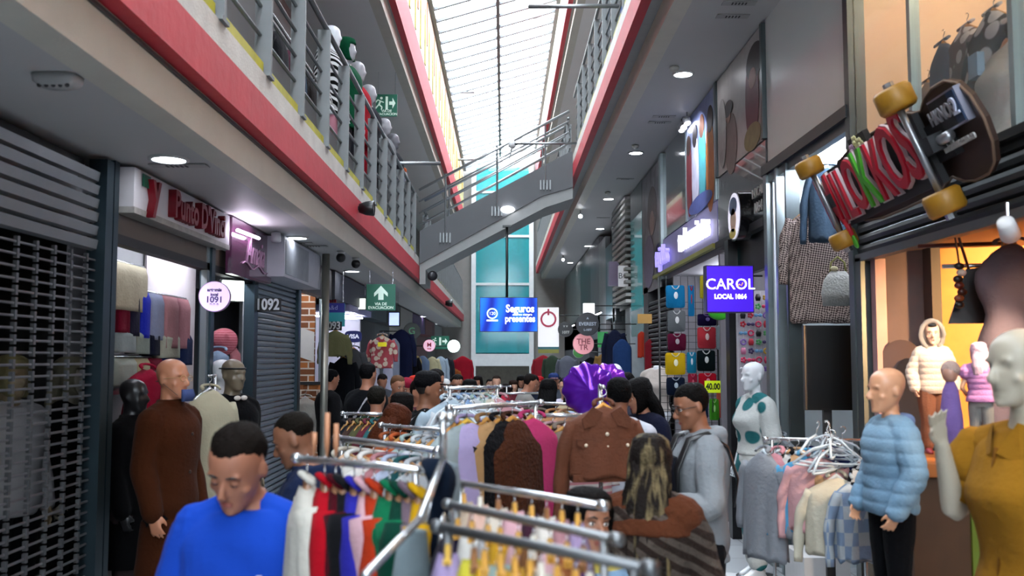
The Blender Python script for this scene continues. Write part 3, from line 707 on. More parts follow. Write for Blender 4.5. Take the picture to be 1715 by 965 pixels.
# hanging rows of folded garments on three rails (perspective row along the wall) seen at x 180-300
XD = -2.86
def wallrow(z, items, ya_, label_rail):
    y = ya_
    for (c, wd, h, lab, nm, *e) in items:
        q = MB(); N = 20; rs = []
        for i in range(12):
            v = i / 11; r = []
            for k in range(N):
                a_ = 2 * PI * k / N; f = 1 + .12 * v * math.sin(5 * a_ + y * 9) + .08 * math.sin(9 * a_ + y * 5)
                r.append((.055 * f * math.copysign(abs(math.cos(a_)) ** .7, math.cos(a_)) * (.5 + .5 * min(1, v * 6)), (wd / 2) * math.copysign(abs(math.sin(a_)) ** .45, math.sin(a_)) * (1 - (e[0] if e else 0) * v), -h * v))
            rs.append(r)
        q.rings(rs); o = q.build(nm, fab(c, noise=.25), None, True, (XD + .12, y + wd / 2, z)); tag(o, lab, 'clothing'); y += wd * .96
    o = MB().tube([(XD + .1, ya_ - .05, z + .012), (XD + .1, y + .05, z + .012)], .012, 8).build('wall_rail', CHROME, None, True); tag(o, label_rail, 'rail')
wallrow(E + .68, [('#c9bfa6', .8, .34, 'crumpled beige garment draped high under the lintel of the jeans shop', 'draped_cloth')], 6.5, 'top wall rail carrying the beige garment')
wallrow(E + .50, [('#7b1830', .20, .32, 'dark red shorts first on the upper rail of the jeans shop', 'shorts'), ('#23233a', .20, .34, 'navy jeans beside the dark red shorts', 'jeans'), ('#2433c4', .24, .35, 'bright blue trousers on the upper wall rail', 'trousers', .25), ('#9aa3bf', .30, .36, 'pale blue jeans on the upper wall rail', 'jeans'), ('#c58d93', .36, .42, 'dusty pink joggers on the upper wall rail', 'joggers'), ('#b77f86', .30, .42, 'second dusty pink joggers with hanging drawstring', 'joggers')], 6.72, 'chrome wall rail of the coloured trousers')
wallrow(E + .20, [('#a7b6b8', .34, .16, 'folded grey-green jeans on the middle wall rail', 'jeans'), ('#9ba8a0', .30, .17, 'folded sage jeans on the middle wall rail', 'jeans'), ('#1b2033', .22, .18, 'folded black jeans on the middle wall rail', 'jeans'), ('#c9cbb9', .50, .20, 'folded cream jeans on the middle wall rail', 'jeans'), ('#1d2b52', .32, .26, 'folded navy jeans at the end of the middle wall rail', 'jeans')], 6.72, 'wall rail of the folded pale jeans')
wallrow(E + .0, [('#b9c4ba', .38, .20, 'folded mint jeans on the lowest wall rail', 'jeans'), ('#c6bd9b', .28, .20, 'folded sand jeans on the lowest wall rail', 'jeans'), ('#7c1c34', .30, .20, 'folded wine red jeans on the lowest wall rail', 'jeans'), ('#24357e', .50, .22, 'folded royal blue jeans on the lowest wall rail', 'jeans')], 6.72, 'wall rail of the lowest folded jeans')
o = L(XD - .1, XD + .1, 6.7, 8.0, E - .26, E - .23).build('display_shelf', plast('#a01c30')); tag(o, 'red display shelf under the rows of folded jeans', 'shelf')
cl = empty('letter_sign', (XD + .11, 7.3, E - .33), 0, 'small dark word sign reading JEANS below the red shelf', 'sign'); text('lettering', 'JEANS', plast('#1c1c24'), cl, (0, 0, 0), RIGHTROT, size=.12, depth=.01, bold=.003)
# evacuation sign facing the hall (green) at 210-265 / 622-650
def evac_sign(label, c, w_, h, kind, rz=0, lines=(), hang=0, emitv=.5):
    r = empty('evacuation_sign', c, rz, label, 'sign')
    gm = plast('#0e5a45', noise=.1, emit=emitv); wm = mat('#cfe6d8', rough=.4, emit=emitv * .9, noise=0.0)
    L(-w_ / 2, w_ / 2, 0, .02, -h / 2, h / 2).build('panel', gm, r)
    q = MB(); T = Matrix.Translation((0, -.004, h * .14)); s = h
    if kind == 'up':
        q.prism([(0, .30 * s), (-.26 * s, .02 * s), (-.26 * s, -.12 * s), (-.10 * s, .02 * s), (-.10 * s, -.24 * s), (.10 * s, -.24 * s), (.10 * s, .02 * s), (.26 * s, -.12 * s), (.26 * s, .02 * s)][::-1], T, .004)
    else:   # running figure, door, arrow
        T = Matrix.Translation((0, -.004, h * .10)); u = s * .3
        q.prism([(-.05 * w_, -u), (.06 * w_, -u), (.06 * w_, u), (-.05 * w_, u)], T, .004)
        q.prism([(.12 * w_, -.25 * u), (.28 * w_, -.25 * u), (.28 * w_, -.8 * u), (.42 * w_, 0), (.28 * w_, .8 * u), (.28 * w_, .25 * u), (.12 * w_, .25 * u)], T, .004)
        x0 = -.28 * w_
        for a_, b_, r1 in (((0, .35), (-.25, -.2), .16), ((-.25, -.2), (.2, -.6), .13), ((.2, -.6), (.1, -1), .11), ((-.25, -.2), (-.75, -.8), .12), ((0, .3), (.45, .1), .1), ((0, .3), (-.45, .5), .1), ((-.45, .5), (-.7, .1), .09)):
            q.bar((x0 + a_[0] * u, -.004, h * .10 + a_[1] * u), (x0 + b_[0] * u, -.004, h * .10 + b_[1] * u), .004, r1 * u * 1.6)
        q.lathe([(0, -.002), (.2 * u, -.002), (.2 * u, .002), (0, .002)], 14, Matrix.Translation((x0 + .1 * u, -.004, h * .10 + .75 * u)) @ RX(PI / 2, 4, 'X'))
    q.build('pictogram', wm, r)
    for i, t in enumerate(lines): text('lettering', t, wm, r, (0, -.004, -h * (.26 + .14 * i)), 0, size=h * .15, depth=.003, bold=.001)
    if hang:
        for sx in (-.4, .4): MB().tube([(sx * w_, .01, h / 2), (sx * w_, .01, h / 2 + hang)], .004, 6).build('wire', CHROME, r)
    return r
p = at(238, 636, 7.2); evac_sign('small green evacuation sign with running figure and arrow behind the brown coat', (p.x, p.y, p.z), .28, .13, 'run', .25, ('VIA DE EVACUACION',), emitv=.25)
# 3. purple shop
pb = empty('shop_sign', (XL + .08, 8.55, E + .97), 0, 'glossy plum sign panel with looping white script above the round lit sign', 'sign')
L(0, .05, -.42, .98, -.25, .24).build('panel', mat('#5d3350', rough=.12, noise=.2, scale=2, coat=.8), pb)
text('lettering', 'Amaia', mat('#b98fae', rough=.3), pb, (.056, .35, .0), RIGHTROT, size=.34, depth=.008, shear=.35, sx=.75)
q = MB(); q.tube([(.058, -.1 + t * .08, -.13 + .025 * math.sin(t * 1.1)) for t in range(12)], .007, 6); q.build('underline', mat('#b98fae', rough=.3), pb, True)
tube_light('short bright strip lamp clamped over the plum sign', (XL + .2, 8.05, E + 1.08), (XL + .2, 8.75, E + 1.10), 45, .014, '#f3e6ff')
# round glowing hanging sign 1091
p = at(360, 497, 7.75)
def disc_sign(label, c, r, face, rim, lines, rz=0, th=.05, arm_dir=-1, em=0, tcol='#222', name='round_sign', arm=.25, armz=0):
    e_ = empty(name, c, rz, label, 'sign')
    q = MB(); q.lathe([(.001, -th / 2), (r * .97, -th / 2), (r * .97, th / 2), (.001, th / 2)], 36, RX(PI / 2, 4, 'X')); q.build('face', emit(face, em) if em else plast(face, noise=.06), e_)
    q = MB(); q.lathe([(r * .96, -th / 2 - .004), (r, -th / 2 - .004), (r, th / 2 + .004), (r * .96, th / 2 + .004)], 36, RX(PI / 2, 4, 'X'), False); q.rings  ; q.build('rim', plast(rim), e_, True)
    for t, z, s in lines: text('lettering', t, plast(tcol) if not em or tcol != '#fff' else emit(tcol, 1), e_, (0, -th / 2 - .004, z * r), 0, size=s * r, depth=.004, bold=.002)
    arm = (2.46 - arm_dir * c[0]) - r
    if arm: MB().tube([(arm_dir * r * .95, 0, armz), (arm_dir * (r + arm), 0, armz)], .010, 8).build('bracket', steel('#2b2c2e'), e_, True)
    return e_
disc_sign('round glowing pink-white shop sign numbered 1091 under the plum panel', p, .125, '#d8c3e6', '#b79ac9', [('artemis', .42, .3), ('local', .12, .26), ('1091', -.22, .55), ('* * *', -.58, .3)], .12, .05, -1, 1.1, '#6a5a9a', arm=.1)
box_struct('wall_left', paint('#d5cdd0'), -2.99, -2.97, 7.95, 9.22, 0, E + .88)
p = at(390, 487, 8.6); o = MB().cbox((0, 0, 0), (.03, .02, .0)); e_ = empty('light_box', p, RIGHTROT * .5, 'bright rectangular light box high in the plum shop window', 'light'); MB().cbox((0, 0, 0), (.2, .04, .18)).build('diffuser', emit('#e6f2ea', 3), e_); MB().cbox((0, .03, 0), (.22, .03, .2)).build('casing', DARK, e_)
# pink hat with scarf on the white wall + light-blue bib garment
p = at(372, 572, 8.5)
q = MB(); q.lathe([(.001, .10), (.05, .095), (.075, .06), (.08, .02), (.13, -.005), (.135, -.02), (.12, -.02), (.08, -.005), (.001, -.01)], 28, RX(1.2, 4, 'X'))
o = q.build('sun_hat', fab('#d3808c', pattern='stripesz', col2='#b9606f', pscale=14), None, True, p); tag(o, 'pink knitted sun hat pinned on the white shop wall', 'hat')
q = MB(); q.tube([(0, 0, .0), (.05, 0, -.1), (.06, .0, -.25), (.05, 0, -.36)], [.03, .05, .055, .05], 14, flat=.5); o = q.build('knitted_scarf', fab('#c98088'), None, True, p + Vector((.06, .03, -.02))); tag(o, 'pink knitted scarf hanging down beside the sun hat', 'scarf')
garment('light blue camisole on the white wall under the pink hat', (at(365, 578, 8.4).x, 8.4, at(365, 573, 8.4).z), 0, fab('#9fb6d3'), name='camisole', w=.2, h=.28, d=.06, sleeve=0, hang=False)
# 4. closed shutter 1092
s2 = empty('rolling_shutter', (XL, 10.3, 0), 0, 'closed blue-grey rolling shutter of local 1092', 'shutter')
q = MB(); z = .05
while z < E + .80:
    q.rings([[(xx, yy, z + zz) for xx, zz in ((-.02, 0), (.014, .01), (.02, .03), (.006, .05), (-.02, .055))] for yy in (9.34 - 10.3, 11.25 - 10.3)], True); z += .058
q.build('slat_panel', mat('#7f8c98', rough=.5, metal=.4), s2)
for y in (9.34, 11.24): L(-.04, .05, y - 10.34, y - 10.28, 0, E + .82).build('guide_rail', tealpost, s2)
np_ = empty('number_plate', (XL + .05, 10.0, E + .53), 0, 'dark plate with white digits 1092 at the closed shutter', 'number plate')
p = at(449, 511, 9.35); np_.location = (p.x, 9.33, p.z)
L(-.13, .13, 0, .015, -.065, .065).build('plate', DARK, np_); text('lettering', '1092', plast('#d6dde2'), np_, (0, -.006, 0), 0, size=.15, depth=.006, bold=.004, sx=.78)
b2 = empty('sign_box', (XL, 10.3, E + 1.0), 0, 'plain white projecting sign box over the closed shutter 1092', 'sign')
L(.0, .30, -.95, .9, -.20, .20).build('box_body', paint('#b9bcc6'), b2); L(.295, .305, -.9, .2, -.17, .17).build('panel', paint('#9aa0a8', noise=.3), b2)
for a_, l_ in ((9.2, 'small swivelling spot beside the plum panel'),):
    q = MB(); q.lathe([(.02, 0), (.045, -.01), (.05, -.09), (.04, -.10)], 16); o = q.build('spot_lamp', plast('#c9cccf'), None, True, (XL + .25, a_, E + 1.22)); tag(o, l_, 'lamp')
# 5. brick vitrine
box_struct('wall_left', paint('#c9cdd0'), -3.12, -3.08, 11.3, 13.1, 0, E + 1.0)
def brick_mat():
    m = mat('#8a5530', rough=.8, bump=.3).copy(); nt = m.node_tree; L_ = nt.links; b = nt.nodes['Principled BSDF']
    tc = nt.nodes.new('ShaderNodeTexCoord'); mp = nt.nodes.new('ShaderNodeMapping'); mp.inputs['Rotation'].default_value = (PI / 2, 0, PI / 2); L_.new(tc.outputs['Object'], mp.inputs[0])
    mp2 = nt.nodes.new('ShaderNodeMapping'); L_.new(tc.outputs['Object'], mp2.inputs[0]); sx = nt.nodes.new('ShaderNodeSeparateXYZ'); L_.new(tc.outputs['Object'], sx.inputs[0])
    cb = nt.nodes.new('ShaderNodeCombineXYZ'); ad = nt.nodes.new('ShaderNodeMath'); ad.operation = 'ADD'; L_.new(sx.outputs[0], ad.inputs[0]); L_.new(sx.outputs[1], ad.inputs[1]); L_.new(ad.outputs[0], cb.inputs[0]); L_.new(sx.outputs[2], cb.inputs[1])
    br = nt.nodes.new('ShaderNodeTexBrick'); br.inputs['Scale'].default_value = 1; br.inputs['Brick Width'].default_value = .24; br.inputs['Row Height'].default_value = .09; br.inputs['Mortar Size'].default_value = .01
    br.inputs['Color1'].default_value = lin('#a8642f'); br.inputs['Color2'].default_value = lin('#6d3e22'); br.inputs['Mortar'].default_value = lin('#cfc3b4'); L_.new(cb.outputs[0], br.inputs[0]); L_.new(br.outputs[0], b.inputs['Base Color']); return m
brick = brick_mat()
box_struct('wall_left', brick, -3.1, XL - .1, 12.95, 13.0, 0, E + .95)
struct('wall_left', MB().add([(-3.0, 12.93, E + .5), (XL - .1, 12.93, E + .35), (XL - .1, 12.93, E - .05), (-3.0, 12.93, E + .1)], [(0, 1, 2, 3)]), paint('#d5d2cc'))
tube_light('fluorescent tube over the brick-backed window', (-2.8, 11.5, E + .9), (-2.8, 12.8, E + .9), 70)
for y in (11.25, 12.98): box_struct('window_3', steel('#7d868a'), XL - .05, XL + .05, y, y + .1, 0, E + 1.0)
box_struct('trim_9', paint('#55504f', noise=.3), XL - .03, XL + .08, 11.3, 13.2, E + .80, E + 1.2)
fs = empty('fireplace_surround', at(519, 660, 12.6), 0, 'dark brick fireplace prop with a black mantel in the shop window', 'fireplace')
L(-.16, .16, 0, .1, -.02, .02).build('mantel', DARK, fs); fs.location.z = E - .33
L(-.15, -.10, .0, .1, -1.4, -.02).build('jamb', brick, fs); L(.10, .15, .0, .1, -1.4, -.02).build('jamb', brick, fs); L(-.1, .1, .03, .1, -1.4, -.02).build('back_panel', brick, fs)
# slim pole
o = MB().tube([(0, 0, 0), (0, 0, E + 1.22)], .045, 16).build('support_pole', steel('#a6a59a', rough=.4), None, True, (at(545, 500, 11.2).x, 11.2, 0)); tag(o, 'slim round steel pole from floor to low ceiling beside the 1093 sign', 'pole')
# 6. sign 1093 group hanging across
def hangsign(label, px0, py0, px1, py1, Y, m, name='hanging_sign', th=.03, wires=True, frame=None):
    a_ = at(px0, py0, Y); b_ = at(px1, py1, Y); c = (a_ + b_) / 2; e_ = empty(name, c, 0, label, 'sign'); w_, h = b_.x - a_.x, a_.z - b_.z
    L(-w_ / 2, w_ / 2, 0, th, -h / 2, h / 2).build('panel', m, e_)
    if c.x < 0:
        for sx in (-.4, .4): MB().tube([(sx * w_, .01, h / 2), (sx * w_, .01, E + 1.22 - c.z)], .003, 6).build('wire', CHROME, e_)
    else: MB().tube([(w_ / 2, th / 2, h * .3), (2.47 - c.x, th / 2, h * .3)], .010, 8).build('bracket', DARK, e_)
    if frame: L(-w_ / 2 - .015, w_ / 2 + .015, .005, th + .01, -h / 2 - .015, h / 2 + .015).build('frame', frame, e_)
    return e_, w_, h
Y6 = 13.4
e_, w_, h = hangsign('red vertical shop panel hanging above the 1093 sign', 545, 455, 563, 507, Y6, plast('#9c1420', noise=.3)); 
for sx in (-.03, .03): L(sx - .012, sx + .012, -.004, 0, -h / 2, h / 2).build('stripe', plast('#5c0c14'), e_)
e_, w_, h = hangsign('blue and teal hanging shop panel directly above the digits 1093', 545, 508, 577, 547, Y6 - .05, plast('#2a8791', emit=.3))
L(-w_ / 2, w_ / 2, -.006, 0, h * .1, h / 2).build('upper_band', plast('#2a2d80', emit=.3), e_); text('lettering', 'a&d', plast('#cfd6ff'), e_, (-.03, -.01, h * .3), 0, size=.09, depth=.004)
n3 = empty('number_plate', at(556, 546, Y6 - .1), 0, 'white digits 1093 below the blue and teal panel', 'number plate'); text('lettering', '1093', plast('#d9dde0'), n3, (0, 0, 0), 0, size=.15, depth=.012, bold=.004, sx=.8)
MB().cbox((0, .012, 0), (.27, .01, .12)).build('plate', DARK, n3)
# VISA oval
v = empty('card_sign', at(592, 564, 14.0), 0, 'dark blue oval card payment sign reading VISA', 'sign')
q = MB(); q.loft([(0, 0, 0, .125, .085), (0, 0, .03, .125, .085)], 32, RX(PI / 2, 4, 'X'), 3.5); q.build('panel', plast('#232a66', emit=.25), v); text('lettering', 'VISA', plast('#dfe3ff', emit=.6), v, (0, -.034, 0), 0, size=.085, depth=.004, bold=.003)
# green up arrow sign
a_ = at(614, 476, 12.6); b_ = at(662, 520, 12.6); evac_sign('large green hanging sign with an upward arrow reading via de evacuacion', ((a_.x + b_.x) / 2, 12.6, (a_.z + b_.z) / 2), b_.x - a_.x, a_.z - b_.z, 'up', 0, ('VIA DE', 'EVACUACION'), hang=.18, emitv=.2)
a_ = at(630, 158, 16.2); b_ = at(665, 195, 16.2); evac_sign('green exit sign with running figure hanging under the upper gallery ceiling', ((a_.x + b_.x) / 2, 16.2, (a_.z + b_.z) / 2), b_.x - a_.x, a_.z - b_.z, 'run', 0, ('VIA DE', 'EVACUACION'), hang=.4, emitv=.25)
a_ = at(722, 563, 26); b_ = at(752, 585, 26); evac_sign('small far green exit sign between the pink and the white round signs', ((a_.x + b_.x) / 2, 26, (a_.z + b_.z) / 2), b_.x - a_.x, a_.z - b_.z, 'run', 0, (), hang=.3, emitv=.4)
disc_sign('round black-green shop sign beyond the bright white shop', at(690, 555, 19), .17, '#10241c', '#0a0d0c', [('G', 0, 1.1)], 0, tcol='#4aa06a')
disc_sign('small round pink sign with a red emblem', at(719, 579, 22), .14, '#d7a9bd', '#c07f99', [('M', .1, 1.0), ('local', -.5, .35)], 0, tcol='#b0224a', em=.9)
disc_sign('round glowing white sign beside the small far exit sign', at(760, 580, 24), .16, '#e6fff8', '#b9d6cf', [], 0, em=5)
# 7. bright white shop 600-660
box_struct('wall_left', paint('#e3e1ee'), -3.5, XL - .1, 17.0, 17.1, 0, E + .75)
tube_light('fluorescent tube in the bright white shop behind the floral blouse', (-3.1, 15.4, E + .68), (-2.4, 15.4, E + .68), 80)
tube_light('second fluorescent tube deeper in the bright white shop', (-3.1, 16.3, E + .68), (-2.4, 16.3, E + .68), 80)
box_struct('trim_10', paint('#a9a6d0'), XL - .9, XL + .10, 14.6, 17, E + .72, E + .82); box_struct('trim_11', paint('#4c4e55'), XL - .1, XL + .12, 13.2, 17, E + .82, E + 1.2)
for i, (y0_, y1_, c) in enumerate(((13.1, 14.6, '#34343a'), (17.1, 19.5, '#2c3240'), (19.5, 22, '#3b4350'), (22, 25, '#c8c3b8'), (25, 29, '#5a5a60'), (29, 33, '#6e3038'), (33, 37, '#5a5450'))):
    box_struct('wall_left', paint(c, noise=.3), -3.3, -3.2 if i < 1 else -2.62, y0_, y1_, 0, E + 1.22)
    if i > 0: box_struct('trim_12', paint(['#3a4a55', '#22262c', '#8f8a86', '#4a2f60', '#6a2026', '#888'][i - 1]), XL - .2, XL + .08, y0_ + .05, y1_ - .05, E + .72, E + 1.18)
# white lit cube sign, small lattice window behind the arrow sign
for (x0, y0_, x1, y1_, Y, c, em, lab) in ((565, 478, 582, 500, 14.5, '#e6ecff', 2.5, 'small glowing white cube sign next to the red vertical panel'), (600, 500, 612, 518, 15.5, '#dfe8df', 2.0, 'lit white notice behind the green arrow sign'), (652, 524, 668, 545, 17.6, '#a6b8ff', 1.4, 'pale blue lit sign under the arrow sign')):
    hangsign(lab, x0, y0_, x1, y1_, Y, emit(c, em), 'light_sign', frame=DARK)
# ================================================================= RIGHT SIDE SHOPS
LR = -PI / 2    # lettering on the right wall faces -X
alu = steel('#8f9a9c', rough=.35); alud = steel('#565e60', rough=.4)
YW = lambda px, X=XR: YX(px, X)
# upper storey of the shop fronts beyond the pale wall
box_struct('wall_right', mat('#e2e7e4', rough=.4, noise=.05, scale=2), XR, XR + .08, 6.6, 8.72, E + 1.76, E + 3.16)
box_struct('trim_20', steel('#3f4244'), XR - .06, XR + .06, 6.55, 8.75, E + 1.68, E + 1.77); box_struct('trim_21', alud, XR - .03, XR + .03, 6.6, 8.7, E + 1.60, E + 1.68)
for y, w_, m, z1 in ((6.5, .09, alud, 3.16), (8.62, .10, alu, 1.72), (8.30, .05, alu, 1.7), (8.02, .04, alud, 1.66)): box_struct('window_4', m, XR - .05, XR + .07, y, y + w_, 0, E + z1)
# vitrine between the pillars: pale blue-white interior
vit = paint('#c3ced2', noise=.05)
box_struct('wall_right', vit, XR + .70, XR + .74, 6.6, 8.6, 0, E + 1.7); box_struct('wall_right', vit, XR, XR + .72, 8.58, 8.62, 0, E + 1.7); box_struct('ceiling', vit, XR, XR + .72, 6.6, 8.6, E + 1.70, E + 1.74)
tube_light('fluorescent tube at the top of the vitrine with the houndstooth coat', (XR + .25, 6.8, E + 1.62), (XR + .25, 8.3, E + 1.62), 230, .02)
# black screen in the vitrine, turned to the hall
p = at(1388, 616, 7.0); tv = empty('wall_screen', p, -.04, 'switched-off black upright screen under the houndstooth coat', 'screen')
MB().box(-.175, .175, 0, .05, -.31, .31).build('casing', BLACK, tv); MB().box(-.16, .16, -.004, 0, -.295, .295).build('glass_panel', mat('#030304', rough=.3, noise=0.0), tv); MB().box(-.03, .03, .05, .09, -p.z, .1).build('stand_post', DARK, tv)
# 1. skateboard shop: shutter box, side frame, upper glazing
sh = empty('rolling_shutter', (XR, 5.2, E + .87), 0, 'grey rolled shutter box above the warm lit children shop opening', 'shutter')
q = MB(); z = -.17
while z < .16: q.rings([[(xx, yy, z + zz) for xx, zz in ((.02, 0), (-.012, .01), (-.02, .035), (-.012, .06), (.02, .068))] for yy in (-2.2, 1.3)], True); z += .072
q.build('slat_panel', steel('#4e5254', rough=.5), sh); MB().box(-.04, .03, -2.2, 1.3, -.215, -.165).build('bottom_bar', steel('#6f7476', rough=.45), sh)
MB().box(-.05, .10, -2.2, 1.3, .175, .22).build('top_frame', steel('#4a4d4f'), sh)
box_struct('window_5', alud, XR - .04, XR + .05, 6.40, 6.5, 0, E + .68); box_struct('window_5', mat('#b98d8f', rough=.4, noise=.2), XR + .02, XR + .09, 6.30, 6.38, 0, E + .66)
warm = paint('#e6c6a4', noise=.08, scale=3)
box_struct('wall_right', warm, XR + 1.6, XR + 1.65, 2.6, 6.6, E + 1.08, E + 3.16); box_struct('wall_right', warm, XR, XR + 1.6, 6.55, 6.6, E + 1.08, E + 3.16)
box_struct('floor', paint('#b89f86'), XR + .08, XR + 1.6, 2.6, 6.6, E + 1.03, E + 1.08)
struct('window_6', MB().box(XR - .01, XR + .0, 2.8, 6.5, E + 1.09, E + 3.14), mat('#dfeeee', rough=.05, alpha=.10, noise=0.0, coat=.6))
for y in (5.52, 4.4): box_struct('window_6', steel('#9fb0b0'), XR - .04, XR + .02, y, y + .045, E + 1.09, E + 3.14)
tube_light('warm tube lamp behind the upper glass over the skateboard sign', (XR + .7, 3.0, E + 3.05), (XR + .7, 6.2, E + 3.05), 110, .016, '#ffe0b8')
# interior of the lower shop
wood = mat('#c98b3e', rough=.5, noise=.35, scale=5, pattern=None); orange = mat('#c9742a', rough=.5, noise=.25, scale=3)
struct('wall_right', MB().add([(XR + .02, 6.42, 0), (XR + .29, 6.10, 0), (XR + .29, 6.10, E + .7), (XR + .02, 6.42, E + .7)], [(0, 1, 2, 3)]), mat('#8d7d78', rough=.7, noise=.15))
box_struct('column', paint('#2a2523'), XR + .25, XR + .31, 5.98, 6.10, 0, E + .7)
struct('wall_right', MB().add([(XR + .3, 6.08, 0), (XR + 2.6, 5.2, 0), (XR + 2.6, 5.2, E + .72), (XR + .3, 6.08, E + .72)], [(0, 1, 2, 3)]), wood)
box_struct('ceiling', paint('#9c7c5c'), XR + .05, XR + 2.6, 2.6, 6.5, E + .70, E + .76); box_struct('wall_right', orange, XR + 2.6, XR + 2.65, 2.6, 6.5, 0, E + .74)
# arch panels on the grey wall
q = MB(); n = 16; pts = [(-.16, -1.7)] + [(-.16 * math.cos(PI * i / n), .20 * math.sin(PI * i / n)) for i in range(n + 1)] + [(.16, -1.7)]
Ma = Matrix.Translation((2.585, 6.205, E - .08)) @ RX(math.atan2(-.32, .27), 4, 'Z')
q.prism(pts, Ma, .012); o = q.build('wall_arch', paint('#6a5a58')); tag(o, 'brown-grey arch shaped wall panel behind the blue puffer child dummy', 'panel')
q = MB(); q.prism([(x * .62 + .05, y * .8 - .08) for x, y in pts], Ma @ Matrix.Translation((0, -.014, 0)), .012); o = q.build('wall_arch', paint('#2d2b30')); tag(o, 'smaller black arch shaped panel on the brown-grey arch', 'panel')
def spot(label, p, tgt, en, col='#ffd29a', size=60):
    l = bpy.data.lights.new('spot', 'SPOT'); l.energy = en; l.color = lin(col)[:3]; l.spot_size = math.radians(size); l.spot_blend = .6; l.shadow_soft_size = .04
    e_ = empty('spot_lamp', p, 0, label, 'lamp')
    o = bpy.data.objects.new('lamp_light', l); COL.objects.link(o); o.parent = e_; d = Vector(tgt) - Vector(p); o.location = d.normalized() * .09; o.rotation_euler = d.to_track_quat('-Z', 'Y').to_euler()
    Mx = d.to_track_quat('Z', 'Y').to_matrix().to_4x4()
    MB().lathe([(.02, -.06), (.038, -.05), (.045, .05), (.04, .05), (.036, .0), (.001, -.01)], 18, Mx).build('lamp_shade', plast('#dcdcdc'), e_, True)
    MB().lathe([(.001, .035), (.036, .035), (.036, .04), (.001, .04)], 18, Mx).build('bulb', emit(col, 9), e_); MB().tube([(0, 0, 0), (0, 0, .12)], .008, 6).build('stem', CHROME, e_)
    return e_
p = at(1688, 372, 4.25); spot('warm spot lamp over the lilac-grey dress in the children shop', (p.x, p.y, E + .58), (XR + 1.0, 5.6, E - .5), 12)
spot('second warm spot lamp, added out of view to brighten the wood wall', (XR + .7, 3.9, E + .58), (XR + 1.3, 5.6, E - .0), 1100, '#ffc487', 90); spot('third warm spot lamp lighting the pink puffer dummy', (XR - .0, 4.1, E + .58), (XR - .1, 5.0, E - .3), 170, '#ffe2c0')  # second spot is an added lamp outside the view, brightening the wood wall
spot('fourth warm spot lamp over the mustard dress mannequin', (XR + .2, 2.9, E + .58), (1.9, 3.4, E - .3), 90, '#ffe6cc')
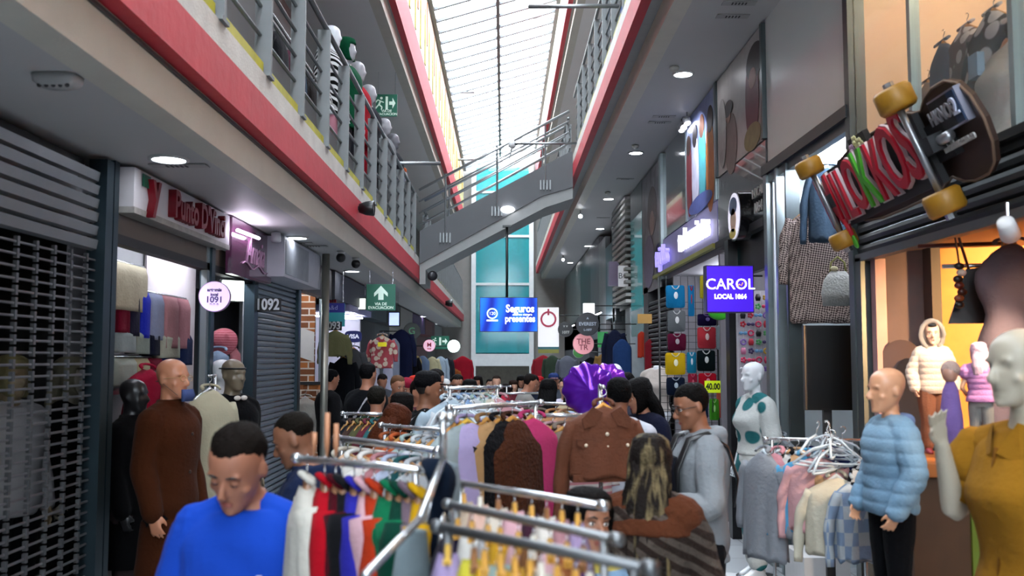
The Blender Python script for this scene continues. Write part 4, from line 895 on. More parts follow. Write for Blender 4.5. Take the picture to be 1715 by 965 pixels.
# 2. giant skateboard sign
def skateboard():
    r = empty('skateboard_sign', (0, 0, 0), 0, 'giant brown skateboard shop sign with red and green MILOKKOS lettering and four mustard wheels', 'sign')
    tilt = math.radians(24)
    # local frame: u along the board (towards -Y), v up along the tilted deck, n out of the deck (towards the hall, downwards)
    O = Vector((2.25, 5.2, E + 1.10)); u = Vector((0, -1, .03)).normalized(); v = Vector((-math.sin(tilt), 0, math.cos(tilt))); n = u.cross(v); n = n if n.x < 0 else -n
    M = Matrix((u, n * -1, v)).transposed().to_4x4(); M.translation = O     # local x = along, y = into the wall, z = up the deck
    W, HL = .25, .98
    poly = []
    for x, z in ((-HL, -.05), (-HL, .06), (-.92, .15), (-.80, .21), (-.60, .235), (-.3, .24), (-.02, .235), (.18, .235), (.30, .20), (.40, .19), (.50, .235), (.62, .255), (.78, .25), (.88, .21), (.95, .12), (.975, 0), (.95, -.12), (.88, -.21), (.78, -.25), (.62, -.255), (.50, -.235), (.40, -.19), (.30, -.20), (.18, -.235), (-.3, -.24), (-.6, -.235), (-.80, -.21), (-.92, -.15)): poly.append((x * (.84 if x > 0 else 1.085), z))
    MB().prism(poly[::-1], M, .03).build('deck', mat('#3a2922', rough=.45, noise=.3, scale=7), r)
    q = MB(); q.tube([M @ Vector((x, -.003, z)) for x, z in poly + poly[:1]], .008, 6); q.build('deck_edge', mat('#6b5646', rough=.5), r, True)
    wm = mat('#a8791f', rough=.45, noise=.35, scale=12); ax = steel('#9a9ca0', rough=.35)
    for xc, k in ((.41, 1), (-1.0, .9)):
        o = MB().box(xc - .13, xc + .13, -.045, 0, -.10, .10, M).build('truck', steel('#2c2c2e', rough=.5), r)
        MB().box(xc - .06, xc + .10, -.13, -.04, -.045, .045, M).build('hanger_block', steel('#3a3b3d', rough=.5), o)
        MB().tube([M @ Vector((xc + .0, -.07, 0)), M @ Vector((xc + .20, -.07, 0))], .028, 12).build('pivot_bolt', ax, o, True)
        MB().tube([M @ Vector((xc, -.14, -.36 * k)), M @ Vector((xc, -.14, .36 * k))], .019, 12).build('axle', ax, o, True)
        for sd in (-1, 1):
            Mw = M @ Matrix.Translation((xc, -.14, sd * .29 * k - .0)); rr = .098 * k; h = .062 * k
            wh = MB().lathe([(.001, -h), (rr * .45, -h), (rr * .5, -h + .01), (rr * .86, -h), (rr, -h + .018), (rr, h - .018), (rr * .86, h), (rr * .5, h - .01), (rr * .45, h), (.001, h)], 28, Mw).build('wheel', wm, o, True)
            MB().lathe([(.001, h * sd), (.028, h * sd), (.028, (h + .03) * sd), (.001, (h + .03) * sd)], 6, Mw).build('axle_nut', CHROME, o)
    # lettering plate and letters
    MB().box(-1.0, .36, -.075, -.035, -.20, .19, M).build('letter_plate', DARK, r)
    def letter(ch, xc, m, s=.40, dz=0, sh=.0):
        for nm, bold, dy, mm in (('outline', .012, -.10, plast('#d9c9cc')), ('letter', .003, -.112, m)):
            me = text_mesh(ch, s, .03 if nm == 'letter' else .02, bold, .62); me.transform(Matrix.Translation((xc, dy, dz))); me.transform(M)
            o = bpy.data.objects.new(nm, me); me.materials.clear(); me.materials.append(mm); COL.objects.link(o); o.parent = r
    red = plast('#b3182e', noise=.1); grn = plast('#4fae2e', noise=.1)
    for i, (ch, m) in enumerate(zip('MILOKKOS', (red, red, red, red, grn, red, red, red))):
        x = (-1.0, -.83, -.70, -.53, -.35, -.15, .06, .26)[i]; letter(ch, x, m, (.50, .46, .46, .46, .50, .50, .52, .58)[i], (-.02, -.02, -.02, -.0, 0, .0, .02, .05)[i])
    for x, z in ((-1.06, -.26), (-.92, -.30)):
        MB().ball((x, -.11, z), (.035, .015, .05), 12, 8, M).build('paint_drip', grn, r, True)
        MB().tube([M @ Vector((x + .01, -.11, z + .16)), M @ Vector((x, -.11, z))], [.022, .012], 8).build('paint_run', red, r, True)
    # daisies badge
    MB().box(-.44, -.20, -.085, -.05, .17, .27, M).build('flower_plate', DARK, r)
    for fx, fz, c in ((-.40, .20, '#b894b0'), (-.32, .235, '#d6d49a'), (-.27, .21, '#cfd09a')):
        q = MB()
        for k in range(6):
            a = k * PI / 3; q.ball((fx + .026 * math.cos(a), -.095, fz + .026 * math.sin(a)), (.017, .006, .017), 8, 6, M)
        q.ball((fx, -.10, fz), (.012, .008, .012), 8, 6, M); q.build('flower', plast(c), r, True)
    # black badge with numerals and the web address
    def lab(nm, t, x, z, s, m, d=.008, sx=1.0):
        me = text_mesh(t, s, d, .002, sx); me.transform(Matrix.Translation((x, -.05, z))); me.transform(M); o = bpy.data.objects.new(nm, me); me.materials.clear(); me.materials.append(m); COL.objects.link(o); o.parent = r
    MB().box(.48, .76, -.04, .0, .02, .20, M).build('badge_rim', steel('#b9bcd0', rough=.3), r); MB().box(.49, .68, -.045, .0, .03, .19, M).build('badge', BLACK, r); MB().box(.68, .75, -.045, .0, .03, .19, M).build('badge_end', plast('#1d3450'), r)
    lab('badge_lettering', 'HKNOS', .585, .11, .10, plast('#8d8d92'), .008, .75); lab('badge_number', '2', .715, .11, .12, plast('#cfd8ee'))
    lab('web_address', 'milokkos.com.co', .62, -.05, .06, plast('#a9a9a6'), .01, .75)
    MB().bar(M @ Vector((-.5, .03, .1)), Vector((XR - .02, 5.95, E + 1.2)), .04, .04).build('bracket', DARK, r); MB().bar(M @ Vector((.5, .03, .1)), Vector((XR - .02, 4.95, E + 1.2)), .04, .04).build('bracket', DARK, r)
skateboard()
# 3. CAROL sign cube hanging across, black fascia, round logo drum
e_, w_, h = hangsign('square glowing purple hanging sign reading CAROL local 1064', 1184, 446, 1262, 522, 9.0, emit('#3d12c4', .95), 'light_sign', .12)
text('lettering', 'CAROL', emit('#f0ecff', 1.6), e_, (0, -.004, .04), 0, size=.145, depth=.004, bold=.001, sx=.98); text('lettering', 'LOCAL 1064', emit('#f0ecff', 1.5), e_, (0, -.004, -.075), 0, size=.062, depth=.004, bold=.003, sx=.9)
L(-w_ / 2 - .01, w_ / 2 + .01, .01, .13, -h / 2 - .01, h / 2 + .01).build('casing', plast('#241a4a'), e_)
q = MB(); q.tube([(.07, -.008, .02), (.085, -.008, .045), (.105, -.008, .03), (.12, -.008, .06)], .005, 6); q.build('swirl', plast('#e0a060', emit=1), e_, True)
box_struct('trim_22', mat('#1a1a1c', rough=.25, noise=.05, coat=.5), XR - .02, XR + .1, 8.72, 10.7, E + 1.30, E + 2.02); box_struct('trim_23', DARK, XR - .06, XR + .06, 8.72, 10.7, E + 1.22, E + 1.30)
box_struct('trim_24', BLACK, XR + .02, XR + .08, 8.72, 10.4, E + .85, E + 1.22)
dr = empty('logo_drum', (XR - .02, 9.42, E + 1.41), 0, 'black cylindrical shop emblem with a pale oval portrait face on the dark fascia', 'sign')
q = MB(); Mx = RX(-PI / 2, 4, 'Y'); r0 = .25
q.lathe([(.001, 0), (r0, 0), (r0, .13), (.001, .13)], 40, Mx); q.build('drum', mat('#08080a', rough=.25, coat=.6), dr, 'angle')
q = MB(); q.lathe([(.001, .132), (r0 - .02, .132), (r0 - .02, .138), (.001, .138)], 40, Mx); q.build('face_disc', emit('#d8d6e6', .8), dr)
q = MB(); q.cur = 0
for zz, yy, a_, b_, m_ in ((.10, .0, .15, .09, 0), (-.04, .0, .11, .12, 1), (-.17, .03, .12, .05, 2)):
    q.cur = m_; q.lathe([(.001, .140), (1, .140), (1, .145), (.001, .145)], 24, Matrix.Translation((0, yy, zz)) @ Matrix.Diagonal((1, a_, b_, 1)) @ Mx)
q.build('portrait', [plast('#2b3a6a'), plast('#c9a58a'), plast('#b9a43a')], dr)
text('lettering', 'LOCAL', plast('#b8b8b4'), tag(empty('letter_sign', (XR - .03, 8.98, E + 1.52), 0), 'small silver lettering local 1064 at the near end of the black fascia', 'sign'), (0, 0, .06), LR, size=.13, depth=.01)
text('lettering', '1064', plast('#b8b8b4'), bpy.data.objects['letter_sign.001'], (0, 0, -.09), LR, size=.15, depth=.01)
# dark pillar at 1218-1240
o = MB().box(-.05, .05, -.08, .08, 0, E + 1.24).build('pillar', mat('#121316', rough=.35), None, False, (at(1229, 700, 10.0).x, 10.0, 0)); o['kind'] = 'structure'
# 4. glowing lilac letters
sg = empty('letter_sign', (XR - .02, 12.8, E + 1.55), 0, 'long glowing lilac shop lettering on a white panel under the large posters', 'sign')
L(0, .1, -2.05, 2.3, -.24, .24).build('panel', plast('#8a86b8', emit=.15), sg); L(-.06, .0, -2.05, 2.3, -.30, -.25).build('lower_trim', mat('#8d8a3a', rough=.4), sg)
text('lettering', 'todocamisetas', emit('#f4f4ff', 1.3), sg, (-.05, -.9, .0), LR, size=.40, depth=.05, bold=.003, sx=.80); text('lettering', 'tejidos', emit('#a59af0', .9), sg, (-.05, 1.45, -.02), LR, size=.42, depth=.06, bold=.003, sx=.9)
# 5. posters and panels of the upper storey: (y0,y1,z0,z1,material,label)
def poster(label, y0, y1, z0, z1, m, shapes=(), name='poster', frame=None):
    r = empty(name, (XR - .02, (y0 + y1) / 2, E + (z0 + z1) / 2), 0, label, 'poster'); w_, h = y1 - y0, z1 - z0
    L(0, .02, -w_ / 2, w_ / 2, -h / 2, h / 2).build('sheet', m, r)
    for i, (cx, cz, a_, b_, c) in enumerate(shapes):
        q = MB(); q.lathe([(.001, 0), (1, 0), (1, .003), (.001, .003)], 24, Matrix.Translation((-.003 - i * .0012, cx * w_, cz * h)) @ Matrix.Diagonal((1, a_ * w_, b_ * h, 1)) @ RX(-PI / 2, 4, 'Y')); q.build('print', paint(c, noise=.3, scale=9), r)
    if frame:
        q = MB()
        for yy in (-w_ / 2, w_ / 2): q.box(-.02, .03, yy - .03, yy + .03, -h / 2, h / 2)
        q.build('frame', frame, r)
    return r
poster('tall faded poster of dark haired figures on grey drapery beside the pale wall', 8.76, 10.68, 2.04, 3.14, mat('#bdb7b2', rough=.4, noise=.2, pattern='stripesx', col2='#a39d98', pscale=1.2), ((.16, -.28, .14, .30, '#8a7a74'), (-.30, -.05, .13, .42, '#7a3f48'), (-.36, .25, .16, .16, '#3a2a2a'), (-.32, .12, .07, .09, '#a8786a'), (-.30, -.40, .16, .12, '#9a8a5a'), (.2, .02, .06, .08, '#9a786a'), (.2, .08, .1, .08, '#4a4644'), (.35, -.1, .10, .35, '#a39d98')), frame=alud)
poster('brightly lit poster of models in coloured tops over the glowing lilac letters', 10.75, 12.5, 1.80, 3.14, mat('#7a86b4', rough=.3, noise=.3, pattern='noise', col2='#aab4d8', pscale=2), ((-.32, -.15, .13, .42, '#c47a3a'), (-.34, .25, .09, .12, '#3a2a24'), (-.08, -.1, .12, .38, '#4aa7b0'), (-.08, .27, .08, .11, '#5a3a2a'), (.16, -.12, .13, .40, '#d9dcf0'), (.16, .25, .08, .11, '#2a2226'), (.38, -.1, .10, .38, '#8a2f3a'), (.0, -.42, .4, .08, '#5a6ab0'), (.38, .22, .07, .1, '#4a3028')), frame=alu)
box_struct('window_7', mat('#59666c', rough=.12, noise=.3, scale=1, coat=.6), XR - .005, XR + .03, 12.55, 14.45, E + 1.82, E + 3.14); box_struct('window_7', alu, XR - .05, XR + .05, 14.45, 14.6, E + 1.2, E + 3.14)
poster('narrow grey banner of a blurred portrait between the window and the teal panel', 14.7, 16.6, 1.1, 3.1, mat('#8c8a8e', rough=.5, noise=.3, pattern='noise', col2='#6f6c70', pscale=2.5), ((-.1, .15, .25, .2, '#6a5f5e'), (-.1, .05, .12, .1, '#a08478'), (.1, -.25, .3, .22, '#7a6f88')))
box_struct('window_8', mat('#3f9a9c', rough=.2, noise=.2, coat=.4, emit=.1), XR - .01, XR + .05, 16.7, 18.2, E + .9, E + 2.6); box_struct('window_8', mat('#8aa3a6', rough=.3), XR - .01, XR + .05, 16.7, 18.2, E + .4, E + .88); box_struct('window_8', paint('#6f7b7c'), XR - .01, XR + .05, 16.7, 18.2, E + 2.6, E + 3.14)
lv = empty('louvre_screen', (XR, 19.4, E + 2.0), 0, 'tall screen of dark slanted louvre slats on the upper storey', 'screen')
for i in range(17): L(-.10, .05, -1.1, 1.1, -.9 + i * .125 - .03, -.9 + i * .125 + .03).build('slat', paint('#b9b8b4') if i % 1 == 0 else DARK, lv)
L(.05, .08, -1.1, 1.1, -1, 1.16).build('back_panel', DARK, lv)
for (y0_, y1_, z0_, z1_, c) in ((20.6, 21.3, .8, 3.14, '#2e3a40'), (21.3, 22.6, .9, 2.6, '#4b6a72'), (22.6, 24.2, .6, 2.9, '#8f8f92'), (24.2, 26.5, .5, 3.1, '#77727a'), (26.5, 30, .4, 3.1, '#3d3a3c'), (30, 37.8, .3, 3.1, '#8b8a86')):
    box_struct('wall_right', mat(c, rough=.4, noise=.3, scale=2), XR - .02, XR + .1, y0_, y1_, E + z0_, E + z1_)
hangsign('mauve shop sign box standing out from the louvre screen', 1020, 438, 1037, 478, 19.5, plast('#8d7f9c'), 'sign_box', .3)
e_, w_, h = hangsign('white sign with dark letters B in front of the louvre screen', 1036, 445, 1052, 480, 18.6, plast('#d6d8dc', emit=.3), 'sign_box', .1); text('lettering', 'BC', plast('#333a44'), e_, (0, -.004, 0), 0, size=.16, depth=.004)
# ground floor of that side: pillars and fronts
for i, (y0_, y1_, c) in enumerate(((16.0, 16.5, '#3a3a3e'), (18.3, 19.0, '#82898c'), (20.8, 21.2, '#70767a'), (24.0, 24.5, '#9a9ca0'), (27, 38, '#4a4a50'))):
    box_struct('wall_right', mat(c, rough=.5, noise=.2), XR - .02, XR + .25, y0_, y1_, 0, E + (.97 if i == 1 else 1.2))
s3 = empty('rolling_shutter', (XR, 15.5, 0), 0, 'dark closed rolling shutter behind the cream bust mannequin', 'shutter'); q = MB(); z = .05
while z < E + .9: q.rings([[(xx, yy, z + zz) for xx, zz in ((.02, 0), (-.014, .01), (-.02, .04), (.02, .07))] for yy in (-1.3, .5)], True); z += .074
q.build('slat_panel', steel('#4c4b4e', rough=.6), s3)
for (y0_, y1_, c) in ((8.9, 10.9, '#7d7a80'), (11, 14, '#6f7076'), (16.5, 18.3, '#b9c2c4'), (19, 24, '#5e6066')): box_struct('wall_right', paint(c), XR + 1.0, XR + 1.05, y0_, y1_, 0, E + 1.2)
for y in (8.7, 11.0, 14.0, 16.6, 19.0): box_struct('wall_right', paint('#77757a'), XR + .05, XR + 1.05, y - .03, y + .03, 0, E + 1.2)
box_struct('ceiling', paint('#8d8c90'), XR + .05, 5.0, 8.7, 37, E + 1.2, E + 1.28)
tube_light('fluorescent tube inside the accessory shop behind the white mannequin', (XR + .5, 9.0, E + 1.1), (XR + .5, 10.6, E + 1.1), 110); tube_light('fluorescent tube inside the folded shirt shop', (XR + .5, 11.3, E + 1.1), (XR + .5, 13.6, E + 1.1), 90); tube_light('fluorescent tube inside the far shop with the red column', (XR + .5, 16.8, E + 1.1), (XR + .5, 18.2, E + 1.1), 130)
for Y, l in ((21, 'fluorescent tube in the far shop beyond the round signs'), (29, 'farthest fluorescent tube on the billboard side')): tube_light(l, (XR - .3, Y, E + 1.0), (XR - .3, Y + 2, E + 1.0), 30)
# 6. ceiling fittings on the high ceiling
def fitting(label, p, name='smoke_detector', s=1.0):
    q = MB(); q.lathe([(.05 * s, 0), (.055 * s, -.02 * s), (.04 * s, -.05 * s), (.001, -.055 * s)], 20); o = q.build(name, plast('#b8b6b0'), None, True, p); return tag(o, label, 'detector')
def vent(label, p, w_=.30, d=.10):
    r = empty('ceiling_vent', p, 0, label, 'vent'); L(-w_ / 2, w_ / 2, -d / 2, d / 2, -.006, 0).build('plate', plast('#a2a2a0'), r)
    for i in range(5): L(-w_ * .22 + i * .03, -w_ * .22 + i * .03 + .012, -d * .25, d * .25, -.009, -.005).build('slat', DARK, r)
for (px_, py_), l in (((1129, 112), 'small square detector box beside the first high ceiling lamp'), ((1064, 243), 'small detector beside the second high ceiling lamp'), ((1018, 322), 'small detector beside the third high ceiling lamp')): fitting(l, atZ(px_, py_, ZRC))
for (px_, py_), l in (((1227, 27), 'slotted ceiling vent near the top of the portrait poster'), ((1238, 5), 'slotted ceiling vent at the very top edge'), ((1105, 205), 'slotted ceiling vent between the first two lamps'), ((1112, 195), 'narrow slotted vent next to the track spots'), ((1047, 300), 'slotted ceiling vent beyond the second lamp'), ((1010, 365), 'slotted ceiling vent past the third lamp')): vent(l, atZ(px_, py_, ZRC - .001))
for (px_, py_), l in (((97, 128), 'frosted square emergency light on the low ceiling over the grille'),):
    p = atZ(px_, py_, ZL); r = empty('emergency_light', p, 0, l, 'lamp'); q = MB(); q.loft([(0, 0, 0, .10, .07), (0, 0, -.03, .095, .065), (0, 0, -.05, .07, .05)], 20, None, 4); q.build('cover', mat('#a9aaa8', rough=.3), r, True)
    for i in range(5): MB().ball((-.06 + i * .03, -.04, -.05), .010, 10, 6).build('bulb', plast('#3a3a3c'), r, True)
vent('grey slotted vent beside the lamp over the red lettered sign', atZ(300, 277, ZL - .001), .36, .10); vent('grey vent near the lamp of the white sign box', atZ(500, 407, ZL - .001)); vent('thin dark vent line near the slim steel pole', atZ(525, 412, ZL - .001))
def trackspot(label, p, tgt, em=40, r=.05):
    e_ = empty('spot_lamp', p, 0, label, 'lamp'); d = (Vector(tgt) - Vector(p)); Mx = d.to_track_quat('Z', 'Y').to_matrix().to_4x4(); Mx.translation = Vector((0, 0, -.13))
    MB().lathe([(.02, -.09), (r, -.06), (r, .03), (r * .86, .03), (r * .8, -.0), (.001, 0)], 20, Mx).build('lamp_shade', plast('#c9c9cc'), e_, True); MB().lathe([(.001, .012), (r * .8, .012), (r * .8, .018), (.001, .018)], 20, Mx).build('bulb', emit('#f4f6ff', em), e_); MB().tube([(0, 0, 0), (0, 0, -.12)], .010, 8).build('stem', plast('#9a9a9c'), e_, True)
for (px_, py_), tgt, l in (((1163, 188), (XR, 11.6, E + 2.4), 'spot lamp aimed at the bright model poster, beside the ceiling edge'), ((1146, 200), (XR, 11.9, E + 2.2), 'spot lamp aimed down at the glowing lilac lettering'), ((1181, 196), (XR, 11.2, E + 2.2), 'spot lamp hugging the wall over the bright model poster'), ((972, 352), (1.6, 12, 2), 'bright spot lamp hanging at the beam beside the staircase end'), ((943, 428), (2.2, 20, 2), 'spot lamp at the far end of the high ceiling')):
    p = atZ(px_, py_, ZRC); trackspot(l, (min(p.x, 2.36), p.y, ZRC), tgt)
l = bpy.data.lights.new('spot', 'SPOT'); l.energy = 160; l.spot_size = 1.6; l.spot_blend = .7; l.color = (.85, .88, 1); o = bpy.data.objects.new('spot_light', l); COL.objects.link(o); o.location = (2.0, 11.2, ZRC - .12); o.rotation_euler = (Vector((XR, 11.9, E + 2.3)) - Vector(o.location)).to_track_quat('-Z', 'Y').to_euler()
# cameras, speakers
def camera_dome(label, p, r=.055):
    e_ = empty('security_camera', p, 0, label, 'camera'); MB().lathe([(.001, .0), (.045, 0), (.045, -.03), (.001, -.03)], 18).build('mount', plast('#c9c9c9'), e_, True); MB().ball((0, 0, -.03 - r * .8), (r, r, r), 18, 12).build('dome', BLACK, e_, True)
camera_dome('black security camera on the low ceiling, nearer of two beside the pale beam', atZ(571, 421, ZL)); camera_dome('black security camera on the low ceiling, farther of two beside the pale beam', atZ(596, 432, ZL))
def speaker(label, p, s=1.0, rz=.5):
    e_ = empty('loudspeaker', p, rz, label, 'speaker'); q = MB(); Mx = RX(PI / 2, 4, 'X'); q.lathe([(.001, -.10 * s), (.05 * s, -.09 * s), (.075 * s, -.02 * s), (.085 * s, .06 * s), (.08 * s, .07 * s)], 20, Mx, False); q.build('shell', BLACK, e_, True)
    MB().lathe([(.001, .055 * s), (.08 * s, .06 * s), (.08 * s, .065 * s), (.001, .06 * s)], 20, Mx).build('grille', plast('#26262a'), e_, True); MB().box(-.02 * s, .02 * s, -.02, .14 * s, -.02, .02).build('bracket', DARK, e_)
Yp = YX(613, -1.47); speaker('black loudspeaker fixed on the red band of the gallery edge', (-1.47, Yp, at(613, 349, Yp).z), 1.0, PI * .5); 
Yp = 17.5; p = at(722, 461, Yp); speaker('black loudspeaker under the foot of the staircase', (p.x, Yp + .2, p.z), 1.1, .3)
Yp = YX(752, -1.47); speaker('small far loudspeaker on the red band beyond the staircase', (-1.47, Yp, at(752, 508, Yp).z), 1.2, PI / 2)
p = at(858, 243, 17.6); e_ = empty('security_camera', p, 0, 'white bullet security camera on a stair rail against the glass roof', 'camera'); MB().lathe([(.001, -.05), (.06, -.05), (.075, .02), (.07, .10), (.001, .10)], 20, RX(PI / 2, 4, 'X')).build('housing', plast('#c4c6c6'), e_, True); MB().ball((0, -.0, 0), .045, 14, 10, Matrix.Translation((0, -.04, 0))).build('lens', BLACK, e_, True); MB().tube([(0, .05, 0), (-.05, .1, -.25)], .012, 8).build('bracket', plast('#c4c6c6'), e_)
# 7. hanging TV under the stair
Yt = 17.3; tvp = at(852, 527, Yt); a_ = at(805, 499, Yt); b_ = at(900, 555, Yt); w_, h = b_.x - a_.x, a_.z - b_.z
tv = empty('hanging_screen', tvp, 0, 'lit blue advertising screen reading Seguros presentes on a black pole under the staircase', 'screen')
def tvm():
    m = emit('#1030c8', 1.0).copy(); nt = m.node_tree; b = nt.nodes['Principled BSDF']; tc = nt.nodes.new('ShaderNodeTexCoord'); nz = nt.nodes.new('ShaderNodeTexWave'); nz.inputs['Scale'].default_value = .9; nz.inputs['Distortion'].default_value = 5; nz.inputs['Detail'].default_value = 0
    nt.links.new(tc.outputs['Object'], nz.inputs[0]); cr = nt.nodes.new('ShaderNodeValToRGB'); cr.color_ramp.elements[0].color = (.004, .015, .28, 1); cr.color_ramp.elements[1].color = (.01, .14, .85, 1); nt.links.new(nz.outputs[1], cr.inputs[0]); nt.links.new(cr.outputs[0], b.inputs['Base Color']); nt.links.new(cr.outputs[0], b.inputs['Emission Color']); return m
L(-w_ / 2, w_ / 2, 0, .02, -h / 2, h / 2).build('display', tvm(), tv); L(-w_ / 2 - .012, w_ / 2 + .012, .004, .08, -h / 2 - .012, h / 2 + .012).build('casing', BLACK, tv)
wl = emit('#e8f4ff', 1.3)
text('lettering', 'Seguros', wl, tv, (w_ * .20, -.006, h * .17), 0, size=.19, depth=.004, bold=.006, sx=.85); text('lettering', 'estamos siempre', wl, tv, (w_ * .24, -.006, h * .0), 0, size=.065, depth=.004, bold=.001, sx=.8); text('lettering', 'presentes', wl, tv, (w_ * .20, -.006, -h * .13), 0, size=.17, depth=.004, bold=.005, sx=.82)
q = MB(); Mx = Matrix.Translation((-w_ * .29, -.006, h * .03)) @ RX(PI / 2, 4, 'X'); q.lathe([(.075, 0), (.10, 0), (.10, .004), (.075, .004)], 28, Mx, False); q.build('badge_ring', emit('#c8f0c8', 1.1), tv); text('badge_number', '120', wl, tv, (-w_ * .29, -.008, h * .03), 0, size=.08, depth=.004); L(-w_ * .39, -w_ * .19, -.008, -.004, -h * .2, -h * .155).build('badge_banner', wl, tv)
pt = at(849, 378, Yt + .12); MB().tube([(pt.x - tvp.x, .06, h * .3), (pt.x - tvp.x - .0, .12, pt.z - tvp.z)], .024, 10).build('pole', BLACK, tv, True); MB().box(pt.x - tvp.x - .08, pt.x - tvp.x + .08, .05, .2, pt.z - tvp.z - .03, pt.z - tvp.z).build('mount', BLACK, tv)
# 8. hanging round signs further in
e_, w_, h = hangsign('tall white hanging panel with a dark red ring emblem next to the blue screen', 901, 515, 936, 581, 19.5, plast('#e2e0e2', emit=.75))
q = MB(); Mx = Matrix.Translation((0, -.006, h * .2)) @ RX(PI / 2, 4, 'X'); q.lathe([(.125, 0), (.165, 0), (.165, .006), (.125, .006)], 32, Mx, False); q.box(-.02, .02, -.008, -.002, h * .2 + .08, h * .2 + .21); q.build('ring_emblem', plast('#a0143c', emit=.4), e_); L(-w_ / 2, w_ / 2, -.004, 0, -h / 2 - .05, -h / 2).build('teal_band', plast('#1b6a70'), e_); L(-w_ / 2, w_ / 2, -.004, .01, -h / 2 - .13, -h / 2 - .05).build('olive_band', plast('#8c8a2a'), e_)
disc_sign('smaller black round sign with a grey rim beside the EVEREST disc', at(947, 552, 19), .15, '#1a1a1c', '#4a4a4c', [('1077', -.4, .5), ('v v', .45, .5)], 0, tcol='#b8b8b4', arm_dir=1)
disc_sign('black round sign reading EVEREST', at(984, 543, 17.5), .215, '#0c0c18', '#14141c', [('EVEREST', .0, .40), ('L-1077', -.5, .24), ('^', .42, .4)], 0, tcol='#aeb6c4', arm_dir=1)
disc_sign('round salmon pink sign under the EVEREST disc', at(977, 576, 17.8), .20, '#d08f96', '#c07f86', [('THE', .2, .7), ('TR', -.35, .7)], 0, tcol='#a84a55', arm_dir=1, em=.6)
disc_sign('small green and white round sign below the salmon pink sign', at(969, 590, 20), .12, '#5fae5a', '#dfe6df', [('o', 0, .8)], 0, tcol='#2d4a9a', arm_dir=1)
e_, w_, h = hangsign('white pleated lamp-like sign above the EVEREST disc', 977, 508, 996, 528, 18.5, emit('#e6e6e6', 1.2), 'light_sign', .1)
e_, w_, h = hangsign('green hanging placard beside the EVEREST disc', 1001, 556, 1018, 582, 18.8, plast('#2f8f4a', emit=.4))
e_, w_, h = hangsign('tan leather-look hanging board by the far teal window', 1068, 526, 1092, 542, 14.2, mat('#a87f3c', rough=.6))
# ================================================================= MANNEQUINS
flesh = plast('#b57a5c', rough=.4, noise=.06); whitep = plast('#c9ccd0', rough=.3, noise=.05); beige = plast('#b9a893', rough=.45, noise=.06); skin2 = plast('#c8926f', rough=.35, noise=.06); greyp = plast('#9a9a9e', rough=.3, noise=.05)
def PX(px, Y): return at(px, 600, Y).x
def ZT(py, Y): return EYE + (VY - py) / FPX * Y
def mannequin(label, px, py_top, Y, rz, sk=whitep, X=None, z=0.0, pose=None, vox=.012, name='mannequin', **k):
    x = PX(px, Y) if X is None else X
    h = ZT(py_top, Y) - z
    k.setdefault('shoes', None); k.setdefault('hair', None); k.setdefault('eyes', False)
    return person(name, label, (x, Y), rz, h, pose or Pose(), matskin=sk, vox=vox, cat='mannequin', z=z, **k)
def base_plate(root, P=None):
    MB().lathe([(.001, 0), (.17, 0), (.17, .012), (.001, .015)], 28).build('base', CHROME, root, True)
blackcloth = fab('#0d0d10', noise=.3); brownwool = fab('#43210f', noise=.18); trous = fab('#101114')
# brown coat
def glasses(root, P, col='#5a4a3a', r=.021):
    q = MB(); M = P.headM()
    for sx in (-1, 1):
        q.tube([M @ Vector((sx * .032 + 1.15 * r * math.cos(a), -.102, .119 + r * .85 * math.sin(a))) for a in np.linspace(0, 2 * PI, 15)], .0017, 6)
        q.tube([M @ Vector((sx * .056, -.100, .124)), M @ Vector((sx * .074, -.06, .124)), M @ Vector((sx * .08, .01, .118))], .0017, 6)
    q.tube([M @ Vector((-.009, -.102, .124)), M @ Vector((.009, -.102, .124))], .0017, 6); q.build('glasses', plast(col), root, True)
def brown_extra(root, P):
    glasses(root, P, '#b08a5a'); M = P.headM(); q = MB(); q.rings([[(x * (1 - .1 * abs(t)), -.10 - .02 * math.cos(x * 12) - (.012 if w_ else 0), .02 + t * .035) for x in np.linspace(-.05, .05, 9)] + [(x, -.088 - .02 * math.cos(x * 12), .02 + t * .035) for x in np.linspace(.05, -.05, 9)] for t, w_ in ((-1, 0), (0, 1), (1, 0))], True, M); q.build('face_mask', fab('#4a5a8c'), root, True)
    q = MB(); q.tube([M @ Vector((-.05, -.08, .02)), M @ Vector((-.082, .0, .09))], .0016, 6).tube([M @ Vector((-.078, .0, .10)), M @ Vector((-.02, .10, .10)), M @ Vector((.06, .08, .10))], .002, 6); q.build('strap', BLACK, root)
mannequin('bald tan mannequin in a long brown wool coat with glasses and a blue mask', 285, 608, 6.0, 1.25, flesh, X=-2.06, vox=.009, pose=Pose(bulk=.94, curl=.35), extras=brown_extra,
    top=dict(mat=brownwool, name='coat', inf=.030, hem=.52, flare=.10, collar=.055, wr=.004, sleeve=1.0, buttons=(4, plast('#2a170e'))), bottom=dict(mat=trous))
mannequin('dark headless-looking mannequin in a plain black coat squeezed beside the steel column', 205, 640, 6.45, 1.45, plast('#1a1a1c'), X=-2.47, vox=.014, pose=Pose(curl=.4), top=dict(mat=blackcloth, name='coat', inf=.03, hem=.50, flare=.08, collar=.05), bottom=dict(mat=fab('#3a2e30')))
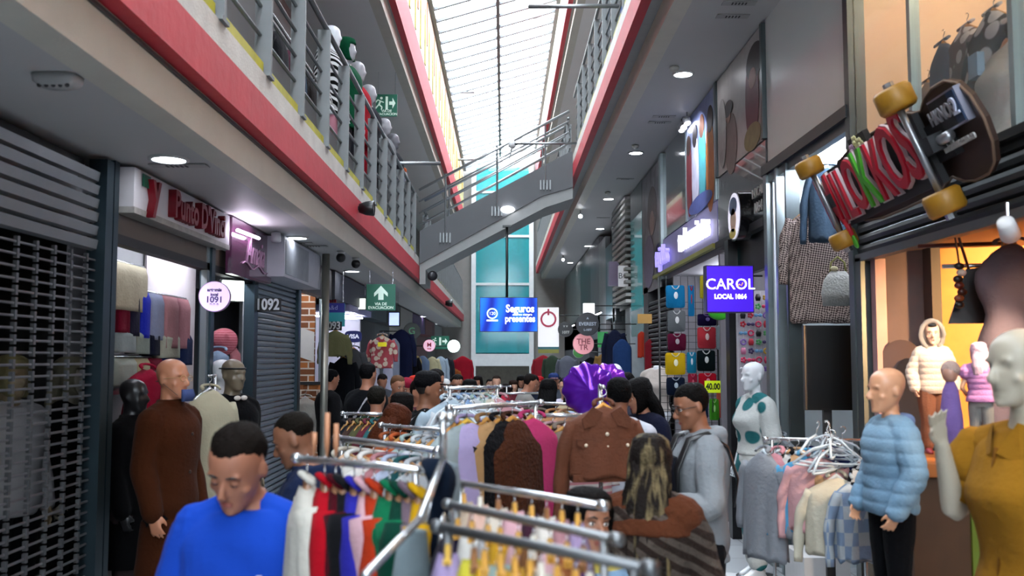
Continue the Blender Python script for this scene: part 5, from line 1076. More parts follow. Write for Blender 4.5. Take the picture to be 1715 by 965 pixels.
mannequin('mannequin in a black suit with bow tie beside the cream jacket', 392, 607, 7.45, .95, plast('#6f6452', noise=.2), vox=.012, pose=Pose(curl=.4), top=dict(mat=blackcloth, name='suit_jacket', inf=.024, hem=.78, flare=.05, collar=.03), bottom=dict(mat=trous),
    extras=lambda root, P: (MB().ball((-.03, -.085, 1.475), (.03, .012, .018), 12, 8).ball((.03, -.085, 1.475), (.03, .012, .018), 12, 8).build('bow_tie', plast('#c9c4bc'), root, True), MB().tube([P.headM() @ Vector((.085 * math.cos(a), .01 + .105 * math.sin(a), .165)) for a in np.linspace(0, 2 * PI, 25)], .006, 6).build('head_band', BLACK, root, True)))
mannequin('smooth white faceless mannequin head and body behind the suited mannequin', 362, 607, 8.0, 1.5, whitep, X=-2.33, vox=.016, pose=Pose(), top=dict(mat=fab('#6a8a8c'), inf=.016, hem=.8))
# behind the grille
mannequin('mannequin in a white shirt and straw-coloured headscarf in the dark shop behind the grille', 22, 606, 6.0, 1.1, plast('#8d7a5c'), vox=.014, pose=Pose(curl=.4), top=dict(mat=fab('#b9b9bb'), inf=.03, hem=.84), bottom=dict(mat=trous), hair=('bob', '#a3986c', fab('#8f865f')))
mannequin('mannequin with pale headscarf and black clothes deeper behind the grille', 122, 608, 6.5, 1.4, plast('#7d776a'), vox=.016, pose=Pose(), top=dict(mat=blackcloth, inf=.02, hem=.8), bottom=dict(mat=trous), hair=('bob', '#a3986c', fab('#7f7a66')))
# white floral mannequin
floral = fab('#ccd0cc', pattern='floral', col2='#2c6f74', pscale=7, noise=.12)
FP = Pose(female=True, head=(.05, 0, 0), arms={1: ((.235, .02, 1.13), (.22, -.03, .88)), -1: ((-.235, .06, 1.13), (-.25, -.02, .90))}, curl=.25, feet={1: ((.09, -.02, .48), (.09, -.05, .075)), -1: ((-.09, .0, .48), (-.10, .06, .075))})
mannequin('white bald mannequin in a white and teal floral trouser suit standing on the hall floor', 1262, 611, 8.15, -1.25, whitep, X=2.13, z=.015, pose=FP, vox=.009, extras=lambda r, P: (base_plate(r), MB().loft([(0, 0, 1.0, .168, .122), (0, 0, 1.05, .16, .115)], 28).build('belt', fab('#b9bdb8'), r, True)),
    top=dict(mat=floral, name='blouse', inf=.022, hem=.98, flare=.1, sleeve=.45, collar=.02, wr=.007), bottom=dict(mat=floral, inf=.035, cut=.82))
# bust mannequin with cream top (by the far shutter)
r = empty('bust_mannequin', (PX(1100, 13.2), 13.2, 0), -.6, 'white headless bust form in a cream sleeveless top by the dark shutter', 'mannequin')
P = Pose(female=True); q = MB(); torso(q, P, 0, .84, 1.53); me = fuse(q, .014, 2); link('form', me, whitep, r, True); clothe(r, P, .014, mat=fab('#bdb3ab'), name='top', inf=.012, sleeve=.2, hem=.95); MB().tube([(0, 0, .02), (0, 0, .9)], .016, 8).build('pole', CHROME, r); MB().lathe([(.001, 0), (.15, 0), (.15, .02), (.001, .03)], 24).build('base', CHROME, r); r.scale = (1.15,) * 3
# children dummies of the skateboard shop
platf = box_struct
pt = MB().box(-.34, .34, -.28, .28, 0, .60).build('display_platform', mat('#3a2a20', rough=.6, noise=.3), None, False, (1.80, 4.33, 0)); tag(pt, 'low dark wooden platform carrying the blue puffer child dummy', 'platform')
CP = Pose(bulk=1.05, hs=1.28, head=(.05, 0, 0), arms={1: ((.27, .02, 1.14), (.25, -.10, .90)), -1: ((-.27, .02, 1.14), (-.25, -.10, .90))}, curl=.5)
puff = fab('#7ea2bd', noise=.12, pattern='noise', col2='#8aa9bf', pscale=1.5)
def hood_back(m):
    return m
mannequin('bald tan child mannequin in a pale blue hooded puffer jacket and black trousers', 1488, 640, 4.3, -1.45, skin2, X=1.73, z=.60, pose=CP, vox=.009, top=dict(mat=puff, name='puffer_jacket', inf=.036, hem=.86, quilt=.085, wr=.006, hood=fab('#7d93bd'), collar=.02), bottom=dict(mat=trous, inf=.022))
# wooden pedestal
pd = empty('pedestal', (2.15, 4.75, 0), 0, 'wooden display pedestal with an orange-brown top carrying two child dummies', 'pedestal')
zt = EYE + (VY - 772) / FPX * 4.55
MB().prism([(-.32, -.30), (.34, -.30), (.42, -.1), (.42, .34), (-.24, .34), (-.34, .1)], RX(-PI / 2, 4, 'X') @ Matrix.Identity(4), .06).build('top', mat('#b5662a', rough=.4, noise=.25, scale=6), pd, False, (0, 0, zt))
MB().box(-.22, .34, -.2, .3, 0, zt - .06).build('body', mat('#5e3d22', rough=.5, noise=.35, scale=5), pd); MB().box(.05, .30, -.215, -.20, .62, zt - .1).build('inset', paint('#6a7a1c'), pd)
GP = Pose(bulk=1.08, hs=1.3, head=(.08, -.15, 0), arms={1: ((.28, .02, 1.14), (.27, -.06, .92)), -1: ((-.28, .02, 1.14), (-.27, -.06, .92))})
def furhood(root, P):
    M = P.headM(); q = MB(); rr = random.Random(3)
    q.tube([M @ Vector((.115 * math.cos(a) * 1.0, -.035 + .02 * math.sin(a) + .03 * (a < 0), .10 + .155 * math.sin(a))) for a in np.linspace(-1.1, PI + 1.1, 34)], [.03 + rr.uniform(-.004, .004) for _ in range(34)], 10); o = q.build('fur_trim', fab('#e3d5c6', bump=1.0, bscale=120), root, True)
    q = MB(); q.rings([[M @ Vector((r_ * math.cos(a), yy + .01, .10 + r_ * 1.25 * math.sin(a))) for a in np.linspace(0, 2 * PI, 28, endpoint=False)] for yy, r_ in ((-.02, .112), (.06, .12), (.12, .09), (.15, .03))], True); q.build('hood', fab('#dcc6b4'), root, True)
    q = MB(); q.ball(M @ Vector((-.0, -.06, .205)), (.062, .05, .035), 16, 10); q.build('hair', BLACK, root, True)
cream = fab('#e0c9b6', noise=.08)
mannequin('child dummy in a cream and brown snowsuit with a thick fur-rimmed hood on the pedestal', 1562, 552, 4.95, -.15, plast('#d8a98c', noise=.04), X=PX(1562, 4.95), z=zt, pose=GP, vox=.008, eyes=True, lips='#c05a5a', extras=furhood, top=dict(mat=cream, name='puffer_jacket', inf=.04, hem=.84, quilt=.085, wr=.003, collar=.02), bottom=dict(mat=fab('#8a5a44'), inf=.04, name='snow_trousers'), shoes='#7a2a34')
GP2 = Pose(bulk=.95, female=True, hs=1.25, head=(.0, .5, 0), arms={1: ((.25, .06, 1.14), (.20, -.12, 1.0)), -1: ((-.26, .02, 1.14), (-.30, -.12, .98))})
mannequin('small girl dummy in a lilac-pink puffer vest with light hair on the pedestal', 1640, 585, 4.55, 2.6, plast('#d09a76', noise=.05), X=PX(1640, 4.55), z=zt, pose=GP2, vox=.009, hair=('bob', '#c99ab0', fab('#d8b0c0')), top=dict(mat=fab('#b87fb0', noise=.08), name='puffer_vest', inf=.05, hem=.90, quilt=.085, sleeve=.05, collar=.045, wr=.003), bottom=dict(mat=fab('#8d8a86'), inf=.02), shoes='#4a7ab0')
b_ = empty('bust_doll', (PX(1590, 4.4), 4.4, ZT(625, 4.4)), -.8, 'small light-haired doll bust in a lilac dress leaning between the two child dummies', 'doll')
q = MB(); q.ball((0, 0, .0), (.035, .04, .045)); q.build('head', plast('#b98a76'), b_, True); MB().ball((0, .008, .016), (.042, .044, .042)).build('hair', fab('#cdb0a4', bump=.6), b_, True); MB().loft([(0, 0, -.38, .06, .05), (0, 0, -.2, .05, .04), (0, 0, -.08, .035, .03), (0, 0, -.03, .015, .015)], 16).build('dress', fab('#8a6fb0'), b_, True)
st_ = MB().tube([(0, 0, 0), (0, 0, ZT(625, 4.4) - .38 - zt)], .01, 8).build('doll_stand', CHROME, None, True, (PX(1590, 4.4), 4.4, zt)); tag(st_, 'thin rod holding the doll bust above the pedestal', 'stand')
# mustard dress mannequin in front
must = fab('#9a6a1c', noise=.15)
MP = Pose(female=True, head=(.04, 0, 0), longneck=.02, arms={-1: ((-.20, -.09, 1.20), (-.14, -.18, 1.42)), 1: ((.24, .03, 1.12), (.25, -.05, .87))}, curl=.15)
def mustx(root, P):
    q = MB()
    for sd in (-1, 1):
        sh = P.L((sd * (P.shoulder), .015, 1.40)); el = Vector(P.arms[sd][0]); d = el - sh
        me_ = MB(); me_.ball(sh + d * .22, (.088, .095, .11), 18, 12); me = me_.mesh('sleeve'); wrinkle(me, .012, 4 + sd, 48, (.2, .2, 1)); link('puff_sleeve', me, must, root, True)
        MB().tube([sh + d * .42, sh + d * .86], [.062, .056], 18).build('sleeve_cuff', must, root, True)
    q = MB()
    for sd in (-1, 1): q.add([P.L((sd * .01, -.105, 1.40)), P.L((sd * .085, -.08, 1.37)), P.L((sd * .105, -.02, 1.47)), P.L((sd * .05, -.06, 1.49))], [(0, 1, 2, 3)]).add([P.L((sd * .01, -.112, 1.405)), P.L((sd * .085, -.088, 1.375)), P.L((sd * .11, -.02, 1.475)), P.L((sd * .05, -.065, 1.497))], [(3, 2, 1, 0)])
    q.build('collar', must, root)
    MB().tube([(0, -.123, z) for z in (.5, .9)] + [(0, -.10, 1.1), (0, -.135, 1.27), (0, -.10, 1.42)], .006, 6).build('placket', fab('#6a4210'), root, True)
mannequin('bald grey-beige mannequin in a mustard button dress with one hand raised, at the shop opening', 1684, 575, 3.2, -1.32, plast('#a39b8a', rough=.45, noise=.06), X=1.735, z=.0, pose=MP, vox=.0075, extras=mustx, top=dict(mat=must, name='dress', inf=.016, hem=.42, flare=.22, sleeve=.18, wr=.009, freq=15))
# gallery mannequins
for i, (px_, pt_, sk_, c, l, hd) in enumerate(((566, 36, whitep, fab('#d9d9d9', pattern='stripes', col2='#111', pscale=9), 'white-headed mannequin with a zebra print scarf behind the gallery railing', None),
        (590, 60, greyp, fab('#0e4a30'), 'mannequin in a dark green hooded top behind the gallery railing', '#0e4a30'), (607, 98, greyp, fab('#a51424'), 'mannequin in a bright red jacket behind the gallery railing', None), (626, 138, greyp, fab('#202026'), 'mannequin in a black and white jacket below the gallery exit sign', None),
        (652, 196, greyp, fab('#7a7d80'), 'grey-headed mannequin right under the gallery exit sign', None), (666, 222, plast('#6c6c72'), fab('#1c1c22'), 'dark-headed mannequin in black toward the end of the gallery', None), (681, 282, greyp, fab('#3a6aa8'), 'mannequin in blue at the end of the gallery by the stair foot', '#a8502c'))):
    Yg = 1600 * 1.88 / (843 - px_); mannequin(l, px_, pt_, Yg, 1.3, sk_, X=-1.99, z=GL + .0, vox=.018, top=dict(mat=c, name='jacket', inf=.03, hem=.8), bottom=dict(mat=fab(['#c98a9a', '#2a2a30', '#8c1422', '#1c1c20', '#555', '#222', '#334'][i])), hair=('beanie', hd, fab(hd)) if hd and i == 6 else (('bob', hd, fab(hd)) if hd else None))
# ================================================================= PEOPLE
navy = fab('#1a2440', noise=.15); jeans = fab('#23304a')
BP = Pose(bulk=1.06, belly=.04, lean=.08, shoulder=.172, head=(.52, -.24, .10), hs=1.07, longneck=-.025, curl=.6, arms={1: ((.222, .02, 1.13), (.20, -.20, .98)), -1: ((-.232, .02, 1.12), (-.10, -.24, 1.02))})
def blue_x(root, P):
    for ch in root.children:
        if ch.name.startswith('t_shirt'): wrinkle(ch.data, .005, 9, 27, (1, .3, .8))
    c = P.L((0, .02, 1.462)); q = MB(); q.tube([(c.x + .072 * math.cos(a), c.y + .066 * math.sin(a) - .004, c.z + .012 - .014 * math.sin(-a) * 0 + .012 * math.sin(a)) for a in np.linspace(0, 2 * PI, 25)], .004, 8); q.build('undershirt_collar', fab('#c9ccd2'), root, True)
    p = P.L((.085, -.178, 1.27)); q = MB(); q.box(-.008, .008, -.004, .004, -.006, .006, Matrix.Translation(p)); q.build('chest_emblem', plast('#d9dce6'), root)
person('person', 'man in a bright blue T-shirt with short dark hair looking down by the clothes rail', (-.80, 3.05), .02, 1.65, BP, '#96634c', ('short', '#17130f', mat('#17120f', rough=.75, noise=.3, scale=40, bump=.4, bscale=120), .174, .150, .09), top=dict(mat=fab('#1a45b4', noise=.06, bump=.08), name='t_shirt', inf=.016, sleeve=.42, hem=.80, wr=.011, freq=13, neckz=1.468), bottom=dict(mat=jeans), vox=.0065, closed=True, extras=blue_x)
NP = Pose(lean=.10, head=(.40, 0, 0), arms={1: ((.26, -.08, 1.15), (.18, -.34, 1.10)), -1: ((-.26, -.08, 1.15), (-.18, -.34, 1.10))})
person('person', 'man in a navy hooded jacket seen in profile behind the blue T-shirt man', (PX(530, 4.1), 4.15), -1.62, 1.60, NP, '#7a4f38', ('short', '#15110e', mat('#17130f', rough=.7, noise=.3, scale=40, bump=.4, bscale=120), .178, .15, .095), top=dict(mat=navy, name='jacket', inf=.03, hem=.82, hood=navy, collar=.04, wr=.006), bottom=dict(mat=jeans), vox=.008, closed=True)
# woman with long streaked hair, seen from behind
hairm = mat('#1c1613', rough=.45, noise=.2, bump=.6, bscale=80).copy()
nt = hairm.node_tree; b = nt.nodes['Principled BSDF']; tc = nt.nodes.new('ShaderNodeTexCoord'); mp = nt.nodes.new('ShaderNodeMapping'); mp.inputs['Scale'].default_value = (26, 26, 1.6); nz = nt.nodes.new('ShaderNodeTexNoise'); nz.inputs['Scale'].default_value = 1; nz.inputs['Detail'].default_value = 2; cr = nt.nodes.new('ShaderNodeValToRGB')
nt.links.new(tc.outputs['Object'], mp.inputs[0]); nt.links.new(mp.outputs[0], nz.inputs[0]); nt.links.new(nz.outputs[0], cr.inputs[0]); nt.links.new(cr.outputs[0], b.inputs['Base Color']); cr.color_ramp.elements[0].position = .50; cr.color_ramp.elements[0].color = (.012, .009, .008, 1); cr.color_ramp.elements[1].position = .70; cr.color_ramp.elements[1].color = (.17, .13, .065, 1)
furm = fab('#5c524a', noise=.3, pattern='stripesz', col2='#362a25', pscale=5.5, bump=.9, rot=(.0, .55, 0))
WP = Pose(female=True, bulk=1.08, lean=.04, head=(.15, .0, 0), arms={1: ((.25, -.04, 1.14), (.16, -.26, 1.08)), -1: ((-.25, -.04, 1.14), (-.16, -.26, 1.08))})
def wx(root, P):
    q = MB(); torso(q, P, .050, 1.33, 1.42); me = fuse(q, .0085, 2); wrinkle(me, .004, 2, 20); link('jacket_yoke', me, fab('#5a3220', bump=.6), root, True)
person('person', 'woman with long dark hair streaked blonde in a grey-brown striped fur jacket, seen from behind', (PX(1085, 3.75), 3.75), PI - .35, 1.52, WP, 'brown', ('long', '#1c1613', hairm), top=dict(mat=furm, name='fur_jacket', inf=.045, hem=.86, wr=.009, freq=26), bottom=dict(mat=trous), vox=.0085, eyes=False, extras=wx)
KP = Pose(female=True, bulk=1.0, hs=1.2, head=(.0, .1, .1))
person('person', 'child with black hair and a yellow and pale blue top peering between the clothes rails', (PX(978, 3.5), 3.5), .35, 1.31, KP, '#8c5e46', ('bob', '#0e0b0a'), top=dict(mat=fab('#c9b85a', pattern='stripesz', col2='#8fb0d0', pscale=3), inf=.02, hem=.86), bottom=dict(mat=jeans), vox=.008)
# man with glasses and backpack strap
HP = Pose(lean=.03, head=(.28, .10, 0), bulk=1.02, arms={1: ((.26, -.02, 1.12), (.14, -.28, 1.12)), -1: ((-.26, -.02, 1.12), (-.14, -.30, 1.12))}, curl=.8)
hood = fab('#8f959a', noise=.1)
def hx(root, P):
    glasses(root, P, '#1c1c1e', .023)
    for sd in (1, -1):
        MB().tube([P.L((sd * .13, -.17, 1.10)), P.L((sd * .135, -.165, 1.30)), P.L((sd * .13, -.09, 1.46)), P.L((sd * .135, .02, 1.495)), P.L((sd * .14, .12, 1.42)), P.L((sd * .15, .165, 1.25)), P.L((sd * .14, .14, 1.10))], .020, 10, flat=.45).build('bag_strap', BLACK, root, True)
    q = MB(); q.loft([(0, -.22, .98, .13, .07), (0, -.24, 1.05, .15, .09), (0, -.24, 1.25, .15, .085), (0, -.21, 1.36, .12, .06)], 24, None, 3.5); q.build('front_backpack', fab('#101118'), root, True)
    w_ = P.L(P.arms[1][1]); MB().box(-.006, .006, -.04, .04, -.075, .075, Matrix.Translation(w_ + Vector((-.10, -.08, .06))) @ RX(.6, 4, 'X')).build('held_phone', BLACK, root)
person('person', 'young man with glasses in a pale grey hoodie carrying a black backpack on his chest', (PX(1172, 5.2), 5.2), -1.50, 1.69, HP, '#8a5a41', ('short', '#0f0d0c', mat('#0f0d0c', rough=.6, noise=.3, scale=40, bump=.5, bscale=90), .165, .12, .05), top=dict(mat=hood, name='hoodie', inf=.026, hem=.80, hood=hood, wr=.007, collar=.02), bottom=dict(mat=fab('#15161a')), vox=.0075, extras=hx)
# ---------------------------------------------------------------- the crowd
crowd = [ # px, head top, Y, rz, skin, hair, top colour, bottom, female, label, [opts]
 (1037, 640, 6.1, 2.9, 'brown', ('short', '#0c0b0b'), '#c9ccd6', '#222', 0, 'person with thick black hair in a white hooded top behind the suede jacket', 'hood'),
 (1078, 640, 7.0, -1.0, 'tan', ('bob', '#0d0b0b'), '#15172a', '#111', 1, 'woman with dark hair in a dark navy coat beside the man with glasses', ''),
 (1056, 627, 9.3, -.9, 'tan', ('short', '#0d0b0b'), '#3a3a44', '#222', 0, 'short-haired man far behind the white hooded person near the teal shop window', ''),
 (968, 633, 9.25, .3, 'light', ('bob', '#1a1412'), '#b9a888', '#445', 1, 'smiling woman in a cream jacket beside the purple balloons', ''),
 (948, 636, 10.8, .1, 'light', ('short', '#151210'), '#c9c2d0', '#334', 0, 'man in a pale pink shirt walking behind the cream jacket woman', ''),
 (917, 640, 9.6, 2.9, 'tan', ('long', '#0d0c0d'), '#15192c', '#111', 1, 'woman with long black hair in a navy jacket seen from behind, mid hall', ''),
 (881, 628, 12.4, 1.7, 'tan', ('short', '#191412'), '#8d8a86', '#333', 0, 'man in a grey sweater bowing over the clothes in the middle of the hall', ''),
 (903, 634, 14.5, .2, 'tan', ('cap', '#a51c24'), '#8c1a20', '#222', 0, 'person in a red cap and red jacket by the tall white panel', ''),
 (716, 630, 6.9, 1.75, '#7a4f38', ('cap', '#0d0d10'), '#0e0f12', '#111', 0, 'man in a black cap and black tracksuit jacket in profile within the crowd', 'stripe'),
 (728, 622, 9.6, .2, 'tan', ('short', '#14110f'), '#16202a', '#222', 0, 'man with short hair facing us just above the black capped man', ''),
 (652, 682, 6.2, 2.6, 'brown', ('bob', '#4a2616', mat('#4a2414', rough=.5, noise=.4, scale=30, bump=.6)), '#2a2024', '#222', 1, 'shorter woman with reddish-brown hair seen from behind', ''),
 (676, 664, 7.7, 2.2, 'brown', ('bob', '#120f0e'), '#1c1a1c', '#111', 1, 'woman with dark hair and dark coat beside the reddish-brown haired woman', ''),
 (632, 652, 8.0, 2.8, 'tan', ('short', '#1c1a16'), '#1d2e1e', '#222', 0, 'man in a dark green jacket seen from behind near the bright white shop', ''),
 (664, 632, 10.9, 1.0, 'tan', ('short', '#4a3426', mat('#5a3f2c', rough=.6, noise=.3)), '#5a3a2a', '#222', 0, 'man with brown hair and brown coat in the crowd by the bright white shop', ''),
 (679, 636, 12.3, .4, 'tan', ('beanie', '#8c2034', fab('#8c2034')), '#3a3236', '#222', 1, 'person in a wine red woolly hat in the crowd by the bright white shop', ''),
 (694, 634, 12.6, -.3, 'light', ('beanie', '#c4362a', fab('#c4362a')), '#2b2b33', '#222', 1, 'person in a bright orange-red hat in the crowd by the bright white shop', ''),
 (703, 641, 8.6, 1.2, 'tan', ('short', '#15100e'), '#4a1c28', '#222', 0, 'person in a burgundy jacket with a tan pack between the hats', ''),
 (766, 630, 12.2, .1, 'tan', ('short', '#14110f'), '#1c1e34', '#222', 0, 'man in a dark blue jacket facing us with a bag strap across his chest', 'stripe'),
 (744, 636, 15.0, .3, 'light', ('short', '#e0e0e0', fab('#d9dad9')), '#8d9090', '#222', 0, 'white-haired person far down the hall before the lift', ''),
 (787, 640, 11.5, 2.8, 'tan', ('bob', '#111'), '#20242c', '#222', 1, 'person with black hair far off directly in front of the lift shaft', ''),
 (616, 613, 10.0, 2.7, 'tan', ('short', '#0c0c0e'), '#0d0e12', '#7a7a7c', 0, 'person in black with a thin shoulder strap and grey trousers by the white shop', 'stripe'),
 (552, 622, 11.6, 2.2, 'tan', ('short', '#0c0c0e'), '#17181a', '#111', 0, 'tall person in a dark grey jacket standing near the slim steel pole', ''),
 (842, 645, 14.3, 2.0, 'tan', ('long', '#191312'), '#3a3034', '#222', 1, 'woman with long dark hair between the racks in mid hall', ''),
 (860, 640, 16.0, .3, 'light', ('bob', '#2a1c16'), '#6a2c34', '#222', 1, 'woman in a dull red coat in the distance under the blue screen', ''),
 (935, 634, 17.0, -.2, 'tan', ('short', '#111'), '#20242a', '#222', 0, 'man in a dark jacket far off under the black round signs', ''),
 (1010, 637, 13.5, .2, 'tan', ('short', '#141110'), '#44505c', '#222', 0, 'man in a slate jacket far behind the purple balloons', ''),
 (757, 634, 17.5, .5, 'tan', ('short', '#141110'), '#5c2430', '#222', 0, 'distant man in a wine coloured jersey under the round white glowing sign', ''),
 (800, 633, 16.2, -.4, 'tan', ('long', '#17110f'), '#2c3a5a', '#222', 1, 'distant woman with long hair and a denim blue jacket before the lift', ''),
 (832, 632, 15.5, .3, 'light', ('short', '#2a211c'), '#6c6a60', '#222', 0, 'distant man in an olive grey jacket below the blue screen', ''),
 (872, 631, 17.8, .1, 'tan', ('bob', '#120f0e'), '#c9b8b0', '#333', 1, 'distant woman in a pale beige blouse below the blue screen', ''),
 (893, 630, 13.2, -.2, 'tan', ('short', '#120f0e'), '#242a3a', '#222', 0, 'man in a midnight blue jacket walking toward us under the white panel', ''),
 (928, 629, 14.2, .4, 'tan', ('cap', '#2a3a6a'), '#4a4f58', '#222', 0, 'man in a blue cap and grey jacket under the black round signs', ''),
 (990, 628, 15.6, .2, 'light', ('bob', '#1a1412'), '#7a3c4c', '#222', 1, 'woman in a raspberry cardigan far behind the balloons', ''),
 (1022, 630, 17.0, -.3, 'tan', ('short', '#151110'), '#2e3034', '#222', 0, 'man in charcoal far off near the dark navy coat display', ''),
 (640, 628, 14.4, .6, 'tan', ('short', '#151110'), '#3c3f46', '#222', 0, 'man in a slate jersey deep in the crowd beside the floral blouse', ''),
 (712, 628, 16.8, .0, 'light', ('bob', '#221813'), '#8c6a50', '#333', 1, 'distant woman in a caramel coat below the small pink sign', ''),
 (820, 637, 18.5, .1, 'light', ('short', '#1c1614'), '#9a8f80', '#222', 0, 'distant person in a beige jacket near the lift doors', ''),
]
for i, (px_, pt_, Yc, rz_, sk_, hr_, tc_, bc_, fem, lab_, opt) in enumerate(crowd):
    Pc = Pose(female=bool(fem), head=((.1, .3, .45, 0)[i % 4], (.2, -.3, 0)[i % 3], 0), bulk=1 + .05 * (i % 3), arms={1: ((.24, -.02, 1.14), (.20, -.2, .98)), -1: ((-.24, .02, 1.14), (-.22, -.12, .93))} if i % 2 else {})
    tk = dict(mat=fab(tc_, noise=.15), name='jacket', inf=.028, hem=.84, wr=.006, collar=.03)
    if opt == 'hood': tk['hood'] = fab(tc_)
    ex = (lambda root, P: MB().tube([P.L((.13, -.14, 1.12)), P.L((.02, -.165, 1.28)), P.L((-.1, -.10, 1.45)), P.L((-.12, .03, 1.49)), P.L((-.08, .15, 1.4)), P.L((.12, .16, 1.1))], .011, 8).build('bag_strap', fab('#b0aeb4'), root, True)) if opt == 'stripe' else None
    person('person', lab_, (PX(px_, Yc), Yc), rz_, ZT(pt_, Yc), Pc, sk_, hr_, top=tk, bottom=dict(mat=fab(bc_)), vox=.011 if Yc < 7.5 else .016, extras=ex, eyes=Yc < 13)
# purple foil balloons
def balloon(label, p, r, c='#5a1c9c'):
    e_ = empty('foil_balloon', p, 0, label, 'balloon'); q = MB(); rs = []
    n = 48
    for i in range(15):
        a = -PI / 2 + PI * i / 14; a = max(-1.5, min(1.5, a)); rs.append([(r * math.cos(a) * (1 + .05 * math.sin(12 * t)) * math.cos(t), r * .55 * math.sin(a), r * math.cos(a) * (1 + .05 * math.sin(12 * t)) * math.sin(t)) for t in np.linspace(0, 2 * PI, n, endpoint=False)])
    q.rings(rs); me = q.mesh('shell'); wrinkle(me, r * .05, int(r * 100), 9 / r * .7, (1, .2, .4)); link('shell', me, mat(c, rough=.16, metal=.55, noise=.1), e_, True)
    MB().tube([(0, 0, -r * .95), (.02, 0, -r * 1.6), (0, .01, -1.0)], .003, 6).build('ribbon', plast('#b08ad0'), e_, True); return e_
for i, (px_, py_, r_, l) in enumerate(((985, 652, .20, 'shiny purple foil balloon, biggest of the bunch above the suede jacket'), (1014, 645, .17, 'shiny violet foil balloon touching the dark-haired person'), (1002, 690, .16, 'crumpled deep purple foil balloon lowest of the bunch'))):
    Yb = 7.2 + .25 * i; p = at(px_, py_, Yb); balloon(l, p, r_, ['#5a1ca0', '#7a2ab8', '#3d1078'][i])
# ================================================================= CLOTHES RAILS AND HANGING CLOTHES
def rack(label, A, B, r=.014, legs=True, name='clothes_rack', m=None, spread=.22, posts=(0, 1)):
    A = Vector(A); B = Vector(B); m = m or CHROME; e_ = empty(name, (A.x, A.y, 0), 0, label, 'rack'); o = Vector((A.x, A.y, 0)); d = (B - A); dh = Vector((d.x, d.y, 0)).normalized(); n = Vector((-dh.y, dh.x, 0))
    MB().tube([A - o, B - o], r, 12).build('rail', m, e_, True)
    for P_, s in ((A, 1), (B, -1)): MB().lathe([(.001, -.012), (r * 1.35, -.012), (r * 1.35, .012), (.001, .012)], 14, Matrix.Translation(P_ - o) @ d.to_track_quat('Z', 'Y').to_matrix().to_4x4()).build('end_cap', m, e_, True)
    if legs:
        for i, P_ in enumerate((A + d * .06, B - d * .06)):
            if i not in posts: continue
            p = P_ - o; MB().tube([(p.x, p.y, .05), (p.x, p.y, p.z)], r * .95, 10).build('post', m, e_, True)
            MB().tube([Vector((p.x, p.y, .05)) + n * spread, Vector((p.x, p.y, .05)) - n * spread], r * .9, 10).build('foot', m, e_, True)
    return e_
def along(A, B, t): return Vector(A).lerp(Vector(B), t)
def railpt(px, A, B):       # the point of a rail seen at column px
    lo, hi = 0.0, 1.0
    f = lambda t: VX + FPX * along(A, B, t).x / along(A, B, t).y - px
    for _ in range(40):
        m_ = (lo + hi) / 2
        if f(m_) * f(0.0) > 0: lo = m_
        else: hi = m_
    return along(A, B, lo)
def railang(A, B): return math.atan2(B[1] - A[1], B[0] - A[0])
clothcount = 0
def hang(px, A, B, lab, c, nm='hanging_shirt', rz=None, hm=None, hl=None, hanger=True, **k):
    global clothcount
    clothcount += 1; p = railpt(px, A, B); a = railang(A, B) + PI / 2 if rz is None else rz
    if rz == 'edge': a = math.atan2(p.y, p.x) + .04 * math.sin(px * 1.7)
    k.setdefault('seed', clothcount); m = c if not isinstance(c, str) else fab(c, noise=.15)
    return garment(lab, p, a, m, name=nm, hang=hanger, hanger_mat=hm, hlabel=hl, **k)
clear = mat('#c9d4da', rough=.12, noise=.05, alpha=.75)
# ---- colourful rail of bright tops
A1 = (at(497, 765, 1).x * 2.91, 2.91, 1.55); B1 = (PX(712, 2.59), 2.59, 1.55)
rack('chrome clothes rail of bright cardigans beside the blue T-shirt man', A1, B1, .011, True, posts=(1,))
row1 = [(519, 'white knitted cardigan with a green and grey motif, first on the colourful rail', '#cfccc0', dict(w=.46, h=.62, sleeve=.60, d=.10), 'white'), (548, 'bright red long-sleeved top next to the white cardigan', '#b01020', dict(w=.46, h=.66, d=.10), 'red'), (566, 'dark burgundy top hanging just behind the bright red one', '#4a0c18', dict(w=.44, h=.6, d=.07), 'burgundy'), (577, 'black thin top squeezed between burgundy and violet clothes', '#141418', dict(w=.44, h=.6, d=.06), 'black'),
    (597, 'royal blue-violet long-sleeved top on the colourful rail', '#2c2a9c', dict(w=.46, h=.66, d=.09), 'violet'), (612, 'pale pink thin top showing beside the violet one', '#c9a0a8', dict(w=.42, h=.35, d=.05), 'pink'), (630, 'orange-red cardigan on the colourful rail', '#b03418', dict(w=.46, h=.58, d=.10), 'orange'), (655, 'emerald green blouse on the colourful rail', '#0e6a44', dict(w=.46, h=.40, d=.12), 'green'), (672, 'dark green top right behind the emerald blouse', '#0b3a2c', dict(w=.44, h=.38, d=.08), 'dark green'), (685, 'mauve-grey top beside the green blouse', '#6e5c68', dict(w=.44, h=.45, d=.07), 'mauve'), (702, 'mustard yellow scarf-like top near the end of the colourful rail', '#c99a12', dict(w=.40, h=.34, d=.06), 'mustard')]
for px_, l, c, k, cn in row1: k['w'] = .27; k['sw'] = .045; k['sleeve'] = .5; k['neck'] = .03; hang(px_, A1, B1, l, c, 'hanging_shirt', rz='edge', hl='copper-coloured hanger holding the %s top of the colourful rail' % cn, hm=mat('#a87a5a', rough=.4), **k)
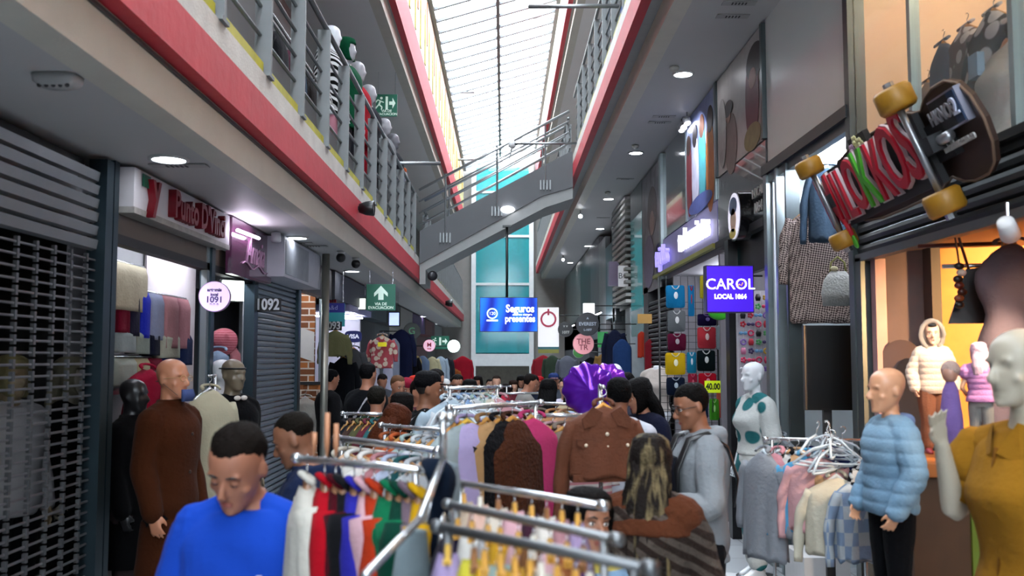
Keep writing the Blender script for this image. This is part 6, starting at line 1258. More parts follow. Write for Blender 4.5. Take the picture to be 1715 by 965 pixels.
# copper hangers / clip fixtures standing above the rail
for i, px_ in enumerate((551, 566, 530)):
    p = railpt(px_, A1, B1); o = MB().tube([p + Vector((0, 0, .012)), p + Vector((0, 0, .05)), p + Vector((0, 0, .14 - .03 * i))], [.004, .008, .007], 8).build('size_marker', mat('#b07a58', rough=.4), None, True); tag(o, 'upright copper-brown clip standing on the bright clothes rail above the %s' % ('red top', 'burgundy top', 'white cardigan')[i], 'clip')
# ---- upright post with draped navy and grey-blue clothes at the joint of the rails
Yj = 2.5; xj = PX(741, Yj)
rk = rack('slim chrome upright with sloping arms where the colourful rails meet', (xj, Yj, ZT(700, Yj)), (xj + .02, Yj + .01, ZT(700, Yj) + .001), .009, False)
for a_, b_ in (((610, 965, 1.95), (703, 870, 2.2)), ((703, 870, 2.2), (742, 770, Yj)), ((742, 770, Yj), (690, 965, Yj)), ((742, 770, Yj), (768, 965, Yj + .05)), ((742, 690, Yj), (742, 770, Yj))):
    pa, pb = at(*a_), at(*b_); o_ = Vector((xj, Yj, 0)); MB().tube([pa - o_, pb - o_], .010, 10).build('arm', CHROME, rk, True)
q = MB().tube([(xj - .0, Yj, .02), (xj, Yj, ZT(770, Yj))], .011, 10); q.build('post', CHROME, rk, True).location = (-xj, -Yj, 0)
def drape(label, pts, rad, m, name='draped_garment', amp=.008, seed=1, flat=.6):
    q = MB(); S = smooth_secs([tuple(p) + (r,) for p, r in zip([tuple(at(*p)) for p in pts], rad)], 5); q.tube([s[:3] for s in S], [max(.004, s[3]) for s in S], 22, None, flat); me = q.mesh(name); wrinkle(me, amp, seed, 38, (1, .4, .2)); o = link(name, me, m, None, True); return tag(o, label, 'clothing')
drape('dark navy knitted garment knotted over the chrome joint of the rails', [(712, 772, Yj), (730, 786, Yj - .02), (742, 815, Yj), (732, 870, Yj), (716, 930, Yj)], [.012, .03, .036, .028, .015], fab('#121c2c'))
drape('grey-blue ribbed garment hanging from the chrome joint down to the frame edge', [(755, 775, Yj + .12), (745, 830, Yj + .12), (735, 900, Yj + .12), (725, 1010, Yj + .12)], [.03, .055, .07, .075], fab('#8b9aa0'), seed=3)
drape('pale grey garment falling beside the ribbed grey-blue one', [(700, 885, 2.35), (690, 930, 2.35), (684, 1010, 2.35)], [.03, .05, .07], fab('#7d8c90'), seed=5)
# ---- three parallel rails bottom centre
RB = ((PX(760, 2.74), 2.74, 1.50), (PX(1008, 2.3), 2.3, 1.50)); RC = ((PX(752, 2.36), 2.36, 1.495), (PX(1030, 1.88), 1.88, 1.50)); RD = ((PX(735, 2.02), 2.02, 1.50), (PX(1085, 1.62), 1.62, 1.50))
rack('bright chrome rail, highest of the three parallel rails', RB[0], RB[1], .0095, True, posts=(0,)); rack('dull grey rail, middle of the three parallel rails', RC[0], RC[1], .0095, True, m=steel('#85888a', rough=.45)); rack('dark grey rail, lowest of the three parallel rails', RD[0], RD[1], .0105, True, m=steel('#6d7072', rough=.45))
def cliphang(px_, R, lab, c, nm='hanging_trousers', w=.24, h=.55, d=.07, drop=.09, cl='wooden', pat=None, cc='#c9953c', **k):
    p = railpt(px_, *R); a = math.atan2(p.y, p.x) + .05 * math.sin(px_ * 1.3)
    e_ = empty('clip_hanger', p, a, '%s clip hanger holding the %s' % (cl, short(lab)), 'hanger'); e_.scale = (.62,) * 3; cc = (cc, '#d8d2c4', '#c9953c', '#8a5c34')[int(px_) % 4]
    q = MB(); q.tube([(.018 * math.sin(t), 0, -.004 + .018 * math.cos(t)) for t in np.linspace(-.6, PI, 10)] + [(0, 0, -.05)], .0028, 6); q.build('hook', CHROME, e_, True)
    MB().loft([(0, 0, -.10, .10, .006), (0, 0, -.085, .11, .011), (0, 0, -.07, .05, .012), (0, 0, -.045, .015, .010)], 16).build('shoulder_bar', mat(cc, rough=.4, noise=.15), e_, True)
    for sx in (-.07, .07): MB().box(sx - .012, sx + .012, -.014, .014, -.125, -.085).build('clip', mat(cc, rough=.4, noise=.1), e_)
    kk = dict(w=w, h=h, d=d, sleeve=0); kk.update(k); kk.setdefault('seed', px_)
    garment(lab, p + Vector((0, 0, .028)), a, pat or fab(c, noise=.12), name=nm, hang=False, detail=False, **kk)
cliphang(752, RD, 'lilac trousers first on the lowest rail', '#9c8cb4', w=.32, h=.5, d=.085, cc='#d0a848'); cliphang(795, RD, 'lemon yellow top with wooden clips on the lowest rail', '#c9bf3c', 'hanging_shirt', d=.10); cliphang(812, RD, 'deep yellow blouse second of the yellows on the lowest rail', '#c99a1c', 'hanging_shirt', d=.07); cliphang(838, RD, 'sage grey-green vest on the lowest rail', '#8fa39c', 'hanging_shirt', d=.09); cliphang(862, RD, 'mustard striped top under the wooden clip', '#b98c28', 'hanging_shirt', d=.08); cliphang(888, RD, 'dark red skirt with a yellow clip on the lowest rail', '#9c1424', 'hanging_skirt', d=.10, kind='skirt'); cliphang(905, RD, 'off-white top behind the dark red skirt', '#c9c2b4', 'hanging_shirt', d=.08)
cliphang(932, RD, 'pale green thin top behind the red skirt', '#9fb08c', 'hanging_shirt', d=.07); cliphang(962, RD, 'white top with plum lining on the lowest rail', '#b9aeb4', 'hanging_shirt', d=.11, pat=fab('#c9c3c4', pattern='noise', col2='#2a1424', pscale=7)); cliphang(985, RD, 'tan trousers last on the lowest rail', '#9c7a4c', d=.08)
for px_, l, c, d_ in ((768, 'navy and plum knotted top starting the middle rail', '#1a1428', .12), (792, 'white top with black trim on the middle rail', '#c9c6bf', .10), (818, 'light grey top with a round neck on the middle rail', '#a9a8a8', .08), (838, 'ochre yellow top on the middle rail', '#b98c22', .09), (868, 'pale rose top on the middle rail', '#c0989c', .08), (893, 'brown and gold patterned top on the middle rail', '#6a4426', .10), (920, 'pink and white top on the middle rail', '#c9a0a6', .08), (948, 'copper brown trousers near the end of the middle rail', '#8a5230', .08), (975, 'violet patterned top at the end of the middle rail', '#5a3a66', .07)): cliphang(px_, RC, l, c, 'hanging_shirt', d=d_)
for px_, l, c, d_ in ((778, 'beige patterned blouse at the start of the bright rail', '#b9a590', .10), (805, 'pale peach top on the bright rail', '#d0a898', .09), (835, 'cream top with long sleeves on the bright rail', '#cfc4b4', .10), (862, 'light pink blouse in the middle of the bright rail', '#d0a0a8', .10), (890, 'dark plum top on the bright rail', '#3a1c2c', .08), (915, 'ivory lace top on the bright rail', '#d6d0c6', .09), (940, 'dull rose top near the child on the bright rail', '#a87a80', .07), (966, 'lilac scarf-like top before the child on the bright rail', '#9a86a8', .06)): cliphang(px_, RB, l, c, 'hanging_shirt', d=d_, h=.45)
# ---- middle distance rails, behind the bright tops
RE_ = ((PX(566, 4.6), 4.6, 1.47), (PX(735, 3.95), 3.95, 1.47)); rack('white-chrome rail sloping away behind the bright cardigans', RE_[0], RE_[1], .016, True)
for i, (px_, l, c) in enumerate(((585, 'cream lace blouse at the start of the sloping rail', '#c9c0b0'), (606, 'off-white printed blouse on the sloping rail', '#d2cfc8'), (628, 'white fluffy jumper on the sloping rail', '#d6d2cc'), (650, 'dusty rose top on the sloping rail', '#a87478'), (668, 'white and navy top on the sloping rail', '#aab0c4'), (688, 'dark teal top on the sloping rail', '#1f4a4c'), (706, 'light grey top at the end of the sloping rail', '#a9adb0'))): hang(px_, RE_[0], RE_[1], l, c, 'hanging_blouse', hm=mat('#b78a5c', rough=.4), hl='wooden hanger with the ' + short(l), w=.42, h=.5, d=.11, sleeve=.45)
RF = ((PX(640, 5.9), 5.9, 1.44), (PX(760, 5.4), 5.4, 1.44)); rack('short chrome rail among the shoppers by the wall', RF[0], RF[1], .014, True)
for px_, l, c in ((655, 'copper brown blouse on the short rail in the crowd', '#8a4a2c'), (672, 'orange patterned blouse on the short rail in the crowd', '#b0542c'), (690, 'mint grey jumper on the short rail in the crowd', '#98aaa6'), (708, 'white-grey bouclé jumper on the short rail in the crowd', '#c0c4c6'), (726, 'ash grey jumper last on the short rail in the crowd', '#9a9fa4')): hang(px_, RF[0], RF[1], l, c, 'hanging_blouse', hl='hanger of the ' + short(l) + ' in the crowd', w=.42, h=.55, d=.12, sleeve=.45)
RG = ((PX(575, 7.5), 7.5, 1.42), (PX(648, 7.4), 7.4, 1.42)); rack('farther chrome rail behind the short rail, among the shoppers', RG[0], RG[1], .013, True)
for px_, l, c in ((584, 'black blouse at the wall end of the farther rail', '#1a1a1e'), (594, 'dark brown jumper on the farther rail', '#3a2a24'), (606, 'olive jumper on the farther rail', '#4a4a30'), (618, 'maroon blouse on the farther rail', '#5a2430'), (630, 'teal blouse on the farther rail', '#2a5a5c'), (641, 'charcoal jumper at the open end of the farther rail', '#33363c')): hang(px_, RG[0], RG[1], l, c, 'hanging_blouse', hl='hanger of the ' + short(l) + ' there', w=.44, h=.6, d=.12)
# ---- centre: lilac, camel, brown, pink
RH = ((PX(752, 4.75), 4.75, ZT(683, 4.75)), (PX(905, 5.1), 5.1, ZT(683, 4.75) + .01)); rack('chrome rail of the lilac, camel and brown jackets in the centre', RH[0], RH[1], .013, True)
k3 = dict(rz=None)
hang(768, RH[0], RH[1], 'pale grey-blue ribbed jumper at the start of the centre rail', '#9aa6a8', w=.5, h=.62, d=.12, rz=1.0, hl='hanger of the pale ribbed jumper in the centre'); hang(782, RH[0], RH[1], 'lilac hooded sweatshirt on the centre rail', '#a79ac0', w=.5, h=.66, d=.16, rz=.75, sleeve=.6, hm=mat('#c9a23c', rough=.4), hl='yellow wooden hanger under the lilac sweatshirt')
hang(815, RH[0], RH[1], 'camel brown jacket with wide collar on the centre rail', '#a8845a', 'hanging_jacket', w=.5, h=.62, d=.15, rz=.8, sleeve=.52, cmat=fab('#8c6a44'), hl='hanger of the camel jacket in the centre'); hang(838, RH[0], RH[1], 'black fur collar coat squeezed beside the camel jacket', fab('#121113', bump=1), 'hanging_coat', w=.5, h=.6, d=.14, rz=.85, hl='hanger of the black fur coat in the centre'); hang(858, RH[0], RH[1], 'long reddish-brown fur coat on the centre rail', fab('#4a2818', bump=1, noise=.3), 'hanging_coat', w=.52, h=.78, d=.17, rz=.8, sleeve=.6, hl='hanger of the reddish-brown fur coat')
hang(889, RH[0], RH[1], 'hot pink sleeveless top beside the brown fur coat', '#b83a6a', w=.34, h=.62, d=.10, sleeve=0, rz=.6, hl='hanger of the hot pink top')
RI = ((PX(893, 5.6), 5.6, ZT(695, 5.6)), (PX(985, 5.6), 5.6, ZT(695, 5.6))); rack('chrome rail of taupe and rose clothes beside the suede jacket', RI[0], RI[1], .012, True)
hang(905, RI[0], RI[1], 'grey-brown lace blouse next to the hot pink top', '#6a5c54', w=.46, h=.62, d=.12, rz=.7, hl='hanger of the lace blouse'); hang(925, RI[0], RI[1], 'rose patterned blouse under the taupe jacket collar', fab('#8c5a68', pattern='noise', col2='#b08a90', pscale=12), w=.46, h=.6, d=.12, rz=.7, hl='hanger of the rose patterned blouse'); hang(945, RI[0], RI[1], 'taupe grey jacket hanging beside the suede jacket', '#786c62', 'hanging_jacket', w=.5, h=.66, d=.14, rz=.5, hl='hanger of the taupe jacket'); hang(965, RI[0], RI[1], 'pink and white striped T-shirt behind the suede sleeve', fab('#c98a94', pattern='stripesz', col2='#d9d3d0', pscale=9), w=.44, h=.6, d=.10, rz=.4, sleeve=.2, hl='hanger of the striped T-shirt')
# suede jacket on a display pole
Ys = 4.85; ps = at(1010, 655, Ys); sued = mat('#55290f', rough=.85, noise=.2, scale=14, bump=.3, bscale=60)
def suede_parts(o):
    for sx in (-1, 1):
        MB().prism([(sx * .02, -.105), (sx * .07, -.075), (sx * .125, -.135), (sx * .115, -.185), (sx * .05, -.165)], Matrix.Translation((0, -.080, .0)), .010).build('lapel', sued, o)
        MB().prism([(sx * .06, -.235), (sx * .15, -.235), (sx * .15, -.265), (sx * .105, -.285), (sx * .06, -.265)], Matrix.Translation((0, -.075, 0)), .012).build('pocket_flap', sued, o); MB().ball((sx * .105, -.08, -.265), (.009, .005, .009), 12, 8).build('button', plast('#c9b8a0'), o, True)
    MB().box(-.018, .018, -.083, -.07, -.43, -.17).build('placket', sued, o)
    for z in (-.21, -.27, -.33, -.39): MB().ball((0, -.088, z), (.010, .006, .010), 12, 8).build('button', plast('#c9b8a0'), o, True)
    MB().box(-.17, .17, -.078, .078, -.445, -.41).build('waistband', sued, o)
garment('brown suede cropped jacket with pale buttons on an orange wooden hanger, facing us', (ps.x, Ys, ps.z + .0), .12, sued, name='suede_jacket', w=.36, h=.35, d=.14, sleeve=.48, fold=.05, sw=.056, neck=.045, hang=True, hanger_mat=mat('#c98a2c', rough=.35), hlabel='orange-yellow wooden hanger inside the brown suede jacket', extras=suede_parts, seed=5)
rk = rack('slim display pole with a hook holding up the brown suede jacket', (ps.x - .0, Ys + .14, ps.z + .02), (ps.x + .0, Ys - .02, ps.z + .02), .008, False); MB().tube([(0, 0, 0), (0, 0, ps.z + .02)], .012, 10).build('pole', CHROME, rk, True); MB().lathe([(.001, 0), (.16, 0), (.16, .015), (.001, .02)], 24).build('base', DARK, rk, True)
# pale clear hangers and light clothes piled at the middle top
RJ = ((PX(748, 6.4), 6.4, ZT(650, 6.4)), (PX(838, 6.7), 6.7, ZT(650, 6.4))); rack('tall rail crowded with clear plastic hangers in the middle of the hall', RJ[0], RJ[1], .012, True)
for i, (px_, l, c) in enumerate(((756, 'pale ice-blue camisole on the tall crowded rail', '#a9bcc8'), (768, 'white frilled top on the tall crowded rail', '#cdd2d6'), (780, 'light denim blue dress on the tall crowded rail', '#7f9cc0'), (792, 'grey-white top on the tall crowded rail', '#b0b6ba'), (804, 'pale mint top on the tall crowded rail', '#9fb8b0'), (818, 'cream top on the tall crowded rail', '#c9c3b2'), (830, 'rose and white top on the tall crowded rail', '#b88a90'))): hang(px_, RJ[0], RJ[1], l, c, hm=clear, hl='clear plastic hanger of the ' + short(l), w=.42, h=.5, d=.10, rz=.5 + .15 * (i % 3), sleeve=.25)
def clear_hanger(label, p, rz, tilt, group):
    e_ = empty('clothes_hanger', p, rz, label, 'hanger', group); e_.rotation_euler = (tilt, tilt * .5, rz)
    MB().tube([(-.19, 0, -.10), (-.1, 0, -.03), (0, 0, 0), (.1, 0, -.03), (.19, 0, -.10), (.1, 0, -.11), (-.1, 0, -.11), (-.19, 0, -.10)], .0075, 6).build('shoulder_bar', clear, e_, True)
    MB().tube([(0, 0, 0), (0, 0, .04)] + [(.02 * math.sin(a) , 0, .06 + -.02 * math.cos(a)) for a in np.linspace(0, 4.2, 8)], .003, 6).build('hook', CHROME, e_, True)
for i in range(16):
    px_ = R_.uniform(745, 835); Yc = R_.uniform(6.0, 6.7); p = at(px_, R_.uniform(655, 712), Yc); clear_hanger('clear plastic hanger in the tangle of empty hangers mid hall', p, R_.uniform(-1, 1), R_.uniform(-.5, .5), 'tangled clear hangers')
# table of small wares
tb = empty('sales_table', (PX(885, 8.2), 8.2, 0), 0, 'sales table with a black cloth in the middle of the hall', 'table'); zt_ = ZT(722, 8.2)
MB().box(-.42, .42, -.3, .5, zt_ - .03, zt_).build('tabletop', DARK, tb)
for x in (-.38, .38):
    for y in (-.26, .46): MB().box(x - .02, x + .02, y - .02, y + .02, 0, zt_ - .03).build('leg', steel('#777'), tb)
MB().box(-.425, .425, -.305, -.30, zt_ - .35, zt_ - .03).build('cloth_skirt', fab('#0d0d10'), tb)
wc = ['#d6dade', '#111216', '#c9c3bc', '#a9c4d6', '#1a1a2a', '#d9a0b4', '#e0e0e0', '#3a3a44', '#b0203a', '#d8d2c8', '#222226', '#9ab0c4']
for i in range(12):
    x = -.36 + (i % 6) * .145; y = -.2 + (i // 6) * .3
    q = MB(); q.loft([(0, 0, 0, .055, .045), (0, 0, .05, .062, .05), (0, 0, .09 + .03 * (i % 3), .05, .035), (0, 0, .11 + .03 * (i % 3), .02, .02)], 14, None, 3); o = q.build('folded_garment', fab(wc[i], noise=.25), None, True, (tb.location.x + x, 8.2 + y, zt_)); tag(o, 'small %s bundle on the black-clothed sales table' % ['white', 'black', 'cream', 'light blue', 'dark navy', 'pink', 'bright white', 'charcoal', 'crimson', 'ivory', 'coal black', 'steel blue'][i], 'bundle')
hm_ = MB(); hm_.lathe([(.001, .09), (.07, .085), (.085, .03), (.09, 0), (.16, -.015), (.165, -.02), (.09, -.012), (.001, -.01)], 28)
RK = ((PX(858, 7.6), 7.6, 1.50), (PX(985, 7.2), 7.2, 1.50)); rack('rail of tan and grey clothes behind the centre jackets', RK[0], RK[1], .012, True)
for px_, l, c in ((870, 'dark grey padded vest on the rail behind the centre jackets', '#3a3a3e'), (885, 'mid brown padded jacket on the rail behind the centre jackets', '#5c4c42'), (900, 'grey-brown padded jacket on the rail behind the centre jackets', '#74685e'), (930, 'light tan jacket on the rail behind the centre jackets', '#a87852'), (950, 'pinkish tan jacket last on the rail behind the centre jackets', '#b08468')): hang(px_, RK[0], RK[1], l, c, 'hanging_jacket', w=.44, h=.5, d=.14, rz=.3, hl='hanger of the ' + short(l) + ' of the rear centre rail')
# more far rails on the hall floor
far = 0
for Yr, xa, xb, pal in ((9.2, -.9, -.35, ['#c9c4bc', '#8d9aa6', '#b0283a', '#2a2a30', '#d0b8b0']), (10.6, -.1, .55, ['#d9d6d0', '#6a7c98', '#c98a9a', '#3a3a40', '#a8b0a0', '#d0c0a0']), (13.0, -.8, .1, ['#b02a48', '#d9d9dc', '#c9a8b0', '#33353c', '#8aa0b8', '#a8283c'])):
    A_, B_ = (xa, Yr, 1.46), (xb, Yr + .2, 1.46); rack('far clothes rail among shoppers %s' % ('holding one red garment' if Yr < 10 else 'holding pastel garments' if Yr < 12 else 'holding crimson garments'), A_, B_, .012, True)
    for i, c in enumerate(pal):
        p = along(A_, B_, (i + .5) / len(pal)); garment('%s garment on the far clothes rail with %s' % (['first', 'second', 'third', 'fourth', 'fifth', 'sixth'][i], 'the red garment' if Yr < 10 else 'pastel garments' if Yr < 12 else 'crimson garments'), p, .9 + .1 * i, fab(c, noise=.2), name='hanging_shirt', hang=False, w=.42, h=.55, d=.12, seed=i, detail=False, sleeve=.4)
# ---- kids knitwear rack in front of the vitrine
Yk = 5.45; kx = PX(1388, Yk); kz = ZT(742, Yk)
rk = rack('two-tier chrome rack of children knitwear before the vitrine', (kx - .28, Yk + .32, kz), (kx + .30, Yk + .22, kz), .010, True, posts=(0, 1)); MB().tube([(.28, -.08, kz), (.30, -.42, kz)], .009, 8).build('front_arm', CHROME, rk, True)
KA, KB = (kx - .42, Yk + .34, kz), (kx + .36, Yk + .22, kz)
plaid = fab('#8fa6c4', pattern='check', col2='#c3ccd2', pscale=14); bw = fab('#15151a', pattern='check', col2='#c9c6c4', pscale=15)
kids = [((-.30, .30), -1.15, '#8a8f96', 'grey hooded child coat hanging at the pillar end of the knitwear rack', dict(w=.34, h=.62)), ((-.23, .25), -1.1, '#c98a94', 'pink-trimmed child cardigan on the knitwear rack', dict(w=.32, h=.42)), ((-.19, .20), -1.05, fab('#d2cfca', pattern='dots', col2='#141416', pscale=14), 'white child cardigan with black bows on the knitwear rack', dict(w=.32, h=.42)), ((-.15, .15), -.95, '#c9a078', 'peach and tan child jumper on the knitwear rack', dict(w=.32, h=.42)),
    ((-.05, .24), -.1, '#151a44', 'navy child jumper with wide shoulders at the back of the knitwear rack', dict(w=.40, h=.38)), ((-.10, .10), -.5, '#5aa0c8', 'sky blue child jumper beside the cream cardigan', dict(w=.34, h=.44)), ((-.06, .06), -.3, '#d0a0a4', 'thin rose child jumper just behind the cream cardigan', dict(w=.33, h=.42)), ((.02, -.02), -.15, '#d4cdb8', 'cream knitted child cardigan with a small cherry motif, at the front', dict(w=.34, h=.42, d=.13)),
    ((.12, -.08), .35, plaid, 'pale blue checked child jumper with frilled hem at the front', dict(w=.32, h=.44, d=.13)), ((.20, .02), .8, bw, 'black and white checked child jumper on the knitwear rack', dict(w=.33, h=.46)), ((.24, .10), 1.0, '#1a1c1e', 'black child vest behind the checked jumper', dict(w=.33, h=.40)), ((.27, .05), 1.15, '#8c9a5a', 'olive green child cardigan with a bow at the shop end', dict(w=.36, h=.5)), ((.34, .14), 1.2, '#a9b0a0', 'pale green child cardigan last beside the blue puffer', dict(w=.34, h=.5)), ((.14, .26), .1, '#1b2250', 'dark blue child jumper behind the clear hangers', dict(w=.34, h=.38))]
for i, ((dx, dy), rz_, c, l, k) in enumerate(kids):
    k.setdefault('d', .10); garment(l, (kx + dx, Yk + dy, kz - (.11 if dy < .0 else .0)), rz_, c if not isinstance(c, str) else fab(c, noise=.12), name='child_cardigan', hanger_mat=clear, hlabel='clear hanger of the ' + ' '.join(short(l).split()[:8]), sleeve=.36, sw=.045, neck=.045, seed=i + 40, **k)
ch = bpy.data.objects['child_cardigan.007']
q = MB(); q.ball((.03, -.075, -.25), (.012, .006, .012)).ball((.055, -.075, -.255), (.012, .006, .012)); q.build('cherry_motif', plast('#b01c24'), ch, True); MB().box(.025, .06, -.08, -.07, -.238, -.225).build('leaf_motif', plast('#1c8c4a'), ch)
for i in range(9): clear_hanger('empty clear hanger bunched on top of the child knitwear rack', (kx + R_.uniform(-.05, .10), Yk + R_.uniform(-.05, .15), kz + R_.uniform(-.04, .06)), R_.uniform(-1.2, 1.2), R_.uniform(-.3, .3), 'bunched clear hangers')
# ---- vitrine garments
hound = fab('#3a2e30', pattern='check', col2='#c4b2a8', pscale=75, noise=.05, rot=(0, .6, 0))
yv = 7.9; garment('brown and white houndstooth coat with wide lapels high in the vitrine', (PX(1378, yv), yv, ZT(326, yv)), -.22, hound, name='hanging_coat', w=.50, h=.98, d=.14, sleeve=.5, sw=.07, hlabel='hanger of the houndstooth coat in the vitrine', seed=11, fold=.04,
    extras=lambda o: [MB().prism([(sx * .01, -.30), (sx * .05, -.10), (sx * .14, -.10), (sx * .16, -.20)], Matrix.Translation((0, -.085, 0)), .012).build('lapel', hound, o) for sx in (-1, 1)])
yv = 7.5; garment('faded blue denim jacket overlapping the houndstooth coat', (PX(1393, yv), yv, ZT(262, yv)), -.2, fab('#41566a', noise=.3), name='denim_jacket', w=.30, h=.58, d=.12, sleeve=.5, sw=.045, hlabel='hanger of the faded denim jacket', seed=12)
yv = 7.45; bg_ = empty('shoulder_bag', (PX(1407, yv), yv, ZT(512, yv)), -.2, 'knitted white handbag hanging in front of the houndstooth coat', 'bag')
q = MB(); q.loft([(0, 0, 0, .12, .03), (0, 0, .1, .13, .04), (0, 0, .2, .11, .035), (0, 0, .27, .06, .02)], 20, None, 3); q.build('bag_body', fab('#b7bcb8', bump=.8, bscale=70), bg_, True); MB().tube([(-.06, 0, .26), (-.05, 0, .34), (0, 0, .385), (.05, 0, .34), (.06, 0, .26)], .008, 8).build('strap', fab('#8f8f5a'), bg_, True)
MB().ball((-.03, -.02, .29), (.03, .012, .02)).build('flower', fab('#c9c4a0'), bg_, True)
# ---- upper glazed display over the skateboard sign
for (px_, py_, X_, rz_, c, l, k) in ((1598, 40, 2.75, LR, '#5e6a80', 'pale denim trousers hanging behind the upper glass', dict(w=.3, h=.75, sleeve=0, d=.1)), (1640, 10, 2.8, LR, fab('#6a6268', pattern='dots', col2='#cfd0d8', pscale=9), 'mottled grey jacket hanging behind the upper glass', dict(w=.5, h=.6, d=.15)), (1686, -20, 2.7, LR, fab('#2e3238', pattern='dots', col2='#cdd0d6', pscale=7), 'dark spotted dress behind the upper glass near the frame edge', dict(w=.45, h=.8, d=.16, kind='dress')), (1570, 110, 2.9, LR, '#8a7c74', 'taupe trousers hanging low behind the upper glass', dict(w=.3, h=.5, sleeve=0, d=.1))):
    yv = YX(px_, X_); garment(l, (X_, yv, ZT(py_, yv)), rz_, c if not isinstance(c, str) else fab(c), name='hanging_garment', hlabel='hanger of the ' + short(l), seed=px_, **k)
yv = YX(1690, 2.62); r = empty('bust_mannequin', (2.68, yv, E + 1.08), LR, 'bust form in a white shirt with pale blue collar behind the upper glass', 'mannequin')
P = Pose(female=True); q = MB(); torso(q, P, 0, .9, 1.53); me = fuse(q, .016, 2); me.transform(Matrix.Translation((0, 0, -.9))); link('form', me, flesh, r, True); q = MB(); torso(q, P, .02, .9, 1.46); me = fuse(q, .016, 2); me.transform(Matrix.Translation((0, 0, -.9))); wrinkle(me, .005, 3); link('shirt', me, fab('#c4c6c4'), r, True); MB().box(-.12, -.02, -.16, -.12, .42, .55).build('collar', fab('#8fb0d0'), r)
# ---- inside the skateboard shop
yv = 4.95; p = at(1692, 385, yv); garment('long lilac-grey pleated dress hanging in the warm lit shop', (p.x, yv, p.z), -.4, fab('#6f6066', noise=.1), name='hanging_dress', w=.36, h=1.1, d=.16, sleeve=0, kind='dress', hlabel='hanger of the long lilac-grey pleated dress', seed=77, fold=.09)
e_ = empty('hanging_shelf', (at(1640, 480, 5.2).x, 5.2, ZT(480, 5.2)), -.3, 'black slanted display board hung on chains in the warm lit shop', 'shelf'); MB().prism([(-.16, -.2), (.06, -.2), (.14, .12), (-.06, .10)], Matrix.Identity(4), .03).build('board', DARK, e_); MB().tube([(-.05, 0, .1), (-.1, 0, .3), (-.05, 0, .5)], .008, 6).build('rope', plast('#3a1a10'), e_, True); MB().tube([(.12, 0, .1), (.14, 0, .75)], .008, 6).build('chain', steel('#8a7a5c'), e_, True)
e_.location.z += .0; MB().tube([(-.30, .05, .24), (.2, .05, .24)], .012, 8).build('rung', plast('#4a1c10'), e_, True); MB().tube([(-.18, .03, .02 + .1), (.14, .03, .12)], .012, 8).build('rung', CHROME, e_, True)
e_ = empty('toy_figure', (at(1607, 460, 5.15).x, 5.15, ZT(470, 5.15)), 0, 'small dark beaded ornament hanging beside the slanted black board', 'ornament')
for i in range(7): MB().ball((.012 * math.sin(i * 2), 0, .08 - i * .035), (.028, .02, .02), 10, 8).build('bead', plast(['#1a1210', '#c9b8a8', '#1a1210', '#5a1c14', '#3a120c', '#7a3a1c', '#1a1210'][i]), e_, True)
MB().tube([(0, 0, .09), (-.03, 0, .35), (0, 0, .6)], .005, 6).build('cord', plast('#2a1410'), e_, True)
# ---- cream blazer on a valet stand at the left
garment('cream knee-length blazer hanging on a stand between the brown coat and the black suit', (-2.02, 6.62, ZT(634, 6.62)), 1.05, fab('#b9b399'), name='hanging_blazer', w=.44, h=.86, d=.17, sleeve=.56, fold=.05, hlabel='wire hanger of the cream blazer', hanger_mat=CHROME, seed=31)
rk = rack('thin chrome valet stand holding the cream blazer', (-2.02, 6.75, ZT(634, 6.62) + .02), (-2.02, 6.60, ZT(634, 6.62) + .02), .006, False); MB().tube([(0, 0, 0), (0, 0, ZT(634, 6.62) + .02)], .010, 8).build('pole', CHROME, rk, True); MB().lathe([(.001, 0), (.15, 0), (.15, .012), (.001, .015)], 20).build('base', CHROME, rk, True)
garment('crimson knitted garment hanging in the corner beside the green evacuation sign', (-2.52, 6.35 + .45, ZT(600, 6.8)), 1.3, fab('#a01c3a'), name='hanging_shirt', w=.34, h=.3, d=.14, hang=False, seed=8)
garment('cream child coat with a mustard bag in the brick-backed window', (PX(512, 11.9), 11.9, ZT(655, 11.9)), .4, fab('#d0ccc0'), name='hanging_coat', w=.34, h=.42, d=.14, seed=9, hlabel='white hanger of the cream child coat', hanger_mat=whitep)
garment('khaki jacket with black cuffs below the digits 1093', (PX(561, 13.6), 13.6, ZT(545, 13.6)), .1, fab('#7c7c58'), name='hanging_jacket', w=.34, h=.36, d=.12, sleeve=.36, seed=10, hang=True, hlabel='hanger of the khaki jacket below 1093')
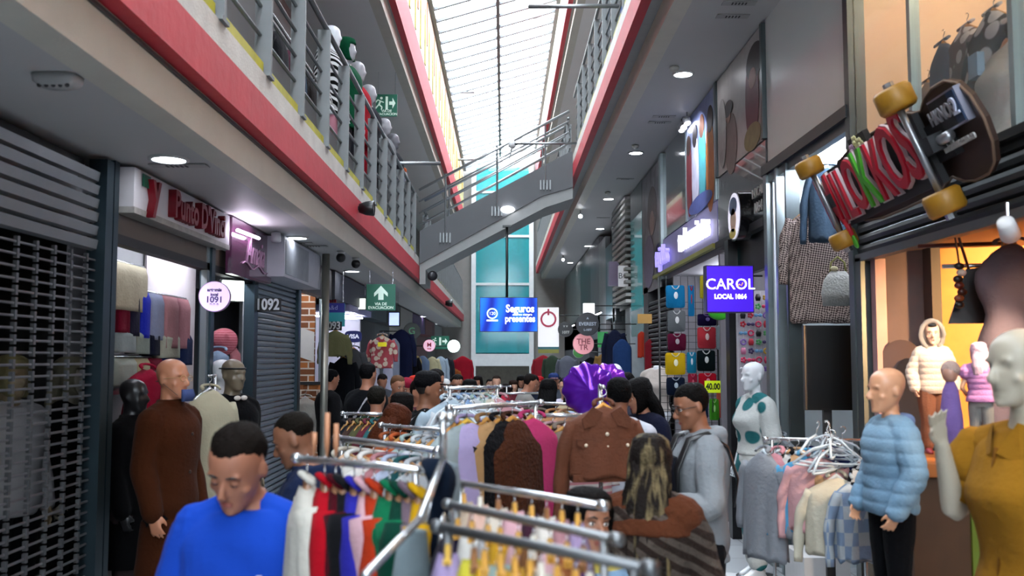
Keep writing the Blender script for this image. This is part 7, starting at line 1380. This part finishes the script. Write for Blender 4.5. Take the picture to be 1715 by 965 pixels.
# dark clothes columns, floral blouse with price, trousers etc. on the left beyond the pole
for px_, py_, Y_, c, l, k in ((640, 555, 15.6, fab('#b9545c', pattern='floral', col2='#e6d6c0', pscale=12), 'floral frilled blouse on display in the bright white shop', dict(w=.36, h=.52, sleeve=.3, d=.12)), (628, 602, 15.9, fab('#d6dae6'), 'white trousers first of the pair under the floral blouse', dict(w=.16, h=.8, sleeve=0, d=.1)), (650, 602, 15.9, fab('#cfd4ea'), 'white trousers second of the pair under the floral blouse', dict(w=.16, h=.8, sleeve=0, d=.1)), (592, 575, 13.9, '#4a4c50', 'charcoal long cardigan under the oval card sign', dict(w=.3, h=.9, d=.12)), (575, 590, 13.7, '#101216', 'black long coat under the oval card sign', dict(w=.34, h=1.0, d=.14)), (672, 545, 17.5, '#141a34', 'dark navy coat hanging past the white shop', dict(w=.4, h=1.1, d=.15)), (660, 560, 17.2, '#8f98a8', 'pale grey trousers hanging past the white shop', dict(w=.2, h=.9, sleeve=0, d=.1)), (684, 585, 18.5, '#0f1014', 'black coat under the black-green round sign', dict(w=.4, h=.9, d=.15)),
        (708, 590, 21, '#7286a4', 'light blue jeans hanging under the small pink sign', dict(w=.3, h=1.0, sleeve=0, d=.1)), (698, 590, 20.5, '#b9a46a', 'mustard patterned banner-like garment beside the light blue jeans', dict(w=.22, h=.95, sleeve=0, d=.08)), (724, 592, 23, '#c9bf98', 'cream dress under the far exit sign', dict(w=.3, h=.8, d=.1)), (738, 592, 24, '#aebfd0', 'ice blue garment under the far exit sign', dict(w=.3, h=.7, d=.1)), (748, 594, 25, '#26282e', 'black garment beside the white round sign', dict(w=.3, h=.8, d=.1)), (775, 592, 28, '#a01c2c', 'crimson garment close to the lift shaft post', dict(w=.5, h=.8, d=.12)), (755, 610, 26, '#8c4a24', 'rust brown garment below the white round sign', dict(w=.5, h=.6, d=.12))):
    garment(l, (PX(px_, Y_), Y_, ZT(py_, Y_)), .1, c if not isinstance(c, str) else fab(c, noise=.2), name='hanging_garment', hang=Y_ < 16, seed=px_, detail=Y_ < 16, hlabel='hanger of the ' + short(l), **k)
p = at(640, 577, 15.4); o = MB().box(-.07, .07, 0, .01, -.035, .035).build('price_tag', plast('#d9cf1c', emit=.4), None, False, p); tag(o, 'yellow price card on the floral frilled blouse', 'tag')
# ---- folded shirts on a grid: two columns
gr = empty('wire_grid', (PX(1155, 11.4), 11.45, 0), 0, 'tall black wire grid panel carrying folded T-shirts', 'panel')
q = MB()
for i in range(9): q.tube([(-.35 + i * .0875, 0, .2), (-.35 + i * .0875, 0, ZT(462, 11.4))], .004, 6)
q.build('upright_wire', BLACK, gr)
q = MB()
for i in range(30): q.tube([(-.35, 0, .2 + i * .08), (.35, 0, .2 + i * .08)], .003, 6)
q.build('cross_wire', BLACK, gr)
for x in (-.35, .35): MB().tube([(x, 0, 0), (x, 0, ZT(462, 11.4))], .012, 8).build('post', BLACK, gr, True)
def folded(px0, py0, px1, py1, Y, c, lab, pc='#e6e6e6', pat=None):
    a_, b_ = at(px0, py0, Y), at(px1, py1, Y); w_, h = b_.x - a_.x, a_.z - b_.z; e_ = empty('folded_shirt', ((a_.x + b_.x) / 2, Y, (a_.z + b_.z) / 2), 0, lab, 'shirt')
    q = MB(); q.loft([(0, 0, -.012, w_ / 2, h / 2), (0, 0, .012, w_ / 2, h / 2), (0, 0, .02, w_ / 2 * .96, h / 2 * .97)], 32, RX(PI / 2, 4, 'X'), 9); me = q.mesh('fold'); wrinkle(me, .003, int(px0), 40); link('shirt_body', me, pat or fab(c, noise=.1), e_, True)
    MB().tube([(-w_ * .2, -.022, h * .48), (-w_ * .1, -.026, h * .36), (0, -.026, h * .32), (w_ * .1, -.026, h * .36), (w_ * .2, -.022, h * .48)], .006, 6).build('collar', fab(pc), e_, True)
    MB().ball((w_ * .02, -.022, h * .05), (w_ * .11, .004, h * .16), 12, 8).build('print', plast(pc), e_, True)
cols = [(1115, 478, 1147, 516, '#1c7cb0', 'sky blue folded T-shirt topmost of the first column on the grid', '#e0e4e8'), (1118, 520, 1148, 556, '#6e7276', 'grey marbled folded T-shirt under the sky blue one', '#d9d9d9'), (1118, 559, 1149, 588, '#5c1430', 'maroon folded T-shirt in the first column of the grid', '#a8a0a4'), (1114, 591, 1148, 628, '#cfa818', 'yellow folded T-shirt with a goofy print', '#e9e2c0'), (1116, 632, 1147, 662, '#10182a', 'dark navy folded T-shirt lowest of the first column', '#9aa4b0'),
    (1172, 462, 1192, 500, '#c9bc2c', 'lemon patterned folded shirt at the top of the second column', '#e9e6b0'), (1168, 548, 1199, 584, '#c93c48', 'coral red folded T-shirt in the second column', '#f0d0d0'), (1167, 587, 1198, 622, '#0e1a1c', 'black-green folded T-shirt under the coral one', '#e0e0e0'), (1168, 526, 1200, 546, '#1a1238', 'deep violet folded T-shirt above the coral one', '#6a5a9a'), (1170, 625, 1200, 655, '#b01428', 'red folded T-shirt with pink neckline behind the price card', '#e090a0'), (1200, 545, 1222, 586, '#8fa4aa', 'pale grey-blue folded shirt next to the dark pillar', '#b9c4c8'), (1152, 478, 1163, 530, '#2080b8', 'narrow blue shirt edge between the two columns', '#a01c2c'), (1200, 650, 1216, 700, '#c05a48', 'salmon folded shirt low by the dark pillar', '#c87a68'), (1188, 668, 1204, 704, '#4aa02a', 'bright green folded shirt low in the second column', '#a0d080'), (1150, 590, 1166, 625, '#1f7a9c', 'teal folded shirt edge beside the yellow one', '#d0d8e0'), (1152, 626, 1168, 660, '#8c1c34', 'wine red folded shirt edge beside the navy one', '#b04a60'), (1168, 670, 1186, 700, '#13284a', 'dark blue patterned shirt under the price card', '#9ab0d0')]
for c in cols: folded(*c[:4], 11.38, c[4], c[5], c[6])
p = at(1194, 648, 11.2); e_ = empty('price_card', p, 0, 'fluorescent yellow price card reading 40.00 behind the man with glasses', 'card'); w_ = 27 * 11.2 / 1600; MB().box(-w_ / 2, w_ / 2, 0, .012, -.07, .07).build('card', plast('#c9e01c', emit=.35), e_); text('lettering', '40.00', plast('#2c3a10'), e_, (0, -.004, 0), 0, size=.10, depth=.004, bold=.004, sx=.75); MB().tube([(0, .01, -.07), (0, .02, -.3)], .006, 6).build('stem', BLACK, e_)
q = MB(); q.ball((0, 0, 0), (.14, .04, .11), 24, 12); me = q.mesh('b'); o = link('inflatable_ring', me, plast('#3fae2c'), None, True, at(1205, 520, 10.7)); tag(o, 'bright green round plastic disc behind the CAROL sign', 'disc')
# ---- accessory wall behind the white mannequin
ap = empty('wire_grid', (XR + .30, 9.75, 0), -.0, 'white wire grid wall full of small hair accessories behind the white mannequin', 'panel')
x0, x1 = PX(1236, 9.75), PX(1304, 9.75); ap.location = ((x0 + x1) / 2, 9.75, 0); w_ = (x1 - x0) / 2
q = MB()
for i in range(8): q.tube([(-w_ + i * w_ * 2 / 7, 0, .4), (-w_ + i * w_ * 2 / 7, 0, ZT(488, 9.75))], .003, 6)
q.build('upright_wire', plast('#c9ccd0'), ap)
MB().box(-w_, w_, .05, .06, .4, ZT(486, 9.75)).build('backing', paint('#b9b6bd'), ap)
cols_ = ['#d9d9de', '#c8325a', '#20242c', '#d6b03c', '#6aa0c8', '#3a2a5a', '#d07a9c', '#4a9c5a', '#e0e0e4', '#b9283a', '#141418', '#8a6ab4']
nm_ = ['white', 'crimson', 'black', 'yellow', 'light blue', 'deep violet', 'pink', 'green', 'silver', 'red', 'jet', 'mauve']
for r_ in range(9):
    for c_ in range(5):
        x = x0 + .05 + c_ * (x1 - x0 - .1) / 4; z = ZT(498 + r_ * 15, 9.7); k_ = (r_ * 7 + c_ * 5 + r_ * c_) % 12
        q = MB(); t_ = (r_ + c_) % 4
        if t_ == 0: q.ball((-.022, 0, 0), (.022, .012, .018), 10, 6).ball((.022, 0, 0), (.022, .012, .018), 10, 6).ball((0, -.004, 0), .010, 8, 6)
        elif t_ == 1: q.tube([(.026 * math.cos(a), 0, .026 * math.sin(a)) for a in np.linspace(0, 2 * PI, 13)], .009, 6)
        elif t_ == 2: q.loft([(0, 0, -.035, .022, .008), (0, 0, .0, .03, .012), (0, 0, .035, .018, .008)], 10, None, 4)
        else:
            for a in range(5): q.ball((.02 * math.cos(a * 1.257), 0, .02 * math.sin(a * 1.257)), (.014, .007, .014), 8, 5)
        o = q.build('hair_accessory', plast(cols_[k_]), None, True, (x, 9.72, z)); tag(o, '%s hair accessory in row %s of the white grid wall' % (nm_[k_], ['one', 'two', 'three', 'four', 'five', 'six', 'seven', 'eight', 'nine'][r_]), 'accessory', '%s accessories row %d' % (nm_[k_], r_ + 1))
# big clear bags / boxes below: white cabinet next to the floral mannequin
o = MB().box(0, .35, 0, .5, 0, .34).build('display_plinth', paint('#c9cacb'), None, False, (2.28, 7.35, 0)); tag(o, 'low white plinth beside the floral mannequin', 'plinth')
garment('grey long cardigan hanging from the vitrine pillar behind the floral mannequin', (2.32, 8.05, ZT(715, 8.05)), -1.2, fab('#8d9298', noise=.2), name='hanging_cardigan', w=.42, h=.62, d=.16, sleeve=.5, seed=61, hlabel='hanger of the grey long cardigan by the pillar')
# ---- stock seen behind both gallery railings
for i, (px_, side, c, l) in enumerate(((455, -1, '#141418', 'black coat behind the gallery railing near the top edge'), (478, -1, '#4a2030', 'dark wine garment behind the gallery railing'), (490, -1, '#16324a', 'dark teal garment behind the gallery railing'), (512, -1, '#1a1412', 'dark brown jacket behind the gallery railing'), (530, -1, '#3c1e14', 'chestnut bag-like garment behind the gallery railing'), (553, -1, '#b06a84', 'pink trousers behind the gallery railing'), (572, -1, '#8c5a74', 'mauve trousers behind the gallery railing'), (586, -1, '#16161a', 'black trousers beside the mauve ones upstairs'))):
    X_ = -2.05; Y_ = 1600 * 2.05 / (843 - px_); garment(l, (X_, Y_, GL + 1.15), PI / 2, fab(c, noise=.2), name='hanging_garment', hang=False, w=.5, h=.95, d=.16, sleeve=.4, seed=i, detail=False)
o = MB().tube([(-2.05, 7.5, GL + 1.17), (-2.05, 13.5, GL + 1.17)], .014, 8).build('clothes_rail', CHROME, None, True); tag(o, 'long clothes rail behind the gallery railing', 'rail')
o = MB().box(-3.28, -2.5, 3.0, 11, GL, GL + 2.2).build('closed_stall', paint('#1e1f22', noise=.3), None); tag(o, 'dark shuttered stall behind the gallery railing at the near end', 'stall')
for i, (px_, c, l) in enumerate(((1052, '#4a6ab0', 'blue top behind the upper gallery railing'), (1040, '#22242a', 'black top behind the upper gallery railing'), (1030, '#a01c34', 'crimson scarf behind the upper gallery railing'), (1018, '#b9bcc0', 'light grey top behind the upper gallery railing'), (1008, '#2c2e36', 'charcoal top behind the upper gallery railing'), (997, '#7a7c80', 'grey top behind the upper gallery railing'))):
    Y_ = 1600 * 1.62 / (px_ - 843); garment(l, (1.62, Y_, GR + 1.1), LR, fab(c, noise=.2), name='hanging_garment', hang=False, w=.46, h=.9, d=.14, sleeve=.4, seed=i, detail=False)
o = MB().tube([(1.62, 10, GR + 1.12), (1.62, 18.5, GR + 1.12)], .014, 8).build('clothes_rail', CHROME, None, True); tag(o, 'long clothes rail behind the upper gallery railing on the billboard side', 'rail')
# right side, mid distance wares on the ground floor
for px_, py_, Y_, c, l, k in ((1030, 545, 16, '#1a2036', 'dark navy coat hanging in the billboard side shop row', dict(w=.3, h=1.1, d=.12)), (1042, 560, 15, '#223a66', 'dark blue jeans hanging beside the teal window', dict(w=.3, h=1.0, sleeve=0, d=.1)), (1012, 585, 18, '#b08a50', 'tan bag-shaped garment under the green placard', dict(w=.3, h=.5, d=.1)), (1075, 548, 16.6, '#c9402c', 'bright red narrow column garment in the teal window shop', dict(w=.14, h=.45, sleeve=0, d=.1)), (1090, 560, 15.8, '#8c2430', 'dark red garment in the teal window shop', dict(w=.2, h=.6, sleeve=0, d=.1)), (990, 592, 19, '#16181c', 'black garment under the salmon pink sign', dict(w=.4, h=.8, d=.12)), (950, 590, 21, '#7c7f8c', 'grey garment near the far steel column', dict(w=.4, h=.8, d=.12)), (925, 590, 24, '#3c4a3c', 'dark green jacket on a far display under the white panel', dict(w=.4, h=.9, d=.12)), (910, 590, 25, '#9c2a34', 'red garment on a far display under the white panel', dict(w=.5, h=.7, d=.12))):
    garment(l, (PX(px_, Y_), Y_, ZT(py_, Y_)), -.3, fab(c, noise=.2), name='hanging_garment', hang=False, seed=px_, detail=False, **k)
r = empty('bust_mannequin', (PX(1043, 12.2) - .12, 12.4, 0), -.3, 'white head mannequin looking over the crowd past the purple balloons', 'mannequin')
mannequin('white egg-headed mannequin in black behind the purple balloons', 1030, 613, 10.2, .1, whitep, vox=.016, top=dict(mat=blackcloth, inf=.02, hem=.8), bottom=dict(mat=trous)); bpy.data.objects.remove(r)
